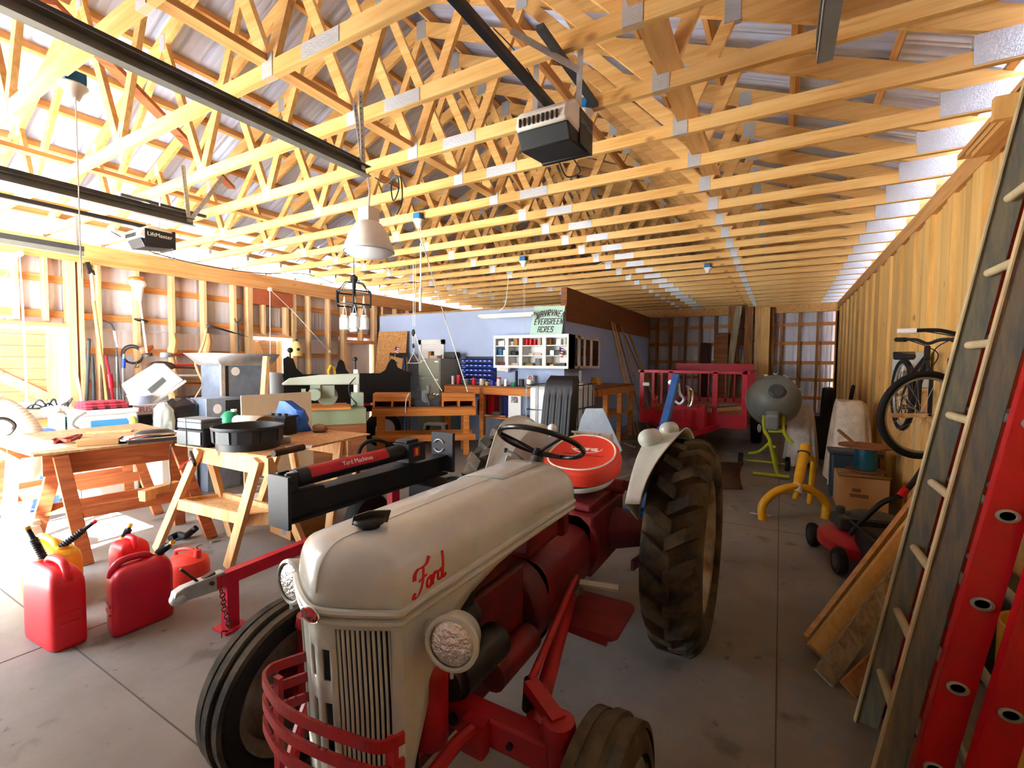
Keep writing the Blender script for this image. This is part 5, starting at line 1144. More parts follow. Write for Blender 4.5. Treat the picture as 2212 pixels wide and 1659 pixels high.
bxi('wood_block', 'small dark wooden block standing on the filing cabinet', 'block', 925, 931, 759, 774, YC+.2, .1, W['old'], z0=zc)
bxi('small_carton', 'low pink-tan carton on the filing cabinet', 'box', 928, 944, 768, 774, YC+.1, .12, mat('pinkish_card', (206,168,150), .8), z0=zc)
cyi('paper_cup', 'white cup on the filing cabinet beside the low carton', 'cup', 950, 3.2, 766, 774, YC+.3, Mt['white'], z0=zc)
t = bxi('camera_bag', 'dark grey bundled bag on the back of the filing cabinet', 'bag', 957, 983, 760, 774, YC+.36, .2, Mt['dgrey'], z0=zc, bevel=.03)
# ---- shop bench along the blue wall, turning the corner
YBn = 7.36; zbn = AY(1135,837,YBn).z; xb0 = AY(957,826,YBn).x+.03; xbR = XCB+.68
t = thing('shop_bench', 'long wooden bench wrapping round the corner of the pale blue room', 'bench', (xb0, YBn, 0))
build('worktop', MB().b2((xb0,YBn,zbn-.03), (xbR,8.05,zbn)).b2((XCB+.005,8.05,zbn-.03), (xbR,10.4,zbn)), W['brown'], t)
build('apron', MB().b2((xb0,YBn,zbn-.16), (xbR,YBn+.04,zbn-.03)).b2((xbR-.04,YBn,zbn-.16), (xbR,10.4,zbn-.03)), W['bench'], t)
for x, y in ((xb0+.05,YBn+.03),(AY(1040,850,YBn).x,YBn+.03),(xbR-.05,YBn+.03),(xbR-.05,8.6),(xbR-.05,9.5),(xbR-.05,10.33)): build('leg', MB().b2((x-.045,y-.03,0), (x+.045,y+.06,zbn-.03)), W['bench'], t)
zl = AY(1060,900,YBn).z
build('lower_shelf', MB().b2((xb0+1.0,YBn,zl-.03), (xbR,8.0,zl)).b2((XCB+.01,8.0,zl-.03), (xbR,10.3,zl)), W['bench'], t)
bxi('red_cushion', 'bright red soft bag on the lower shelf of the shop bench', 'bag', 1047, 1066, 851, 884, YBn+.2, .25, Mt['redp'], z0=zl+.001, bevel=.05)
bxi('blue_duffel', 'dark blue bag on the lower bench shelf', 'bag', 1083, 1097, 856, 884, YBn+.22, .22, mat('navy_cloth', (36,44,120), .8), z0=zl+.002, bevel=.05)
bxi('oil_pump', 'dark red hand tool standing on the lower bench shelf', 'tool', 1030, 1046, 862, 890, YBn+.04, .12, mat('maroon', (96,30,30), .5), z0=zl, bevel=.03)
p = AY(1072, 884, YBn+.1); solo('grey_shoe', MB().ball((p.x,YBn+.1,zl+.05), .06, sc=(1.6,1,.8)), Mt['grey'], 'grey shoe between the red and dark blue bags', 'shoe')
t = bxi('picture_panel', 'white square panel with a dark smudged print on the bench shelf', 'panel', 1098, 1125, 850, 876, YBn+.05, .03, Mt['white'], z0=zl+.001)
pc = AY(1112, 863, YBn+.05); s_ = mpp(pc)
build('print', MB().b2((pc.x-9*s_,YBn+.046,pc.z-7*s_), (pc.x+8*s_,YBn+.049,pc.z+6*s_)), mat('smudged_print', (60,58,58), .8, spread=(210,208,204), nscale=26, ndet=2), t)
solo('kindling', MB().bar(V((AY(1040,894,YBn).x,YBn+.04,zl+.012)), V((AY(1085,890,YBn).x,YBn+.12,zl+.012)), .03, .02), W['fir'], 'pale thin stick lying at the front of the bench shelf', 'stick')
sm = [('glass_jar','clear jar of screws at the start of the shop bench','jar',976,4,812,826,Mt['lens'],Mt['steel']), ('red_can','red can on the shop bench below the blue bins','can',988,5,810,827,Mt['redp'],None), ('grey_tub','low grey tub on the shop bench below the bins','tub',1004,6,818,829,Mt['grey'],None),
      ('red_canister','red canister beside the low grey tub on the bench','canister',1021,5,816,829,Mt['redm'],None), ('tan_tin','tan tin on the bench under the last bins','tin',1038,6,818,831,Mt['tan'],Mt['steel']), ('yellow_cup','small yellow cup beside the tan tin','cup',1050,3.5,824,832,Mt['yelp'],None),
      ('blue_tub','small blue tub on the bench below the paper towel roll','tub',1061,5,822,833,Mt['bluebin'],None), ('white_jug','white jug with red band below the paper towel roll','jug',1075,5,815,834,Mt['offwhite'],Mt['redp']), ('clear_jar','clear jar with white lid on the bench','jar',1090,5,819,834,Mt['lens'],Mt['white']),
      ('green_tin','green tin on the shop bench','tin',1107,6,826,835,Mt['green'],None), ('dark_pot','dark round pot on the shop bench','pot',1124,6,819,835,Mt['dgrey'],None), ('glass_bowl','wide clear bowl on the bench beside the black sled','bowl',1140,10,820,836,Mt['lens'],None), ('drill','black cordless drill standing upright on the bench','drill',1114,3,801,826,Mt['black'],None)]
for n_, l_, c_, px, r, a, b_, m1, m2 in sm: cyi(n_, l_, c_, px, r, a, b_, YBn+.12+.02*(px % 5), m1, z0=zbn, lid=m2)
bxi('first_aid_box', 'small white box with red spot on the bench by the wall', 'box', 1139, 1150, 811, 820, 7.95, .08, Mt['offwhite'], z0=zbn+.2) if False else None
t = bxi('alarm_clock', 'white square clock with red ring at the back of the bench', 'clock', 1139, 1151, 811, 821, 7.9, .06, Mt['offwhite'], z0=zbn); c = AY(1145,816,7.895)
build('dial', MB().ring((c.x,7.895,c.z), .028, .008, (0,1,0), 20, 6), Mt['redp'], t)
p = AX(1290, 826, XCB+.4); 
sack((XCB+.35, 8.0, zbn), .16, .22, .10, mat('pale_rag', (190,176,170), .9, var=.2), 'heap of pale rags on the bench beyond the black sled', 'rags', 'rag_heap', sd=9)
cyi('faucet', 'bent grey metal spout standing on the bench near the corner', 'spout', 1253, 4, 800, 828, 8.3, Mt['grey'], z0=zbn)
bxi('yellow_carton', 'yellow and white box at the far end of the bench', 'box', 1277, 1294, 815, 822, 9.3, .15, Mt['yelp'], z0=zbn)
# paper towel
c0, c1 = AY(1076,798,7.8), AY(1100,799,7.8); kzp = AY(1147,795.5,7.74).z-.002
t = thing('paper_towel', 'white paper towel roll under the white wall cupboard', 'paper towel', tuple((c0+c1)/2))
build('roll', MB().cyl(c0, c1, .05, n=20), Mt['paper'], t); build('bracket', MB().bar(c0, c0+V((0,0,kzp-c0.z)), .02, .01), Mt['white'], t); build('bracket', MB().bar(c1, c1+V((0,0,kzp-c1.z)), .02, .01), Mt['white'], t)
# ---- rack of blue bins
YR = 7.93; xr0, xr1 = AY(999,790,YR).x, AY(1066,790,YR).x; zr0, zr1 = AY(1032,822,YR).z, AY(1032,772,YR).z
solo('bin_rack', MB().b2((xr0,YR+.10,zr0-.02), (xr1,8.058,zr1+.02)), Mt['dgrey'], 'louvred grey panel behind the rows of small blue bins', 'rack')
proto = None; nb = 7; wb_ = (xr1-xr0)/nb; hb = (zr1-zr0)/5
for r in range(5):
    for k in range(nb):
        loc = V((xr0+(k+.5)*wb_, YR, zr0+r*hb))
        if proto is None:
            proto = thing('parts_bin', 'small blue parts bin hanging on the rack left of the white cupboard', 'bin', tuple(loc), 0, 'blue bins on the wall rack')
            w2, h2 = wb_/2-.004, hb*.72
            build('body', MB().add([(-w2,.10,0),(w2,.10,0),(w2,-.05,0),(-w2,-.05,0),(-w2,.10,h2),(w2,.10,h2),(w2,-.07,h2*.6),(-w2,-.07,h2*.6)], [(0,1,2,3),(0,4,5,1),(1,5,6,2),(2,6,7,3),(3,7,4,0)]), Mt['bluebin'], proto, world=False, solid=.004)
            build('contents', MB().ball((0,.03,h2*.35), .03, 8, 6, sc=(1.1,1.3,.6)), Mt['alu'], proto, world=False)
            build('label_tag', MB().b2((-.02,-.071,h2*.2), (.02,-.066,h2*.45)), Mt['paper'], proto, world=False)
        else: copy_tree(proto, None, loc)
# ---- white wall cupboards
YK = 7.74; k0, k1 = AY(1066,760,YK).x, AY(1228,760,YK).x; kz0, kz1 = AY(1147,795.5,YK).z, AY(1147,723,YK).z
def colx(px): return AY(px, 760, YK).x
cb = thing('wall_cupboard', 'white open wall cupboard full of tools on the pale blue wall', 'cupboard', ((k0+k1)/2, YK+.15, kz0))
build('back_board', MB().b2((k0,8.04,kz0), (k1,8.055,kz1)), Mt['white'], cb)
for z in (kz0, kz1-.02, kz0+(kz1-kz0)*.36, kz0+(kz1-kz0)*.66): build('shelf', MB().b2((k0,YK+.02,z), (k1,8.04,z+.018)), Mt['white'], cb)
for x in (k0, colx(1094.5), colx(1124.5), colx(1175), k1-.018): build('upright', MB().b2((x,YK+.02,kz0), (x+.018,8.04,kz1)), Mt['white'], cb)
ff = MB()
for a, b_ in ((1066,1070),(1091,1098),(1121,1128),(1171,1179),(1224,1228)): build('face_stile', MB().b2((colx(a),YK,kz0), (colx(b_),YK+.02,kz1)), Mt['white'], cb)
build('face_rail', MB().b2((k0,YK-.001,kz1-.06), (k1,YK+.02,kz1)), Mt['white'], cb); build('face_rail', MB().b2((k0,YK-.001,kz0), (k1,YK+.02,kz0+.05)), Mt['white'], cb)
shz = [kz0+.018, kz0+(kz1-kz0)*.36+.018, kz0+(kz1-kz0)*.66+.018]
inside = [('folded_paper','crumpled white paper at the top of the cupboard end bay','paper',1074,1089,736,2,Mt['paper']), ('blue_pack','blue and white pack on the middle shelf of the end bay','pack',1072,1084,753,1,Mt['cobalt']), ('tape_roll','white tape roll beside the blue pack','tape',1085,1091,756,1,Mt['white']), ('maroon_tray','dark red tray at the bottom of the end bay','tray',1076,1090,782,0,mat('maroon2',(110,40,44),.6)),
          ('card_box','small tan carton at the top of the second bay','box',1109,1117,730,2,Mt['card']), ('white_boxes','flat white cartons on the top shelf of the second bay','box',1100,1108,738,2,Mt['white']), ('black_gun','black caulking gun on the middle shelf of the second bay','tool',1103,1114,758,1,Mt['black']), ('wire_bundle','pale wire bundle at the bottom of the second bay','wire',1099,1120,784,0,Mt['tan']),
          ('red_spool','first bright red spool on the top shelf','spool',1132,1140,732,2,Mt['redp']), ('red_spool','second bright red spool on the top shelf beside the first','spool',1141,1149,732,2,Mt['redp']), ('red_spool','dark red spool on the top shelf, next to the cream jar','spool',1150,1158,734,2,Mt['redm']), ('cream_jar','cream jar at the end of the top shelf beside the red spools','jar',1160,1168,729,2,Mt['tan']),
          ('sanding_block','tan sanding block on the middle shelf of the third bay','block',1142,1152,763,1,Mt['tan']), ('pink_folder','pale pink folded cloth on the middle shelf of the third bay','cloth',1153,1169,763,1,mat('pale_pink',(226,190,184),.8)), ('yellow_tool','yellow and black long tool on the bottom shelf','tool',1131,1152,784,0,mat('mustard',(150,128,40),.6)), ('disc_grinder','round grey grinder leaning at the bottom of the third bay','grinder',1155,1170,774,0,Mt['grey']),
          ('brown_box','brown box at the top of the last bay','box',1180,1190,731,2,W['old']), ('white_carton','white carton on the top shelf of the last bay','carton',1201,1211,732,2,Mt['white']), ('spray_can','white spray can at the end of the top shelf','can',1215,1222,728,2,Mt['offwhite']), ('foil_bundle','silver crumpled foil bundle on the middle shelf of the last bay','foil',1181,1197,756,1,Mt['chrome']), ('grey_bag','grey cloth bag on the middle shelf of the last bay','bag',1198,1210,756,1,Mt['dgrey']), ('yellow_tape','yellow tape measure at the bottom of the last bay','tape measure',1188,1196,787,0,Mt['yelp']), ('red_case','dark red case at the bottom of the last bay','case',1178,1186,784,0,mat('maroon3',(120,30,36),.6)), ('black_case','black case at the bottom of the last bay below the flag','case',1200,1220,784,0,Mt['black'])]
for n_, l_, c_, a, b_, top, sh, m_ in inside:
    Y = YK+.10; pa, pb_ = AY(a,760,Y), AY(b_,760,Y); z0 = shz[sh]; z1 = max(z0+.04, AY((a+b_)/2, top, Y).z)
    if 'spool' in n_ or 'jar' in n_ or 'can' in n_ or n_ in ('tape_roll','disc_grinder'):
        solo(n_, MB().lathe([((pb_.x-pa.x)/2,0),((pb_.x-pa.x)/2,z1-z0),(0,z1-z0)], ((pa.x+pb_.x)/2,Y+.04,z0), 18), m_, l_, c_)
    else: solo(n_, MB().b2((pa.x,Y,z0), (pb_.x,Y+.12,z1)), m_, l_, c_, bevel=.012 if c_ in ('bag','paper','foil','cloth','wire','tool') else .002)
flag('small_flag', 'small striped flag standing in the white cupboard beside the corner', AY(1207,786,YK+.04), .08, .17, .05)
# second cupboard round the corner
Yk2 = AX(1296, 760, k1).y
cb2 = thing('wall_cupboard', 'white glass fronted wall cupboard round the corner of the blue room', 'cupboard', (k1-.15, (8.1+Yk2)/2, kz0))
build('carcass', MB().b2((XCB+.005,8.07,kz0), (k1-.02,Yk2,kz0+.018)).b2((XCB+.005,8.07,kz1-.018), (k1-.02,Yk2,kz1)).b2((XCB+.005,8.07,kz0), (XCB+.02,Yk2,kz1)).b2((XCB+.005,Yk2-.018,kz0),(k1-.02,Yk2,kz1)), Mt['white'], cb2)
ys_ = [AX(px, 760, k1).y for px in (1230,1240,1248,1254,1261,1265.5,1275,1280,1293,1296)]
build('corner_filler', MB().b2((k1-.02,YK+.02,kz0), (k1,ys_[1],kz1)), Mt['white'], cb2)
for a, b_ in ((1,1.25),(2,3),(4,5),(6,7),(8,9)):
    y0 = ys_[1] if a == 1 else ys_[a]; y1 = ys_[1]+.05 if a == 1 else ys_[b_]
    build('stile', MB().b2((k1-.02,y0,kz0), (k1,y1,kz1)), Mt['white'], cb2)
for z, h in ((kz0,.05),(kz1-.06,.06)): build('rail', MB().b2((k1-.02,ys_[1],z), (k1,Yk2,z+h)), Mt['white'], cb2)
for z in shz[1:]: build('shelf', MB().b2((XCB+.02,8.08,z-.018), (k1-.03,Yk2-.02,z)), Mt['white'], cb2)
build('glass_pane', MB().b2((k1-.013,ys_[1]+.05,kz0+.05), (k1-.009,Yk2-.03,kz1-.06)), Mt['glass'], cb2)
rnd = random.Random(4); cols = [('white',Mt['white']),('grey',Mt['grey']),('tan',Mt['tan']),('yellow',Mt['yelp']),('black',Mt['black']),('cream',Mt['offwhite'])]
for sh, nm in ((0,'bottom'),(1,'middle'),(2,'top')):
    for k in range(4):
        yy = 8.25+(Yk2-8.4)*k/3.2; cn, m_ = cols[(k+2*sh) % 6]; h = rnd.uniform(.1,.17)
        solo('jar', MB().lathe([(.05,0),(.055,.01),(.055,h*.8),(.04,h)], (k1-.16,yy,shz[sh]), 16), m_, f'{cn} jar on the {nm} shelf of the glass fronted cupboard, {("first","second","third","fourth")[k]} pane', 'jar')
# ---- sign board standing on the cupboard
sp0, sp1 = AY(1144,722,YK+.12), AY(1213,722,YK+.12); z0 = kz1+.002; tp0, tp1 = AY(1154,662,YK+.2), AY(1221,660,YK+.2)
t = thing('farm_sign', 'mint green sign board with hand painted brown letters standing on the white cupboard', 'sign', ((sp0.x+sp1.x)/2, YK+.12, z0))
sp0.z = sp1.z = z0
nn = (sp1-sp0).cross(tp0-sp0).normalized()
build('board', MB().add([sp0,sp1,tp1,tp0,sp0-nn*.02,sp1-nn*.02,tp1-nn*.02,tp0-nn*.02], [(0,1,2,3),(7,6,5,4),(0,4,5,1),(1,5,6,2),(2,6,7,3),(3,7,4,0)]), Mt['mint'], t)
br_ = mat('sign_brown', (66,44,44), .7)
ux = ((sp1-sp0)+(tp1-tp0)).normalized(); uy = ((tp0-sp0)+(tp1-sp1)).normalized(); Wd = (sp1-sp0).length; Hd = (tp0-sp0).length
GL = {'A': [[(0,0),(0,1),(1,1),(1,0)],[(0,.5),(1,.5)]], 'W': [[(0,1),(0,0),(1,0),(1,1)],[(.5,0),(.5,.6)]], 'Y': [[(0,1),(0,.55),(.5,.35),(1,.55),(1,1)],[(.5,.35),(.5,0)]], 'R': [[(0,0),(0,1),(1,1),(1,.55),(0,.5),(1,0)]], 'N': [[(0,0),(0,1),(1,0),(1,1)]], 'E': [[(1,1),(0,1),(0,0),(1,0)],[(0,.5),(.8,.5)]],
      'V': [[(0,1),(.5,0),(1,1)]], 'G': [[(1,.85),(1,1),(0,1),(0,0),(1,0),(1,.5),(.55,.5)]], 'C': [[(1,.8),(1,1),(0,1),(0,0),(1,0),(1,.2)]], 'S': [[(1,.85),(1,1),(0,1),(0,.5),(1,.5),(1,0),(0,0),(0,.15)]]}
def sign_line(s, cx, cy, w, h, arc=0.):
    n = len(s); mb = MB(); pw = w/n
    for i, ch in enumerate(s):
        xc = cx-w/2+pw*(i+.5); q = (i-(n-1)/2)/((n-1)/2); yc = cy-arc*q*q; rot = -arc*3.2*q
        for st in GL[ch]:
            P = []
            for a, b_ in st:
                lx, ly = (a-.5)*pw*.58 + (b_-.5)*h*.12, (b_-.5)*h
                lx, ly = lx*math.cos(rot)-ly*math.sin(rot), lx*math.sin(rot)+ly*math.cos(rot)
                P.append(sp0 + ux*((xc+lx)*Wd) + uy*((yc+ly)*Hd) + (tp0-sp0-uy*Hd)*yc + nn*.003)
            for k in range(len(P)-1):
                d = (P[k+1]-P[k]).normalized()*.006; mb.bar(P[k]-d, P[k+1]+d, .014, .004, up=nn)
    return build('lettering', mb, br_, t)
sign_line('WAYRYNEN', .57, .76, .90, .19, .085); sign_line('EVERGREEN', .54, .46, .90, .19); sign_line('ACRES', .48, .19, .50, .18)
# fluorescent fitting in front of the blue wall
f0, f1 = AY(1036,683,7.45), AY(1156,672,7.45); f1.z = f0.z
t = thing('strip_light', 'white fluorescent strip light hanging in front of the pale blue wall', 'strip light', tuple((f0+f1)/2))
build('housing', MB().bar(f0, f1, .12, .05), Mt['white'], t, bevel=.01)
build('tube_lamp', MB().cyl(f0+V((.05,-.03,-.04)), f1+V((-.05,-.03,-.04)), .018), Mt['white'], t)
for k in (.2, .8): build('chain', MB().cyl(f0.lerp(f1, k), f0.lerp(f1, k)+V((0,0,3.25-f0.z)), .003, n=6), Mt['steel'], t)
# ---- tote tank, sled, grey plate
TXr, ty0, ty1 = -2.6, AX(1225, 850, -2.6).y, AX(1290, 850, -2.6).y; tx0 = AY(1137, 850, ty0).x; tz = AX(1225,838,TXr).z
t = thing('tote_tank', 'white plastic liquid tote in a grey wire cage beside the shop bench', 'tank', ((tx0+TXr)/2, (ty0+ty1)/2, 0))
build('tank', MB().b2((tx0+.03,ty0+.03,.14), (TXr-.03,ty1-.03,tz)), mat('milky_plastic', (222,228,230), .35, var=.03), t, bevel=.04)
build('pallet', MB().b2((tx0,ty0,0), (TXr,ty1,.13)), Mt['grey'], t)
for i in range(7): 
    y = ty0+(ty1-ty0)*i/6; build('cage_bar', MB().cyl((TXr,y,.13), (TXr,y,tz+.02), .008, n=8), Mt['dgrey'], t)
for i in range(5):
    x = tx0+(TXr-tx0)*i/4; build('cage_bar', MB().cyl((x,ty0,.13), (x,ty0,tz+.02), .008, n=8), Mt['steel'], t)
for z in (.2,.42,.68,.94,tz+.02): build('cage_ring', MB().tube([(tx0,ty0,z),(TXr,ty0,z),(TXr,ty1,z),(tx0,ty1,z)], .009, 8, True), Mt['dgrey'], t)
ps = AY(1193, 960, 5.45); Ws = 86*mpp(AY(1195,880,5.45)); zs_ = AY(1195,812,5.5).z
def sled(u, v):
    x = (u-.5); e = min(1, (1-v)/.10) if v > .9 else 1
    ww = Ws*(1-.10*v)*(.80+.20*math.sqrt(max(0, 1-(1-e)**2)))
    rib = .012*(1 if (int((u*11)) % 2 == 0 and v < .82 and .06 < u < .94) else 0)
    edge = .11*max(0, abs(x)*2-.84)/.16
    return V((ps.x+.05+x*ww - .04*(1-v), 5.38+.16*v-rib+edge+(.06*max(0,v-.93)/.07), zs_*v))
solo('black_sled', MB().grid(sled, 45, 22), Mt['black'], 'tall black ribbed plastic sled standing in front of the white tote', 'sled', solid=.008, smooth=30)
pl = [(1249,935),(1256,905),(1267,882),(1304,882),(1345,972),(1324,995),(1320,1040),(1262,1040)]
q = [AY(x, y, 4.75) for x, y in pl]; q[-2].z = q[-1].z = 0.
solo('steel_plate', MB().prism([(p.x, p.z) for p in q], (0,4.75,0), (1,0,0), (0,0,1), .02), mat('grey_galvanised_plate', (150,160,168), .45, .25, var=.1), 'grey cut cornered steel plate standing behind the tractor seat', 'plate')
# ================================================================ RIGHT SIDE
# red utility trailer
YT = 9.0; a, b_ = AY(1379,800,YT).x, AY(1622,800,YT).x; zt_ = AY(1500,803,YT).z; z0 = AY(1500,920,YT).z; zbd = AY(1500,893,YT).z
t = thing('utility_trailer', 'red open frame utility trailer standing in front of the stacked planks', 'trailer', ((a+b_)/2, YT, 0))
build('top_rail', MB().b2((a,YT,zt_-.03), (b_,YT+.06,zt_+.02)), Mt['redm'], t)
for k, px in enumerate((1386,1448,1544,1608)):
    x = AY(px,850,YT).x; build('post', MB().b2((x-.04,YT,zbd), (x+.04,YT+.06,zt_)), Mt['redm'], t)
build('skirt', MB().b2((a+.04,YT-.01,z0), (b_-.04,YT+.05,zbd+.02)), Mt['redm'], t)
build('bed', MB().b2((a+.05,YT+.05,zbd-.05), (b_-.05,12.2,zbd)), W['old'], t)
for x in (a+.05, b_-.1):
    build('side_rail', MB().b2((x,YT,zt_-.03), (x+.05,12.2,zt_+.02)), Mt['redm'], t)
    for y in (9.9,10.7,11.5,12.15): build('side_post', MB().b2((x,y,zbd), (x+.05,y+.05,zt_)), Mt['redm'], t)
build('rear_gate', MB().b2((a+.1,12.15,zt_-.02), (b_-.1,12.2,zt_+.16)).b2((a+.1,12.15,zbd), (b_-.1,12.2,zbd+.1)), Mt['redm'], t)
for k in range(8):
    x = a+.3+(b_-a-.6)*k/7; build('gate_bar', MB().b2((x-.015,12.15,zbd), (x+.015,12.19,zt_)), Mt['redm'], t)
xc0, xc1 = AY(1449,890,YT-.25).x, AY(1524,890,YT-.25).x
build('tool_box', MB().b2((xc0,YT-.3,z0-.02), (xc1,YT-.02,AY(1480,876,YT-.3).z)), Mt['redm'], t, bevel=.006)
xj = AY(1481,890,YT-.4).x
build('draw_bar', MB().bar((xj,7.95,z0-.1), (a+.3,YT,z0+.02), .07, .08).bar((xj,7.95,z0-.1), (b_-.5,YT,z0+.02), .07, .08), Mt['redm'], t)
build('jack', MB().cyl((xj,8.45,z0-.25), (xj,8.45,zbd+.12), .035).bar((xj,8.45,zbd+.12),(xj+.22,8.42,zbd+.14),.02,.02).cyl((xj+.22,8.42,zbd+.14),(xj+.22,8.40,zbd+.24),.015), Mt['redm'], t)
build('jack_foot', MB().cyl((xj,8.45,0), (xj,8.45,z0-.2), .025).b2((xj-.08,8.37,0),(xj+.08,8.53,.012)), Mt['rust'], t)
build('fence_tool', MB().bar(AY(1411,856,YT-.15), AY(1424,878,YT-.15), .03, .03).bar(AY(1421,855,YT-.15), AY(1411,885,YT-.15), .03, .03), mat('bright_red_tool', (206,54,44), .5), t)
build('marker_tag', MB().b2((AY(1388,829,YT-.02).x,YT-.01,AY(1388,833,YT).z), (AY(1402,829,YT-.02).x,YT-.004,AY(1388,826,YT).z)), Mt['white'], t)
for sx in (a-.12, b_-.05):
    w_ = build('wheel', MB().lathe(tyre_prof(.33,.2,.19), (sx+.1,10.9,.33), 32, (1,0,0), cap=False), Mt['rubber2'], t); build('wheel_rim', MB().lathe([(.2,-.06),(.15,0),(.2,.06),(.15,.07),(0,.07)], (sx+.1,10.9,.33), 24, (1,0,0)), Mt['grey'], w_)
solo('scrap_lumber', MB().bar((a+.5,9.6,zbd+.03), (b_-.4,11.0,zbd+.05), .12, .05), W['gtool'], 'weathered board lying in the bed of the red utility trailer', 'board')
solo('scrap_lumber', MB().bar((b_-.7,9.5,zbd+.025), (b_-.2,10.4,zbd+.025), .14, .05), W['fir'], 'pale board end lying at one side of the red trailer bed', 'board')
# cement mixer
p = G(1660, 1027); cx_, cy_ = p.x+.02, 7.95
t = thing('cement_mixer', 'lime green cement mixer with round grey drum in front of the cloth covered machines', 'cement mixer', (cx_, cy_, 0))
dc = AY(1670, 864, 7.9); ax = V((.12,-.82,.36)).normalized(); r0 = 52*mpp(dc)
drm = mat('mixer_grey', (104,106,98), .45, var=.05)
build('drum', MB().lathe([(0,.36),(.35*r0,.36),(.6*r0,.32),(.86*r0,.22),(.98*r0,.10),(r0,.0),(.98*r0,-.06),(.96*r0,-.12),(.90*r0,-.25),(.7*r0,-.48),(.62*r0,-.50)], dc, 48, ax, cap=False), drm, t, solid=.006, smooth=40)
build('drum_band', MB().lathe([(r0*1.0,-.01),(r0*1.025,0),(r0*1.025,.03),(r0*1.0,.04)], dc+ax*-.05, 48, ax, cap=False), drm, t)
build('drum_hub', MB().lathe([(.3*r0,.34),(.3*r0,.38),(.22*r0,.40),(0,.40)], dc, 28, ax), Mt['dgrey'], t)
uu = V((1,0,0)) - ax*ax.x; uu.normalize(); vv = ax.cross(uu)*-1
if vv.z < 0: vv = -vv
nl = 'RYOBI'
for k, chh in enumerate(nl):
    th = math.radians(112-22*k); rd = uu*math.cos(th)+vv*math.sin(th)
    tu = (uu*math.sin(th)-vv*math.cos(th)); text('lettering', chh, .105, dc+rd*(r0*.945)+ax*.175, tu, (rd*.62-ax*-.0+ax*-.72).normalized() if False else (rd*.70-ax*.71).normalized(), Mt['offwhite'], t, .003)
lm = Mt['lime']; yk = cy_-.38
pm = AY(1672, 900, yk); mb = MB()
build('motor', MB().box(AY(1668,908,yk-.03), (.17,.2,.24), m=Matrix.Rotation(.35,3,'X')), Mt['grey'], t, bevel=.03)
j0 = AY(1664, 955, yk); 
build('yoke', MB().tube(bez([AY(1652,886,yk+.1), AY(1650,925,yk), AY(1662,948,yk), j0+V((0,0,-.06))]), .025, 10).tube(bez([AY(1691,886,yk+.1), AY(1692,925,yk), AY(1700,945,yk), AY(1712,958,yk)]), .025, 10).bar(AY(1652,888,yk+.05), AY(1690,888,yk+.05), .04, .04).bar(AY(1660,930,yk), AY(1692,930,yk), .05, .05), lm, t)
fA, fB, fC = V((G(1625,1030).x, G(1660,1030).y, .03)), V((G(1705,1030).x, G(1660,1030).y, .03)), G(1680,1027,.03)
build('front_leg', MB().tube([j0+V((0,0,-.02)), fC], .026, 10), lm, t); build('foot_bar', MB().cyl(fA, fB, .024, n=12), lm, t)
build('foot_loop', MB().ring(fC+V((-.02,0,.0)), .12, .012, (0,1,0), 20, 6, a0=PI, a1=2*PI), lm, t)
wl_, wr_ = V((G(1601,1003).x, 8.25, .11)), V((G(1700,1008).x, 8.25, .11))
build('rear_leg', MB().tube(bez([j0, AY(1640,975,yk+.15), wl_+V((.12,-.05,.12))]), .022, 10).tube(bez([AY(1672,965,yk), wr_+V((-.12,0,0))]), .022, 10), lm, t); build('axle', MB().cyl(wl_, wr_, .014), lm, t)
for c in (wl_, wr_):
    w_ = build('wheel', MB().lathe([(.05,-.035),(.10,-.035),(.11,-.02),(.11,.02),(.10,.035),(.05,.035)], c, 24, (1,0,0)), Mt['rubber2'], t); build('wheel_hub', MB().cyl(c-V((.04,0,0)), c+V((.04,0,0)), .05), Mt['grey'], w_)
build('hand_wheel', MB().ring(AY(1640,925,yk), .05, .012, (1,.3,0), 20, 6), Mt['steel'], t)
# cloth covered machines
def draped(name, label, px0, px1, ptop, Y, dep, hs, mtl, seed, feet=.12):
    A, B = AY(px0, 980, Y).x, AY(px1, 980, Y).x; zt = AY((px0+px1)/2, ptop, Y).z; rnd = random.Random(seed); cx, w = (A+B)/2, (B-A)/2
    ph = [rnd.uniform(0, 6.3) for _ in range(4)]
    def f(u, v):
        th = 2*PI*u; k = v
        hgt = zt*(hs(math.cos(th)) if False else 1)
        if k < .32: r = k/.32*.62; z = zt - .02*k + .05*math.sin(3*th+ph[0])*k - hs*max(0, math.cos(th))*r
        else:
            q = (k-.32)/.68; r = .62 + .38*q**.7 + .06*q*math.sin(7*th+ph[1]) + .04*q*math.sin(13*th+ph[2]); z0_ = zt-hs*max(0, math.cos(th))*.62 - .03
            z = z0_*(1-q) + (feet+.06*math.sin(4*th+ph[3]))*q
        return V((cx+w*r*spow(math.cos(th), .6), Y+dep/2+dep/2*r*spow(math.sin(th), .6), max(.01, z)))
    return solo(name, MB().grid(f, 72, 24, closed=True), mtl, label, 'covered machine', smooth=70)
draped('covered_machine', 'machine under a white paint spotted drop cloth, beside the cement mixer drum', 1694, 1772, 872, 8.6, .7, .18, Mt['cloth'], 2, .04)
draped('covered_machine', 'wider machine under a beige drop cloth against the plank wall below the bicycle', 1786, 1900, 868, 7.5, .75, .05, mat('beige_drop_cloth', (216,204,186), .9, spread=(186,170,150), nscale=6, bump=.3, bscale=26), 6, .04)
solo('snow_blower', MB().b2((.25,9.6,.0), (1.05,10.4,.75)).cyl((.7,9.7,.7), (.72,9.6,1.25), .09).cyl((1.0,9.8,.6), (1.1,9.9,1.3), .03), Mt['black'], 'dark machine with a chute standing in the shade by the back of the plank wall', 'machine', bevel=.03)
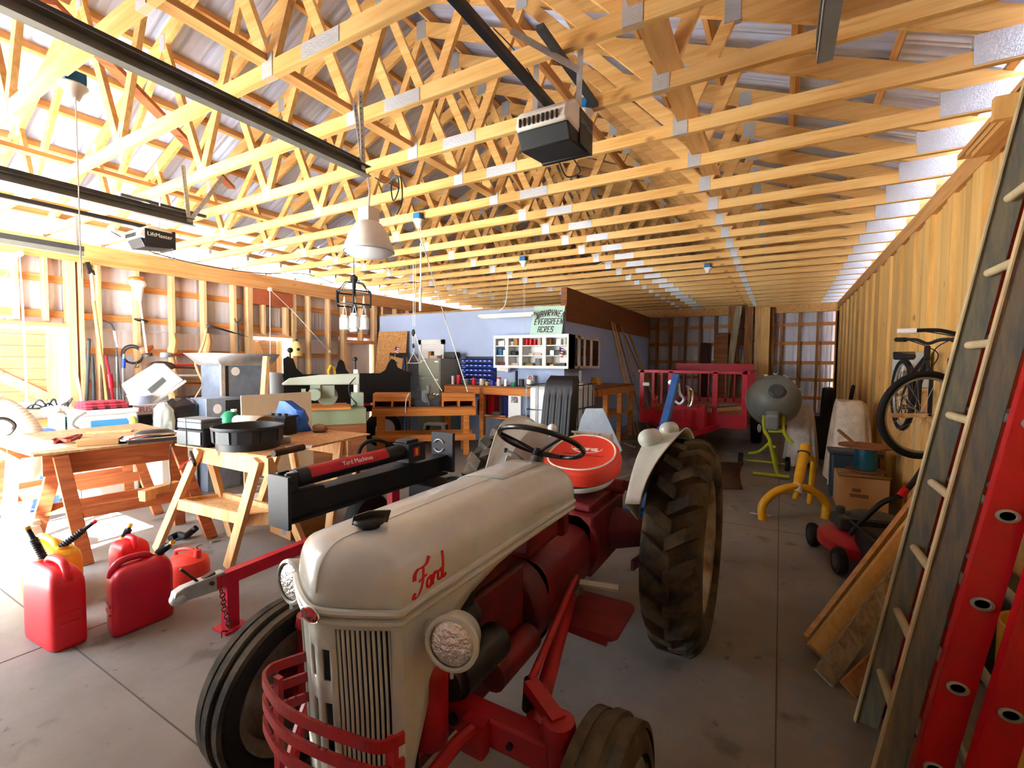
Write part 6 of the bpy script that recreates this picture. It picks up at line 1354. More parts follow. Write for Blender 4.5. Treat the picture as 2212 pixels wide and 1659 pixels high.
# yellow hitch stand: arch, pole
f1, f2 = G(1647, 1122), G(1782, 1120); apex = AY(1717, 1052, (f1.y+f2.y)/2)
t = thing('hitch_stand', 'yellow tubular stand with arched foot and upright pole on the open floor', 'stand', tuple((f1+f2)/2))
arch = bez([f1, f1+V((.0,0,.16)), f1.lerp(f2,.2)+V((0,0,apex.z*.86)), f1.lerp(f2,.5)+V((0,0,apex.z)), f1.lerp(f2,.8)+V((0,0,apex.z*.86)), f2+V((0,0,.16)), f2], 8)
build('arched_foot', MB().tube(arch, .042, 16), Mt['yellow'], t)
m0 = f1.lerp(f2,.5)+V((0,-.05,apex.z-.12)); m1 = AY(1740, 962, m0.y+.35)
build('pole', MB().tube([m0, m0.lerp(m1,.4), m1], .048, 16, rr=[.025,.05,.05]), Mt['yellow'], t)
build('second_pole', MB().tube([m0.lerp(m1,.92), m0.lerp(m1,.9)+V((.1,.22,-.14)), V((f2.x-.12,f2.y+.45,.03))], .03, 12), Mt['yellow'], t)
build('tape_wrap', MB().tube([m0.lerp(m1,.12), m0.lerp(m1,.26)], .055, 16), Mt['cloth'], t)
build('pin_bolt', MB().cyl(f1+V((-.12,0,.05)), f1+V((.08,0,.05)), .008), Mt['steel'], t); build('clamp_ring', MB().ring(m0.lerp(m1,.85), .055, .008, m1-m0, 24, 6), Mt['black'], t)
# cardboard box, spool, tub
P0 = G(1805, 1092); P1 = G(1875, 1098); t = carton('brown cardboard box under the cable spool beside the red mower', V((P0.x,6.35,0)), V((1.06,6.35,0)), .5, AY(1835,1030,6.35).z, flaps=True); zbx = AY(1835,1030,6.35).z
build('printed_mark', MB().b2((-.12,-.002,.16), (.05,.0,.20)).b2((-.1,-.002,.22),(-.02,.0,.26)), mat('print_brown', (110,74,44), .8), t, world=False)
cs = AY(1868, 1030, 6.55); cs.z = zbx+.055
t = thing('cable_spool', 'wooden cable spool wound with teal cable on the cardboard box', 'spool', tuple(cs))
build('lower_flange', MB().cyl(cs-V((0,0,.0)), cs+V((0,0,.015)), .19, n=36), W['brown'], t); build('cable_winding', MB().cyl(cs+V((0,0,.015)), cs+V((0,0,.27)), .105, n=32), Mt['teal'], t)
build('upper_flange', MB().cyl(cs+V((0,0,.27)), cs+V((0,0,.287)), .26, n=40), W['brown'], t)
p = AY(1838, 1020, 6.95)
t = thing('storage_bin', 'dark blue-grey lidded bin behind the teal cable spool', 'bin', (p.x,7.05,0))
build('body', MB().b2((p.x-.2,6.95,0), (p.x+.28,7.25,AY(1838,980,6.95).z-.02)), mat('dark_slate_plastic', (44,56,62), .5), t, bevel=.02); build('lid', MB().b2((p.x-.23,6.92,AY(1838,980,6.95).z-.02), (p.x+.31,7.28,AY(1838,976,6.95).z)), Mt['dgrey'], t, bevel=.01)
build('sticker', MB().b2((p.x+.02,6.945,.36), (p.x+.07,6.95,.44)), Mt['redm'], t)
h0 = cs+V((-.12,-.1,.288)); solo('hammer_handle', MB().tube([h0+V((0,0,.02)), h0+V((-.16,-.06,.17))], .018, 10), W['old'], 'brown wooden hammer handle sticking out over the cable spool', 'handle')
# red lawn mower
mc = V((.72, 4.72, 0)); t = thing('lawn_mower', 'red push lawn mower with black engine and grass bag by the leaning boards', 'lawn mower', tuple(mc), .25)
build('deck', MB().lathe([(.30,.10),(.33,.12),(.33,.19),(.26,.235),(.1,.25),(0,.25)], (-.02,.05,0), 36, sx=1.12, sy=1.2), mat('mower_red', (176,22,44), .35, coat=.3), t, world=False)
build('engine', MB().lathe([(.17,.24),(.19,.28),(.19,.35),(.16,.39),(.09,.41),(0,.41)], (0,.08,0), 28), Mt['black'], t, world=False); build('engine_block', MB().b2((-.26,.0,.26), (.22,.22,.36)).cyl((-.2,.18,.34),(-.2,.18,.42),.035), Mt['dgrey'], t, world=False, bevel=.015)
build('grass_bag', MB().b2((-.22,-.52,.10), (.30,-.12,.36)), mat('bag_black', (30,28,30), .8, bump=.3), t, world=False, bevel=.05)
build('bag_frame', MB().tube([(-.23,-.52,.36),(.31,-.52,.36),(.31,-.12,.38),(-.23,-.12,.38)], .012, 8, True), Mt['black'], t, world=False)
for x, y in ((-.36,.30),(-.36,-.28),(.38,.30),(.38,-.28)):
    w_ = build('wheel', MB().lathe([(.05,-.03),(.095,-.03),(.105,-.015),(.105,.015),(.095,.03),(.05,.03)], (x,y,.105), 24, (1,0,0)), Mt['rubber2'], t, world=False); build('wheel_hub', MB().cyl((x-.035,y,.105), (x+.035,y,.105), .055), Mt['dgrey'], w_, world=False)
hA = AX(2005, 985, 1.05)
hw = mc+V((.18,.1,.25))
build('handle', MB().tube(bez([mc+V((-.2,-.2,.28)), AY(1900,1090,4.5), AY(1955,1062,4.55), AY(2010,985,4.75), AY(2030,935,4.85)]), .02, 10).tube(bez([mc+V((.25,-.2,.28)), mc+V((.32,.0,.6)), AY(2030,935,4.85)+V((.04,.25,0))]), .014, 10), Mt['black'], t)
build('handle_sticker', MB().tube([AY(1944,1072,4.53), AY(1957,1056,4.56)], .027, 10), Mt['redp'], t)
# bicycles against the plank wall
def bicycle(label, c1, c2, R, bar_c, seat_c, wn1, wn2, fm, grip):
    t = thing('bicycle', label, 'bicycle', tuple((V(c1)+V(c2))/2 - V((0,0,R))))
    for c, n_ in ((c1, wn1), (c2, wn2)):
        c = V(c); n_ = V(n_).normalized()
        w_ = build('wheel', MB().ring(c, R, .024, n_, 48, 10), Mt['rubber2'], t); build('wheel_rim', MB().ring(c, R-.03, .011, n_, 48, 8), Mt['alu'], w_)
        d, s, u_ = frame(n_); mb = MB()
        for k in range(24):
            th = 2*PI*k/24; mb.cyl(c+n_*(.03 if k % 2 else -.03), c+(s*math.cos(th)+u_*math.sin(th))*(R-.03), .0012, n=5, cap=False)
        build('spoke', mb, Mt['steel'], w_); build('hub', MB().cyl(c-n_*.05, c+n_*.05, .02), Mt['chrome'], w_)
    c1, c2, b_, s_ = V(c1), V(c2), V(bar_c), V(seat_c)
    n1 = V(wn1).normalized(); hd = b_+(c1-b_)*.25; bb = c1.lerp(c2,.52)+V((0,0,-.03)); sd = s_.lerp(bb,.38)
    build('frame', MB().tube([hd, bb], .02, 10).tube([b_+(c1-b_)*.18, sd], .017, 10).tube([s_-V((0,0,.06)), bb], .017, 10).tube([bb, c2], .012, 8).tube([sd, c2], .010, 8), fm, t)
    build('fork', MB().tube([b_+(c1-b_)*.05, hd], .02, 10).tube([hd+n1*.0, hd+(c1-hd)*.25+n1*.05, c1+n1*.05], .014, 8).tube([hd, hd+(c1-hd)*.25-n1*.05, c1-n1*.05], .014, 8), Mt['black'], t)
    hb = MB().tube(bez([b_-n1*.30+V((0,.0,.03)), b_-n1*.12+V((0,0,.03)), b_, b_+n1*.12+V((0,0,.03)), b_+n1*.30+V((0,0,.03))]), .013, 10)
    ho = build('handlebar', hb, Mt['black'], t)
    for sg in (-1, 1): build('grip', MB().cyl(b_+n1*sg*.22+V((0,0,.03)), b_+n1*sg*.32+V((0,0,.03)), .019), grip, ho)
    build('brake_cable', MB().tube(bez([b_-n1*.2+V((0,0,.03)), b_+V((.02,-.12,-.05)), hd+(c1-hd)*.2]), .004, 6).tube(bez([b_+n1*.2+V((0,0,.03)), b_+V((.03,-.15,-.08)), hd+(c1-hd)*.25]), .004, 6), Mt['black'], t)
    sdl = (b_-s_); sdl.z = 0; sdl.normalize(); sw_ = V((-sdl.y, sdl.x, 0))
    build('saddle', MB().add([s_+sdl*.14+V((0,0,.01)), s_+sdl*-.02+sw_*.045, s_-sdl*.13+sw_*.08, s_-sdl*.13-sw_*.08, s_+sdl*-.02-sw_*.045]+[s_+sdl*.14+V((0,0,.04)), s_+sdl*-.02+sw_*.05+V((0,0,.055)), s_-sdl*.13+sw_*.085+V((0,0,.075)), s_-sdl*.13-sw_*.085+V((0,0,.075)), s_+sdl*-.02-sw_*.05+V((0,0,.055))], [(4,3,2,1,0),(5,6,7,8,9),(0,1,6,5),(1,2,7,6),(2,3,8,7),(3,4,9,8),(4,0,5,9)]), Mt['black'], t, bevel=.012)
    build('crank', MB().cyl(bb-V((.06,0,0)), bb+V((.06,0,0)), .02).ring(bb+V((-.05,0,0)), .09, .006, (1,0,0), 28, 6).bar(bb+V((-.07,0,0)), bb+V((-.08,.1,-.12)), .012, .02), Mt['chrome'], t)
    return t
cW = AY(1995, 897, 4.45)
bicycle('black bicycle with dark saddle hung on the plank wall, wheel turned towards the tractor', cW, AY(1932,838,5.45)+V((.06,0,-.06)), .305, AY(2004,742,4.85), AY(1965,762,5.2)-V((0,0,.06)), (-.45,.86,.05), (1,.05,0), mat('dark_frame', (38,36,42), .35), Mt['black'])
cW2 = AY(2045, 850, 4.1)
bicycle('bicycle with white grips and silver frame partly behind the grey wooden ladder', cW2+V((.06,0,.02)), V((1.14,4.05,cW2.z-.0))-V((0,.75,0)), .28, AY(2078,722,4.0), V((1.12,3.5,AY(2078,722,4.0).z-.06)), (.98,-.12,0), (1,0,0), mat('silver_frame', (150,152,156), .3, .6), Mt['white'])
solo('wall_peg', MB().bar((1.24,4.42,cW.z+.02), (.72,4.42,cW.z-.01), .03, .03), W['fir'], 'wooden peg from the plank wall carrying the bicycle wheel', 'peg')
solo('storage_case', MB().b2((1.0,5.75,1.42), (1.22,6.15,1.76)).b2((.99,5.74,1.56),(1.22,6.16,1.575)), mat('pale_grey_case', (196,200,200), .5), 'pale grey plastic case on the plank wall behind the bicycle handlebar', 'case', bevel=.01)
solo('wall_shelf', MB().b2((.98,5.65,1.39), (1.245,6.25,1.418)), W['plank'], 'short wooden shelf under the pale grey case', 'shelf')
solo('wall_stud', MB().b2((1.02,4.3,0), (1.1,4.38,1.45)), W['fir'], 'pale upright timber leaning behind the bicycle wheel', 'timber')
# ladders leaning on the wall plate
sl = .165
def LX(x0, z): return x0+sl*z
t = thing('wooden_ladder', 'weathered grey wooden ladder leaning against the truss ends', 'ladder', (.42, 2.4, 0))
gl = mat('ladder_grey_wood', (112,116,112), .75, spread=(146,138,112), nscale=7, stretch=(6,6,.8)); ge_ = mat('ladder_edge_wood', (196,180,142), .7, var=.15, nscale=8)
rails = []
for y, x0 in ((2.58,.385), (2.20,.385)):
    r = build('side_rail', MB().bar((LX(x0,0),y,0), (LX(x0,3.35),y+.06,3.35), .032, .085, up=(1,0,0)), gl, t, bevel=.003)
    build('worn_edge', MB().bar((LX(x0,0)-.043,y-.008,.0), (LX(x0,3.35)-.043,y+.052,3.35), .028, .006, up=(1,0,0)), ge_, r)
for k in range(11):
    z = .26+.29*k; build('rung', MB().cyl((LX(.385,z),2.19+.06*z/3.35,z), (LX(.385,z),2.585+.06*z/3.35,z), .016), ge_, t)
build('plastic_wrap', MB().tube(bez([(LX(.34,2.0),2.60,2.0),(LX(.33,2.2),2.58,2.2),(LX(.34,2.35),2.62,2.35)]), .03, 8), mat('red_rag', (150,50,54), .8), t) if False else None
t = thing('extension_ladder', 'red fibreglass extension ladder leaning behind the grey wooden ladder', 'ladder', (.6, 2.3, 0))
for k, (x0, y0, y1) in enumerate(((.47,2.68,2.10), (.575,2.62,2.02))):
    for y, sg in ((y0, 1), (y1, -1)):
        r = build('side_rail', MB().bar((LX(x0,.0),y,.0), (LX(x0,2.98),y+.054,2.98), .012, .095, up=(1,0,0)).bar((LX(x0,.0)-.045,y+sg*-.018,.0), (LX(x0,2.98)-.045,y+.054+sg*-.018,2.98), .04, .008, up=(1,0,0)).bar((LX(x0,.0)+.045,y+sg*-.018,.0), (LX(x0,2.98)+.045,y+.054+sg*-.018,2.98), .04, .008, up=(1,0,0)), Mt['redf'], t)
        for q in range(10):
            z = .22+.305*q; c = V((LX(x0,z), y+.06*z/3.3, z))
            if sg < 0:
                o = build('rung_end', MB().lathe([(.030,0),(.031,.008),(.022,.010),(.019,.004)], c+V((0,-.007,0)), 20, (0,-1,0), sx=1., sy=.72), Mt['alu'], r); build('rung_hole', MB().lathe([(.0195,.0045),(0,.0045)], c+V((0,-.007,0)), 16, (0,-1,0), sy=.72), Mt['black'], o)
    for q in range(10):
        z = .22+.305*q; build('rung', MB().cyl((LX(x0,z),y1+.06*z/3.3,z), (LX(x0,z),y0+.06*z/3.3,z), .017), Mt['alu'], t)
    build('foot', MB().b2((LX(x0,0)-.06,y0-.03,0), (LX(x0,0)+.06,y0+.03,.05)), Mt['black'], t)
    build('foot', MB().b2((LX(x0,0)-.06,y1-.03,0), (LX(x0,0)+.06,y1+.03,.05)), Mt['black'], t)
# boards leaning low by the ladder
for px, py, qx, qy, Y2, w_, h_, m_, l_ in ((1748,1403,1984,1094,3.9,.03,.12,W['fir'],'thin pale board leaning by the ladder foot, the one nearest the red mower'), (1772,1436,1980,1165,3.62,.045,.15,W['plank'],'thick orange board leaning by the ladder foot under the thin pale board'),
                                     (1778,1478,1990,1190,3.5,.03,.10,W['gtool'],'weathered narrow board leaning by the ladder foot'), (1830,1500,1985,1350,3.05,.03,.08,W['old'],'short dark board lowest of those leaning by the ladder foot')):
    A = G(px, py); B = AY(qx, qy, Y2); d = (B-A)
    solo('leaning_board', MB().bar(A+V((0,0,h_*.32)), A+d*1.12+V((0,0,h_*.32)), w_, h_, up=(0,0,1) if px == 1748 else (-.5,.3,.8)), m_, l_, 'board', bevel=.002)
# yellow fibre drum
c = V((.98,2.62,0)); t = thing('fibre_drum', 'yellow printed fibre drum without lid behind the red ladder', 'drum', tuple(c))
yd_ = mat('drum_yellow', (214,166,62), .6, var=.05); hD = AY(2190,1388,2.45).z
build('body', MB().lathe([(.16,0),(.17,.01),(.17,hD),(.16,hD),(.155,.03),(0,.03)], c, 40), yd_, t)
build('rim', MB().ring(c+V((0,0,hD)), .168, .006, n=40, k=8), yd_, t)
for k, (s_, zz) in enumerate((('DRYWALL',hD-.13),('JOINT COMPOUND',hD-.19),('READY MIX',.16))):
    pass
for k in range(5):
    zz = hD-.12-.065*k; build('printed_band', MB().grid(lambda u_, v: c+V((.1712*math.cos(-2.9+1.6*u_), .1712*math.sin(-2.9+1.6*u_), zz+.012*v)), 14, 2), mat('print_dark', (110,80,40), .8), t)
solo('dark_tote', MB().b2((.86,3.2,0), (1.2,3.9,.45)), Mt['dgrey'], 'dark grey tote low against the plank wall behind the ladders', 'tote', bevel=.02)
# lumber on brackets high on the plank wall
for k, (x, z, y0, y1, l_) in enumerate(((1.14,3.06,.4,4.35,'lowest long pale board of the bundle stored high on the plank wall'), (1.135,3.10,.6,4.45,'middle long pale board of the bundle stored high on the plank wall'), (1.13,3.145,.3,4.62,'topmost long pale board of the bundle stored high on the plank wall'))):
    solo('stored_board', MB().b2((x-.06,y0,z-.017), (x+.06,y1,z+.017)), W['purlin'], l_, 'board')
for y in (1.2, 3.45): solo('wood_bracket', MB().b2((.93,y-.02,2.92), (1.235,y+.02,3.04)), W['plank'], 'wooden bracket block under the boards high on the wall' + (' near the ladder top' if y > 2 else ' close to the front wall'), 'bracket')
solo('cleat', MB().b2((1.19,3.6,2.23), (1.228,4.0,2.33)), W['plank'], 'short wooden cleat nailed across the plank wall above the ladder', 'cleat')
# grader blade on the floor, scraps
A, B = G(1412, 1055), G(1606, 1055); B = V((B.x, A.y+.55, 0)); d = (B-A).normalized(); n_ = V((-d.y, d.x, 0))
t = thing('grader_blade', 'rusty brown grader blade standing on the floor behind the big tractor tyre', 'blade', tuple((A+B)/2))
build('blade', MB().grid(lambda u_, v: A+(B-A)*u_+n_*(.10*math.sin(PI*v)-.0)+V((0,0,.36*v)), 12, 10), Mt['rust'], t, solid=.012)
build('frame_arm', MB().bar(A.lerp(B,.5)+n_*.1+V((0,0,.2)), A.lerp(B,.5)+n_*.8+V((0,0,.26)), .08, .08), Mt['rust'], t)
solo('scrap_stick', MB().bar(G(1336,945,.02), G(1384,938,.02), .06, .04), W['bench'], 'orange-brown stick on the floor behind the steel plate', 'stick')
solo('scrap_stick', MB().bar(G(1350,957,.015), G(1372,966,.015), .05, .03), W['gtool'], 'grey scrap of wood on the floor near the blue boom', 'stick')
# planks against the back wall, mouldings against the inner wall
for kk, (px, pt, w_, m_, lean, l_) in enumerate(((1583,660,.22,W['old'],0,'wide dark plank standing against the back wall near the inner room'), (1560,720,.34,W['brown'],0,'broad brown board standing low behind the red trailer'), (1597,662,.16,W['gtool'],-.12,'grey leaning plank crossing the stack at the back wall'), (1618,662,.2,W['old'],0,'dark plank in the middle of the stack at the back wall'),
                               (1640,668,.18,W['fir'],0,'pale plank of the stack at the back wall'), (1655,664,.2,W['plank'],0,'yellowish plank beside the pale plank at the back wall'), (1668,662,.12,W['old'],0,'narrow dark plank beside the bright metal panels at the back wall'), (1520,740,.2,mat('maroon_board',(74,30,28),.7),0,'dark maroon board standing behind the red trailer'))):
    yy = (14.30,14.02,14.12,14.38,14.24,14.16,14.36,14.36)[kk]; p = AY(px, pt, 14.2); solo('stacked_plank', MB().bar((p.x+lean*3,yy-.05,0), (p.x,yy,p.z), w_, .035, up=(0,1,0)), m_, l_, 'plank')
rnd = random.Random(11)
nm = ('nearest the cupboard','second from the cupboard','third from the cupboard','fourth from the cupboard','fifth from the cupboard','sixth from the cupboard','seventh from the cupboard','last before the red trailer')
for k in range(8):
    tp_ = AX(1322+6*k+rnd.uniform(-2,2), 690+4*k+rnd.uniform(-5,14), XCB+.06); ft = V((XCB+.65+.05*k+rnd.uniform(-.1,.1), tp_.y-.2+.12*k, 0))
    solo('moulding_strip', MB().bar(ft, V((XCB+.05, tp_.y, tp_.z)), .05, .02), (W['fir'],W['plank'],W['old'])[k % 3], f'thin wood strip leaning on the inner room wall, {nm[k]}', 'strip')
# ================================================================ CEILING AND TOOL WALL
# overhead door tracks
def track(label, end, y0, hang, side):
    e = V(end); t = thing('door_track', label, 'door track', (e.x, (e.y+y0)/2, e.z))
    build('channel', MB().b2((e.x-.025,y0,e.z-.03), (e.x+.025,e.y,e.z-.026)).b2((e.x-side*.025-.002,y0,e.z-.03),(e.x-side*.025+.002,e.y,e.z+.03)).b2((e.x-.02,y0,e.z+.026),(e.x+.025,e.y,e.z+.03)), mat('track_steel', (132,132,126), .5, .2, var=.1), t)
    build('angle_iron', MB().b2((e.x-side*.03-.002,y0,e.z+.02), (e.x-side*.03+.002,e.y,e.z+.075)), Mt['dgrey'], t)
    build('curved_end', MB().tube([(e.x,y0,e.z),(e.x,y0-.12,e.z-.05),(e.x,YF+.1,e.z-.25),(e.x,YF+.08,1.2)], .02, 8), Mt['steel'], t)
    for q in hang:
        q = V(q); s = V((e.x,min(e.y-.03,q.y+.0),e.z+.03)) if True else e
        h = build('hanger_strap', MB().bar((e.x,e.y-.04,e.z), q, .032, .004, up=(1,0,0)), Mt['steel'], t)
        for k in range(1, 14):
            c = V((e.x,e.y-.04,e.z)).lerp(q, k/14)
            build('hole', MB().cyl(c-V((.0,.004,0)), c+V((0,-.0045,0)), .007, n=8), Mt['black'], h)
    return t
zt7 = 2.80
eA = G(796, 372, zt7); track('long dark steel door track ending beside the white bell lamp', eA, .0, [(eA.x+.0,eA.y-.06,3.26),(eA.x-.12,eA.y+.0,3.26)], 1)
eB = G(420, 482, zt7); track('steel door track over the shutter side, beside the smaller door opener', eB, .0, [(eB.x,eB.y-.08,3.26),(eB.x+.05,eB.y+.22,3.26)], 1)
eC = G(1783, 116, zt7); track('short end of a steel door track near the plank wall', eC, .0, [(eC.x+.1,eC.y-.35,3.26)], 1)
eD = G(180, 548, zt7); track('pale steel door track close to the wall of hanging tools', eD, .0, [(eD.x,eD.y-.05,3.26)], -1)
# door openers
def opener(label, p, px_rail, size=1., labels=True):
    t = thing('door_opener', label, 'garage door opener', tuple(p))
    s = size
    sh = [(-.16,-.13),(.16,-.13),(.165,.02),(.13,.10),(-.10,.10),(-.155,.0)]
    build('housing', MB().prism([(y*s, z*s) for y, z in ((-.19,-.03),(.12,-.03),(.12,.10),(-.08,.115),(-.17,.06))], p+V((-.15*s,0,0)), (0,1,0), (0,0,1), .30*s), Mt['offwhite'], t, bevel=.02*s)
    build('lower_case', MB().prism([(y*s, z*s) for y, z in ((-.17,-.03),(.14,-.03),(.15,-.08),(-.13,-.115))], p+V((-.145*s,0,0)), (0,1,0), (0,0,1), .29*s), Mt['black'], t, bevel=.008)
    build('rear_panel', MB().b2(p+V((-.145*s,.12*s,-.09*s)), p+V((.145*s,.15*s,.095*s))), Mt['black'], t, bevel=.006)
    for k in range(9): build('vent_slot', MB().b2(p+V((-.12*s+.026*k*s,-.192*s,-.018*s)), p+V((-.11*s+.026*k*s,-.184*s,.022*s))), Mt['black'], t)
    rr = build('rail', MB().b2((p.x-.018,YF+.15,p.z+.10*s), (p.x+.018,p.y-.05*s,p.z+.135*s)), Mt['black'], t)
    build('chain', MB().b2((p.x-.026,YF+.15,p.z+.112*s), (p.x-.02,p.y-.05,p.z+.124*s)), Mt['dgrey'], rr)
    ytop = [y for y in ytr if y > p.y-.1][0]
    for dx in (-.13, .13): build('hanger_strap', MB().bar(p+V((dx*s,.0,.08*s)), (p.x+dx*s,p.y+.02,3.29), .032, .004, up=(0,1,0)), Mt['steel'], t)
    build('hanger_strap', MB().bar(p+V((.13*s,.0,.3*s)), (p.x-.14*s,p.y-.25,3.3), .032, .004, up=(0,1,0)), Mt['steel'], t)
    build('perforated_angle', MB().b2((p.x+.02*s,p.y-.28,3.225), (p.x+.06,p.y+.5,3.252)), Mt['dgrey'], t)
    build('label_text', MB().b2(p+V((-.1*s,.150*s,.03*s)), p+V((.05*s,.152*s,.06*s))), Mt['grey'], t)
    build('aerial_wire', MB().tube(bez([p+V((.05,.14,-.09*s)), p+V((.08,.16,-.16*s)), p+V((.0,.16,-.17*s)), p+V((-.03,.12,-.1*s))]), .004, 6), Mt['black'], t)
    return t
op1 = G(1200, 290, 2.86); o1 = opener('white and black garage door opener hung nearer the tractor on its black rail', op1, 0)
text('lettering', 'LiftMaster', .055, op1+V((0,.152,.05)), (-1,0,0), (0,0,1), Mt['offwhite'], o1, .001)
q = op1+V((.147,.0,.0)); text('lettering', 'LiftMaster', .05, op1+V((.1455,.01,.03)), (0,1,0), (0,0,1), Mt['grey'], o1, .0005)
op2 = G(330, 518, 2.87); o2 = opener('smaller looking white and black garage door opener near the tool wall', op2, 0)
build('side_panel', MB().b2(op2+V((.148,-.13,-.08)), op2+V((.156,.14,.07))), Mt['black'], o2); text('lettering', 'LiftMaster', .055, op2+V((.157,.0,.02)), (0,1,0), (0,0,1), Mt['offwhite'], o2, .0005)
build('side_panel', MB().b2(op1+V((.148,-.03,-.09)), op1+V((.155,.15,.09))), mat('opener_brown', (40,34,30), .5), o1)
text('lettering', 'LiftMaster', .045, op1+V((.156,.06,.03)), (0,1,0), (0,0,1), Mt['grey'], o1, .0005)
# bell shaped lamp
YLp = 2.925; lp = AY(797, 545, YLp); t = thing('high_bay_lamp', 'large white bell shaped workshop lamp hanging from the trusses', 'lamp', tuple(lp)); k_ = mpp(lp)
zl_ = lambda py: AY(797, py, YLp).z
build('reflector', MB().lathe([(52*k_,zl_(545)),(53*k_,zl_(541)),(49*k_,zl_(530)),(40*k_,zl_(505)),(28*k_,zl_(486)),(20*k_,zl_(480))], (lp.x,lp.y,0), 44, cap=False), Mt['offwhite'], t, solid=.004)
build('lens_cover', MB().lathe([(0,zl_(558)),(20*k_,zl_(557)),(40*k_,zl_(552)),(51*k_,zl_(545))], (lp.x,lp.y,0), 40), mat('frosted_glass', (232,234,238), .25), t)
bx = build('ballast_box', MB().b2((lp.x-16*k_,lp.y-16*k_,zl_(481)), (lp.x+16*k_,lp.y+16*k_,zl_(450))), Mt['offwhite'], t, bevel=.006)
build('rim', MB().ring((lp.x,lp.y,zl_(544)), 53*k_, .006, n=44, k=8), Mt['steel'], t)
build('hook', MB().tube(bez([(lp.x,lp.y,zl_(450)),(lp.x+.01,lp.y,3.1),(lp.x-.01,lp.y,3.2),(lp.x,lp.y,3.3)]), .008, 8), Mt['steel'], t)
build('printed_label', MB().b2((lp.x-.02,lp.y-33*k_,zl_(515)), (lp.x+.05,lp.y-32*k_,zl_(508))), Mt['grey'], t) if False else None
solo('coiled_cable', MB().tube(bez([lp+V((.03,.05,.65)), lp+V((.15,.06,.58)), lp+V((.28,.05,.62)), lp+V((.30,.05,.5)), lp+V((.24,.05,.42)), lp+V((.22,.05,.56)), lp+V((.32,.05,.60)), lp+V((.34,.05,.4)), lp+V((.28,.05,.3))]), .006, 6), Mt['black'], 'loose black cable coiled beside the white bell lamp', 'cable')
# chandelier
cp_ = AY(765, 655, 5.2); t = thing('chandelier', 'black iron chandelier with four clear glass jar shades', 'chandelier', tuple(cp_)); k_ = mpp(cp_); X, Y = cp_.x, cp_.y
zz_ = lambda py: AY(765, py, 5.2).z
build('chain', MB().cyl((X,Y,zz_(598)), (X,Y,3.27), .006, n=8), Mt['black'], t)
build('centre_post', MB().lathe([(.02,zz_(690)-0),(.05,zz_(668)),(.025,zz_(660)),(.03,zz_(612)),(.06,zz_(606)),(.055,zz_(598)),(.02,zz_(594)),(0,zz_(592))], (X,Y,0), 20), Mt['black'], t)
Rr = 39*k_
fr = MB(); N_ = 6
for i in range(N_):
    a0, a1 = 2*PI*i/N_+.3, 2*PI*(i+1)/N_+.3
    A, B = V((X+Rr*math.cos(a0),Y+Rr*math.sin(a0),0)), V((X+Rr*math.cos(a1),Y+Rr*math.sin(a1),0))
    for py in (632, 660): build('frame_bar', MB().bar(V((A.x,A.y,zz_(py))), V((B.x,B.y,zz_(py))), .012, .022), Mt['black'], t)
    build('frame_upright', MB().bar(V((A.x,A.y,zz_(632))), V((A.x,A.y,zz_(662))), .02, .02), Mt['black'], t)
    build('arm', MB().tube(bez([V((X,Y,zz_(610))), V((X+Rr*.5*math.cos(a0),Y+Rr*.5*math.sin(a0),zz_(612))), V((X+Rr*.75*math.cos(a0),Y+Rr*.75*math.sin(a0),zz_(624))), V((A.x,A.y,zz_(632)))]), .008, 8), Mt['black'], t)
for i, (dx, dy) in enumerate(((-21,-8),(-11,10),(11,-9),(21,8))):
    c = V((X+dx*k_, Y+dy*k_, 0)); zo = (.0,-.03,.02,.0)[i]
    j = build('jar_shade', MB().lathe([(.0,zz_(712)+zo),(.07,zz_(712)+zo),(.08,zz_(708)+zo),(.08,zz_(688)+zo),(.058,zz_(684)+zo),(.058,zz_(681)+zo)], (c.x,c.y,0), 20), mat('jar_glass', (226,230,226), .15, spec=.8, bump=.4, bscale=40), t)
    build('jar_wire', MB().tube(bez([c+V((-.045,0,zz_(684)+zo)), c+V((-.03,0,zz_(672))), c+V((0,0,zz_(662))), c+V((.03,0,zz_(672))), c+V((.045,0,zz_(684)+zo))]), .004, 6), Mt['white'], j)
    build('candle_bulb', MB().lathe([(.012,zz_(660)),(.022,zz_(652)),(.012,zz_(643)),(0,zz_(638))], (c.x,c.y,0), 14), Mt['white'], t)
# lamp holders with blue boxes
for px, py, k, l_, cord in ((158,180,None,'blue junction box lampholder high near the open doorway','long'), (1258,240,None,'blue junction box lampholder behind the larger door opener',''), (905,473,None,'blue junction box lampholder beside the hoist rope','s'), (1131,563,None,'blue junction box lampholder above the strip light','long'), (1529,577,None,'blue junction box lampholder above the red trailer','')):
    c = G(px, py, 3.25); t = thing('lampholder', l_, 'lampholder', tuple(c), 0, 'ceiling lampholders')
    build('junction_box', MB().b2(c+V((-.05,-.05,-.01)), c+V((.05,.05,.06))), Mt['cobalt'], t, bevel=.006)
    build('socket', MB().lathe([(.07,-.012),(.07,-.02),(.045,-.05),(.03,-.09),(.02,-.10),(0,-.10)], c, 20), Mt['white'], t)
    if cord: build('pull_cord', MB().cyl(c+V((.03,0,-.04)), c+V((.03,0,-1.15 if cord == 'long' else -.7)), .003, n=6), Mt['rope'], t)
def cableline(label, pts, r=.006, m='white'): solo('wiring', MB().tube(bez(pts), r, 6), Mt[m], label, 'cable')
cableline('white wiring cable running along the truss near the larger door opener', [G(1150,262,3.36), G(1190,225,3.4), G(1225,240,3.36), G(1262,235,3.36)], .007)
cableline('thin wire strung along the trusses towards the larger opener', [G(1065,60,3.6), G(1120,120,3.5), G(1175,210,3.4)], .004, 'dgrey')
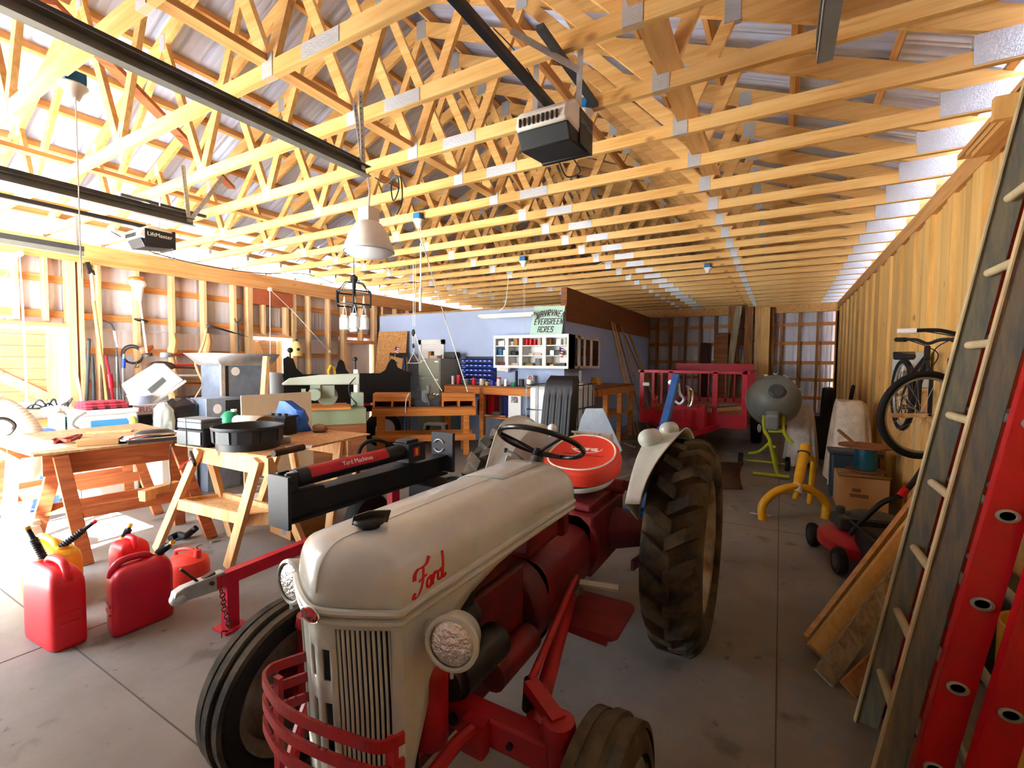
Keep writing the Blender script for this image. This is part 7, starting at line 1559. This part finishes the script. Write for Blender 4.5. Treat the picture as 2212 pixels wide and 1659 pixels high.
cableline('black cable sagging along the wall plate above the hanging tools', [AX(240,500,-7.9), AX(330,545,-7.9), AX(450,575,-7.9), AX(560,590,-7.9), AX(660,592,-7.9), AX(720,612,-7.9)], .007, 'black')
cableline('white cable looping down towards the strip light', [G(1098,600,3.2), AY(1092,655,7.4), AY(1078,672,7.42)], .008)
# hoist: blocks, rope, spreader hook
YH = 5.9; hx = lambda px, py: AY(px, py, YH)
t = thing('rope_hoist', 'block and tackle with hook spreader hanging over the workbench', 'hoist', tuple(hx(893,770)))
top = hx(893, 600); top.z = 3.27
build('hang_rope', MB().cyl(hx(893,705), (hx(893,705).x,YH,3.28), .006, n=8).cyl(hx(896,705), (hx(896,705).x+.02,YH,3.28), .004, n=8), Mt['rope'], t)
for py, r in ((719,.045),(747,.032)): build('pulley_block', MB().ball(hx(893,py), r, sc=(.7,.6,1.35)), Mt['black'], t)
build('tackle_rope', MB().cyl(hx(891,722), hx(891,746), .004, n=6).cyl(hx(896,722), hx(895,746), .004, n=6), Mt['rope'], t)
build('hook', MB().tube(bez([hx(893,752), hx(895,758), hx(891,762), hx(893,766)]), .006, 8), Mt['steel'], t)
build('spreader', MB().tube([hx(882,784), hx(893,762), hx(904,782)], .006, 8).tube(bez([hx(880,784), hx(893,784.5), hx(905,784)]), .006, 8).tube(bez([hx(905,784), hx(909,783), hx(910,779)]), .006, 8), Mt['zinc'], t)
solo('pull_rope', MB().tube(bez([hx(897,722), hx(912,768), hx(935,812), hx(955,845)]), .006, 8), Mt['rope'], 'slack white rope running from the pulley block down to the workbench', 'rope')
a_ = AY(935,620,6.1); a_.z = 3.27
solo('guy_rope', MB().tube([G(902,488,3.26), AY(962,690,6.0), AY(1010,846,6.2)], .007, 8), Mt['rope'], 'long white rope slanting from the trusses to the workbench end', 'rope')
pt = AY(908,625,5.0); solo('lamp_tube', MB().cyl((pt.x,5.0,AY(908,622,5.0).z), (pt.x,5.0,AY(908,672,5.0).z), .018, n=16).cyl((pt.x,5.0,3.27), (pt.x,5.0,AY(908,622,5.0).z), .004, n=6), Mt['white'], 'thin white tube hanging upright on a wire beside the hoist', 'tube lamp')
# shutter ropes and pulleys on the left wall
XW = -8.22
for l_, P_ in (('white rope and pulley of the shutter near the open doorway', [(0,615),(42,548),(48,640),(52,720),(58,868)]), ('white rope and pulley of the far shutter above the feeder', [(584,782),(583,625),(640,680),(712,760)])):
    q = [AX(x, y, XW) for x, y in P_]; t = thing('shutter_rope', l_, 'rope', tuple(q[1]))
    build('rope', MB().tube(q, .012 if P_[0][0] == 0 else .007, 8), Mt['rope'], t); build('pulley', MB().cyl(q[1]-V((.02,0,0)), q[1]+V((.02,0,0)), .035, n=18), Mt['white'], t)
    build('rope_knot', MB().ball(q[-1], .025), Mt['rope'], t)
# long handled tools on the tool wall
def W_(x, y, X=XW): return AX(x, y, X)
t = thing('pole_pruner', 'long yellow poled pruner leaning on the tool wall post', 'pruner', tuple(W_(228,860)))
e0 = V((-7.95, W_(228,862).y, .02))
build('pole', MB().cyl(W_(228,845), W_(202,650), .022, n=12).cyl(e0, W_(228,845), .016, n=10), W['plank'], t); build('white_pole', MB().cyl(W_(202,650), W_(197,590), .018, n=12), Mt['white'], t)
build('pruner_head', MB().bar(W_(197,592), W_(188,566), .03, .05, up=(0,1,0)).tube(bez([W_(190,590), W_(200,584), W_(204,594)]), .012), Mt['black'], t)
t = thing('string_trimmer', 'white and orange string trimmer hung head down on the tool wall', 'trimmer', tuple(W_(300,640)))
build('engine', MB().ball(W_(298,612), .10, sc=(.8,1.1,.8)), Mt['white'], t); build('starter_cover', MB().ball(W_(296,604), .085, sc=(.9,1.25,.5)), mat('orange_cover', (222,110,40), .4), t); build('fuel_cap', MB().cyl(W_(308,612), W_(313,612), .05, n=16), Mt['dgrey'], t)
build('clutch_cone', MB().cyl(W_(298,622), W_(302,650), .075, .025, 18), Mt['white'], t); build('shaft', MB().cyl(W_(302,648), W_(317,762), .016, n=12), Mt['offwhite'], t)
build('loop_handle', MB().ring(W_(305,692), .075, .012, (0,.2,1), 24, 8), Mt['black'], t); build('cutter_head', MB().cyl(W_(318,764), W_(320,770), .06, n=18), Mt['dgrey'], t); build('guard', MB().add([W_(300,752),W_(330,745),W_(332,752),W_(318,764),W_(303,765)], [(0,1,2,3,4)]), mat('orange_guard', (206,110,70), .5), t, solid=.01)
def tool(name, label, cat, pts, r, m, head=None, hm=None, X=XW, foot=True):
    q = [W_(x, y, X) for x, y in pts]
    if foot: q.append(V((X+.28, q[-1].y, .02)))
    t = thing(name, label, cat, tuple(q[0])); build('handle', MB().tube(q, r, 10), Mt[m] if m in Mt else W[m], t)
    if head: build('head', head, Mt[hm], t)
    return t
tool('hoe', 'grey handled hoe leaning beside the shutter post', 'hoe', [(164,800),(174,850)], .016, 'offwhite', foot=True)
tool('rake', 'dark rake leaning at the shutter post, dark red clip low on it', 'rake', [(192,735),(190,800),(186,880)], .02, 'dgrey', MB().bar(W_(188,735), W_(196,735), .02, .05), 'dgrey')
tool('spade', 'dark spade leaning behind the pole pruner', 'spade', [(199,770),(202,830),(203,880)], .02, 'dgrey')
tool('hand_auger', 'twisted dark auger standing beside the yellow pole', 'auger', [(219,775),(220,830),(221,870)], .018, 'rust')
tool('fishing_rod', 'thin curved black rod with wrapped grip on the tool wall', 'rod', [(222,692),(240,700),(247,715),(252,760),(258,830)], .010, 'dgrey', MB().cyl(W_(247,715), W_(253,750), .016), 'white')
tool('edger', 'red handled edger leaning between the wall studs', 'edger', [(228,768),(237,815),(243,860)], .018, 'redm', MB().cyl(W_(236,808), W_(240,838), .035), 'redm')
tool('long_bar', 'slim grey bar leaning between the wall studs', 'bar', [(252,770),(254,880)], .012, 'grey')
tool('drill_pole', 'purple and grey ski pole like rod standing on the tool wall', 'pole', [(268,765),(266,800),(267,870)], .018, 'grey', MB().cyl(W_(267.5,775), W_(266.5,795), .024), 'bluebin')
tool('fire_extinguisher', 'tall red cylinder standing below the looped cables', 'cylinder', [(284,838),(284,882)], .035, 'redp')
solo('cable_loop', MB().ring(W_(286,765,-8.26), .13, .014, (1,0,0), 28, 8).ring(W_(288,768,-8.26), .12, .012, (1,.1,.1), 28, 8).tube([W_(296,780),W_(292,795),W_(300,792)], .01, 8), Mt['dgrey'], 'dark cable looped over a peg on the tool wall stud', 'cable')
for pts, m, hd, hm, l_, n_ in (([(376,766),(512,767)], 'redd', ((346,766),(372,772)), 'zinc', 'upper long handled shovel lying across the wall rack, bright blade', 'shovel'), ([(378,789),(470,788)], 'redp', None, None, 'red handled tool lying across the wall rack', 'long_tool'), ([(378,811),(470,811)], 'offwhite', None, None, 'thin pale pole lying across the wall rack', 'pole'), ([(378,827),(470,829)], 'rust', None, None, 'rusty bar lying across the wall rack', 'bar'), ([(378,858),(505,852)], 'rust', None, None, 'lowest rusty bar lying across the wall rack', 'bar')):
    q = [W_(x, y, -8.16) for x, y in pts]; t = thing(n_, l_, 'tool', tuple(q[0])); build('handle', MB().cyl(q[0], q[1], .016, n=10), Mt[m], t)
    if hd: build('blade', MB().add([W_(346,762,-8.16),W_(358,760,-8.16),W_(374,764,-8.16),W_(374,770,-8.16),W_(358,774,-8.16),W_(346,771,-8.16)], [(0,1,2,3,4,5)]), Mt[hm], t, solid=.008)
t = thing('round_shovel', 'round rusty shovel blade sticking out of the wall rack', 'shovel', tuple(W_(350,790)))
build('blade', MB().ball(W_(348,791,-8.0), .15, sc=(.25,1.3,.5)), Mt['rust'], t); build('handle', MB().cyl(W_(362,793,-8.0), W_(420,795,-8.1), .016), Mt['rust'], t)
for px, l_ in ((373,'notched rough log post of the tool rack nearest the white crate'), (448,'notched rough log post of the tool rack beside the scythe')):
    m_ = MB(); pp2 = [W_(px+3*math.sin(k*1.7), 720+18*k, -8.22) for k in range(9)]; pp2.append(V((-8.2,pp2[-1].y,0)))
    solo('rack_post', m_.tube(pp2, .045, 10, rr=[.04+.012*(k % 3) for k in range(len(pp2))]), W['fir'], l_, 'post')
t = thing('scythe', 'curved wooden scythe with long dark blade hung on the tool wall', 'scythe', tuple(W_(445,705)))
build('snath', MB().tube(bez([W_(445,712,-8.1), W_(440,740,-8.08), W_(424,780,-8.05), W_(425,795,-8.05), W_(440,830,-8.05), W_(446,855,-8.05)]), .02, 10).tube([W_(438,832,-8.05), W_(420,862,-8.05)], .014, 8), W['stud'], t)
build('blade', MB().add([W_(446,700,-8.1),W_(460,703,-8.1),W_(500,716,-8.1),W_(540,729,-8.1),W_(500,719,-8.1),W_(460,708,-8.1),W_(446,708,-8.1)], [(0,1,2,3,4,5,6)]), Mt['dgrey'], t, solid=.008)
tool('pitchfork', 'dark forked tool hanging upright near the far shutter', 'fork', [(513,698),(515,760)], .014, 'dgrey', MB().tube(bez([W_(507,688),W_(509,694),W_(513,698)]), .01).tube(bez([W_(518,688),W_(517,694),W_(513,698)]), .01), 'dgrey', foot=False)
q = W_(640, 755, -8.15); t = thing('yellow_jug', 'yellow plastic jug with dark cap hung beside the far shutter', 'jug', tuple(q))
build('body', MB().lathe([(.06,-.13),(.1,-.12),(.115,-.02),(.10,.08),(.05,.14),(.03,.16)], q, 24), mat('jug_yellow', (232,206,130), .45), t); build('cap', MB().cyl(q+V((0,0,.16)), q+V((0,0,.20)), .03), Mt['dgrey'], t); build('cord', MB().cyl(q+V((0,0,.2)), q+V((0,0,.34)), .004, n=6), Mt['black'], t); build('faded_mark', MB().cyl(q+V((.1,-.03,-.0)), q+V((.116,-.034,-.0)), .03), Mt['dgrey'], t)
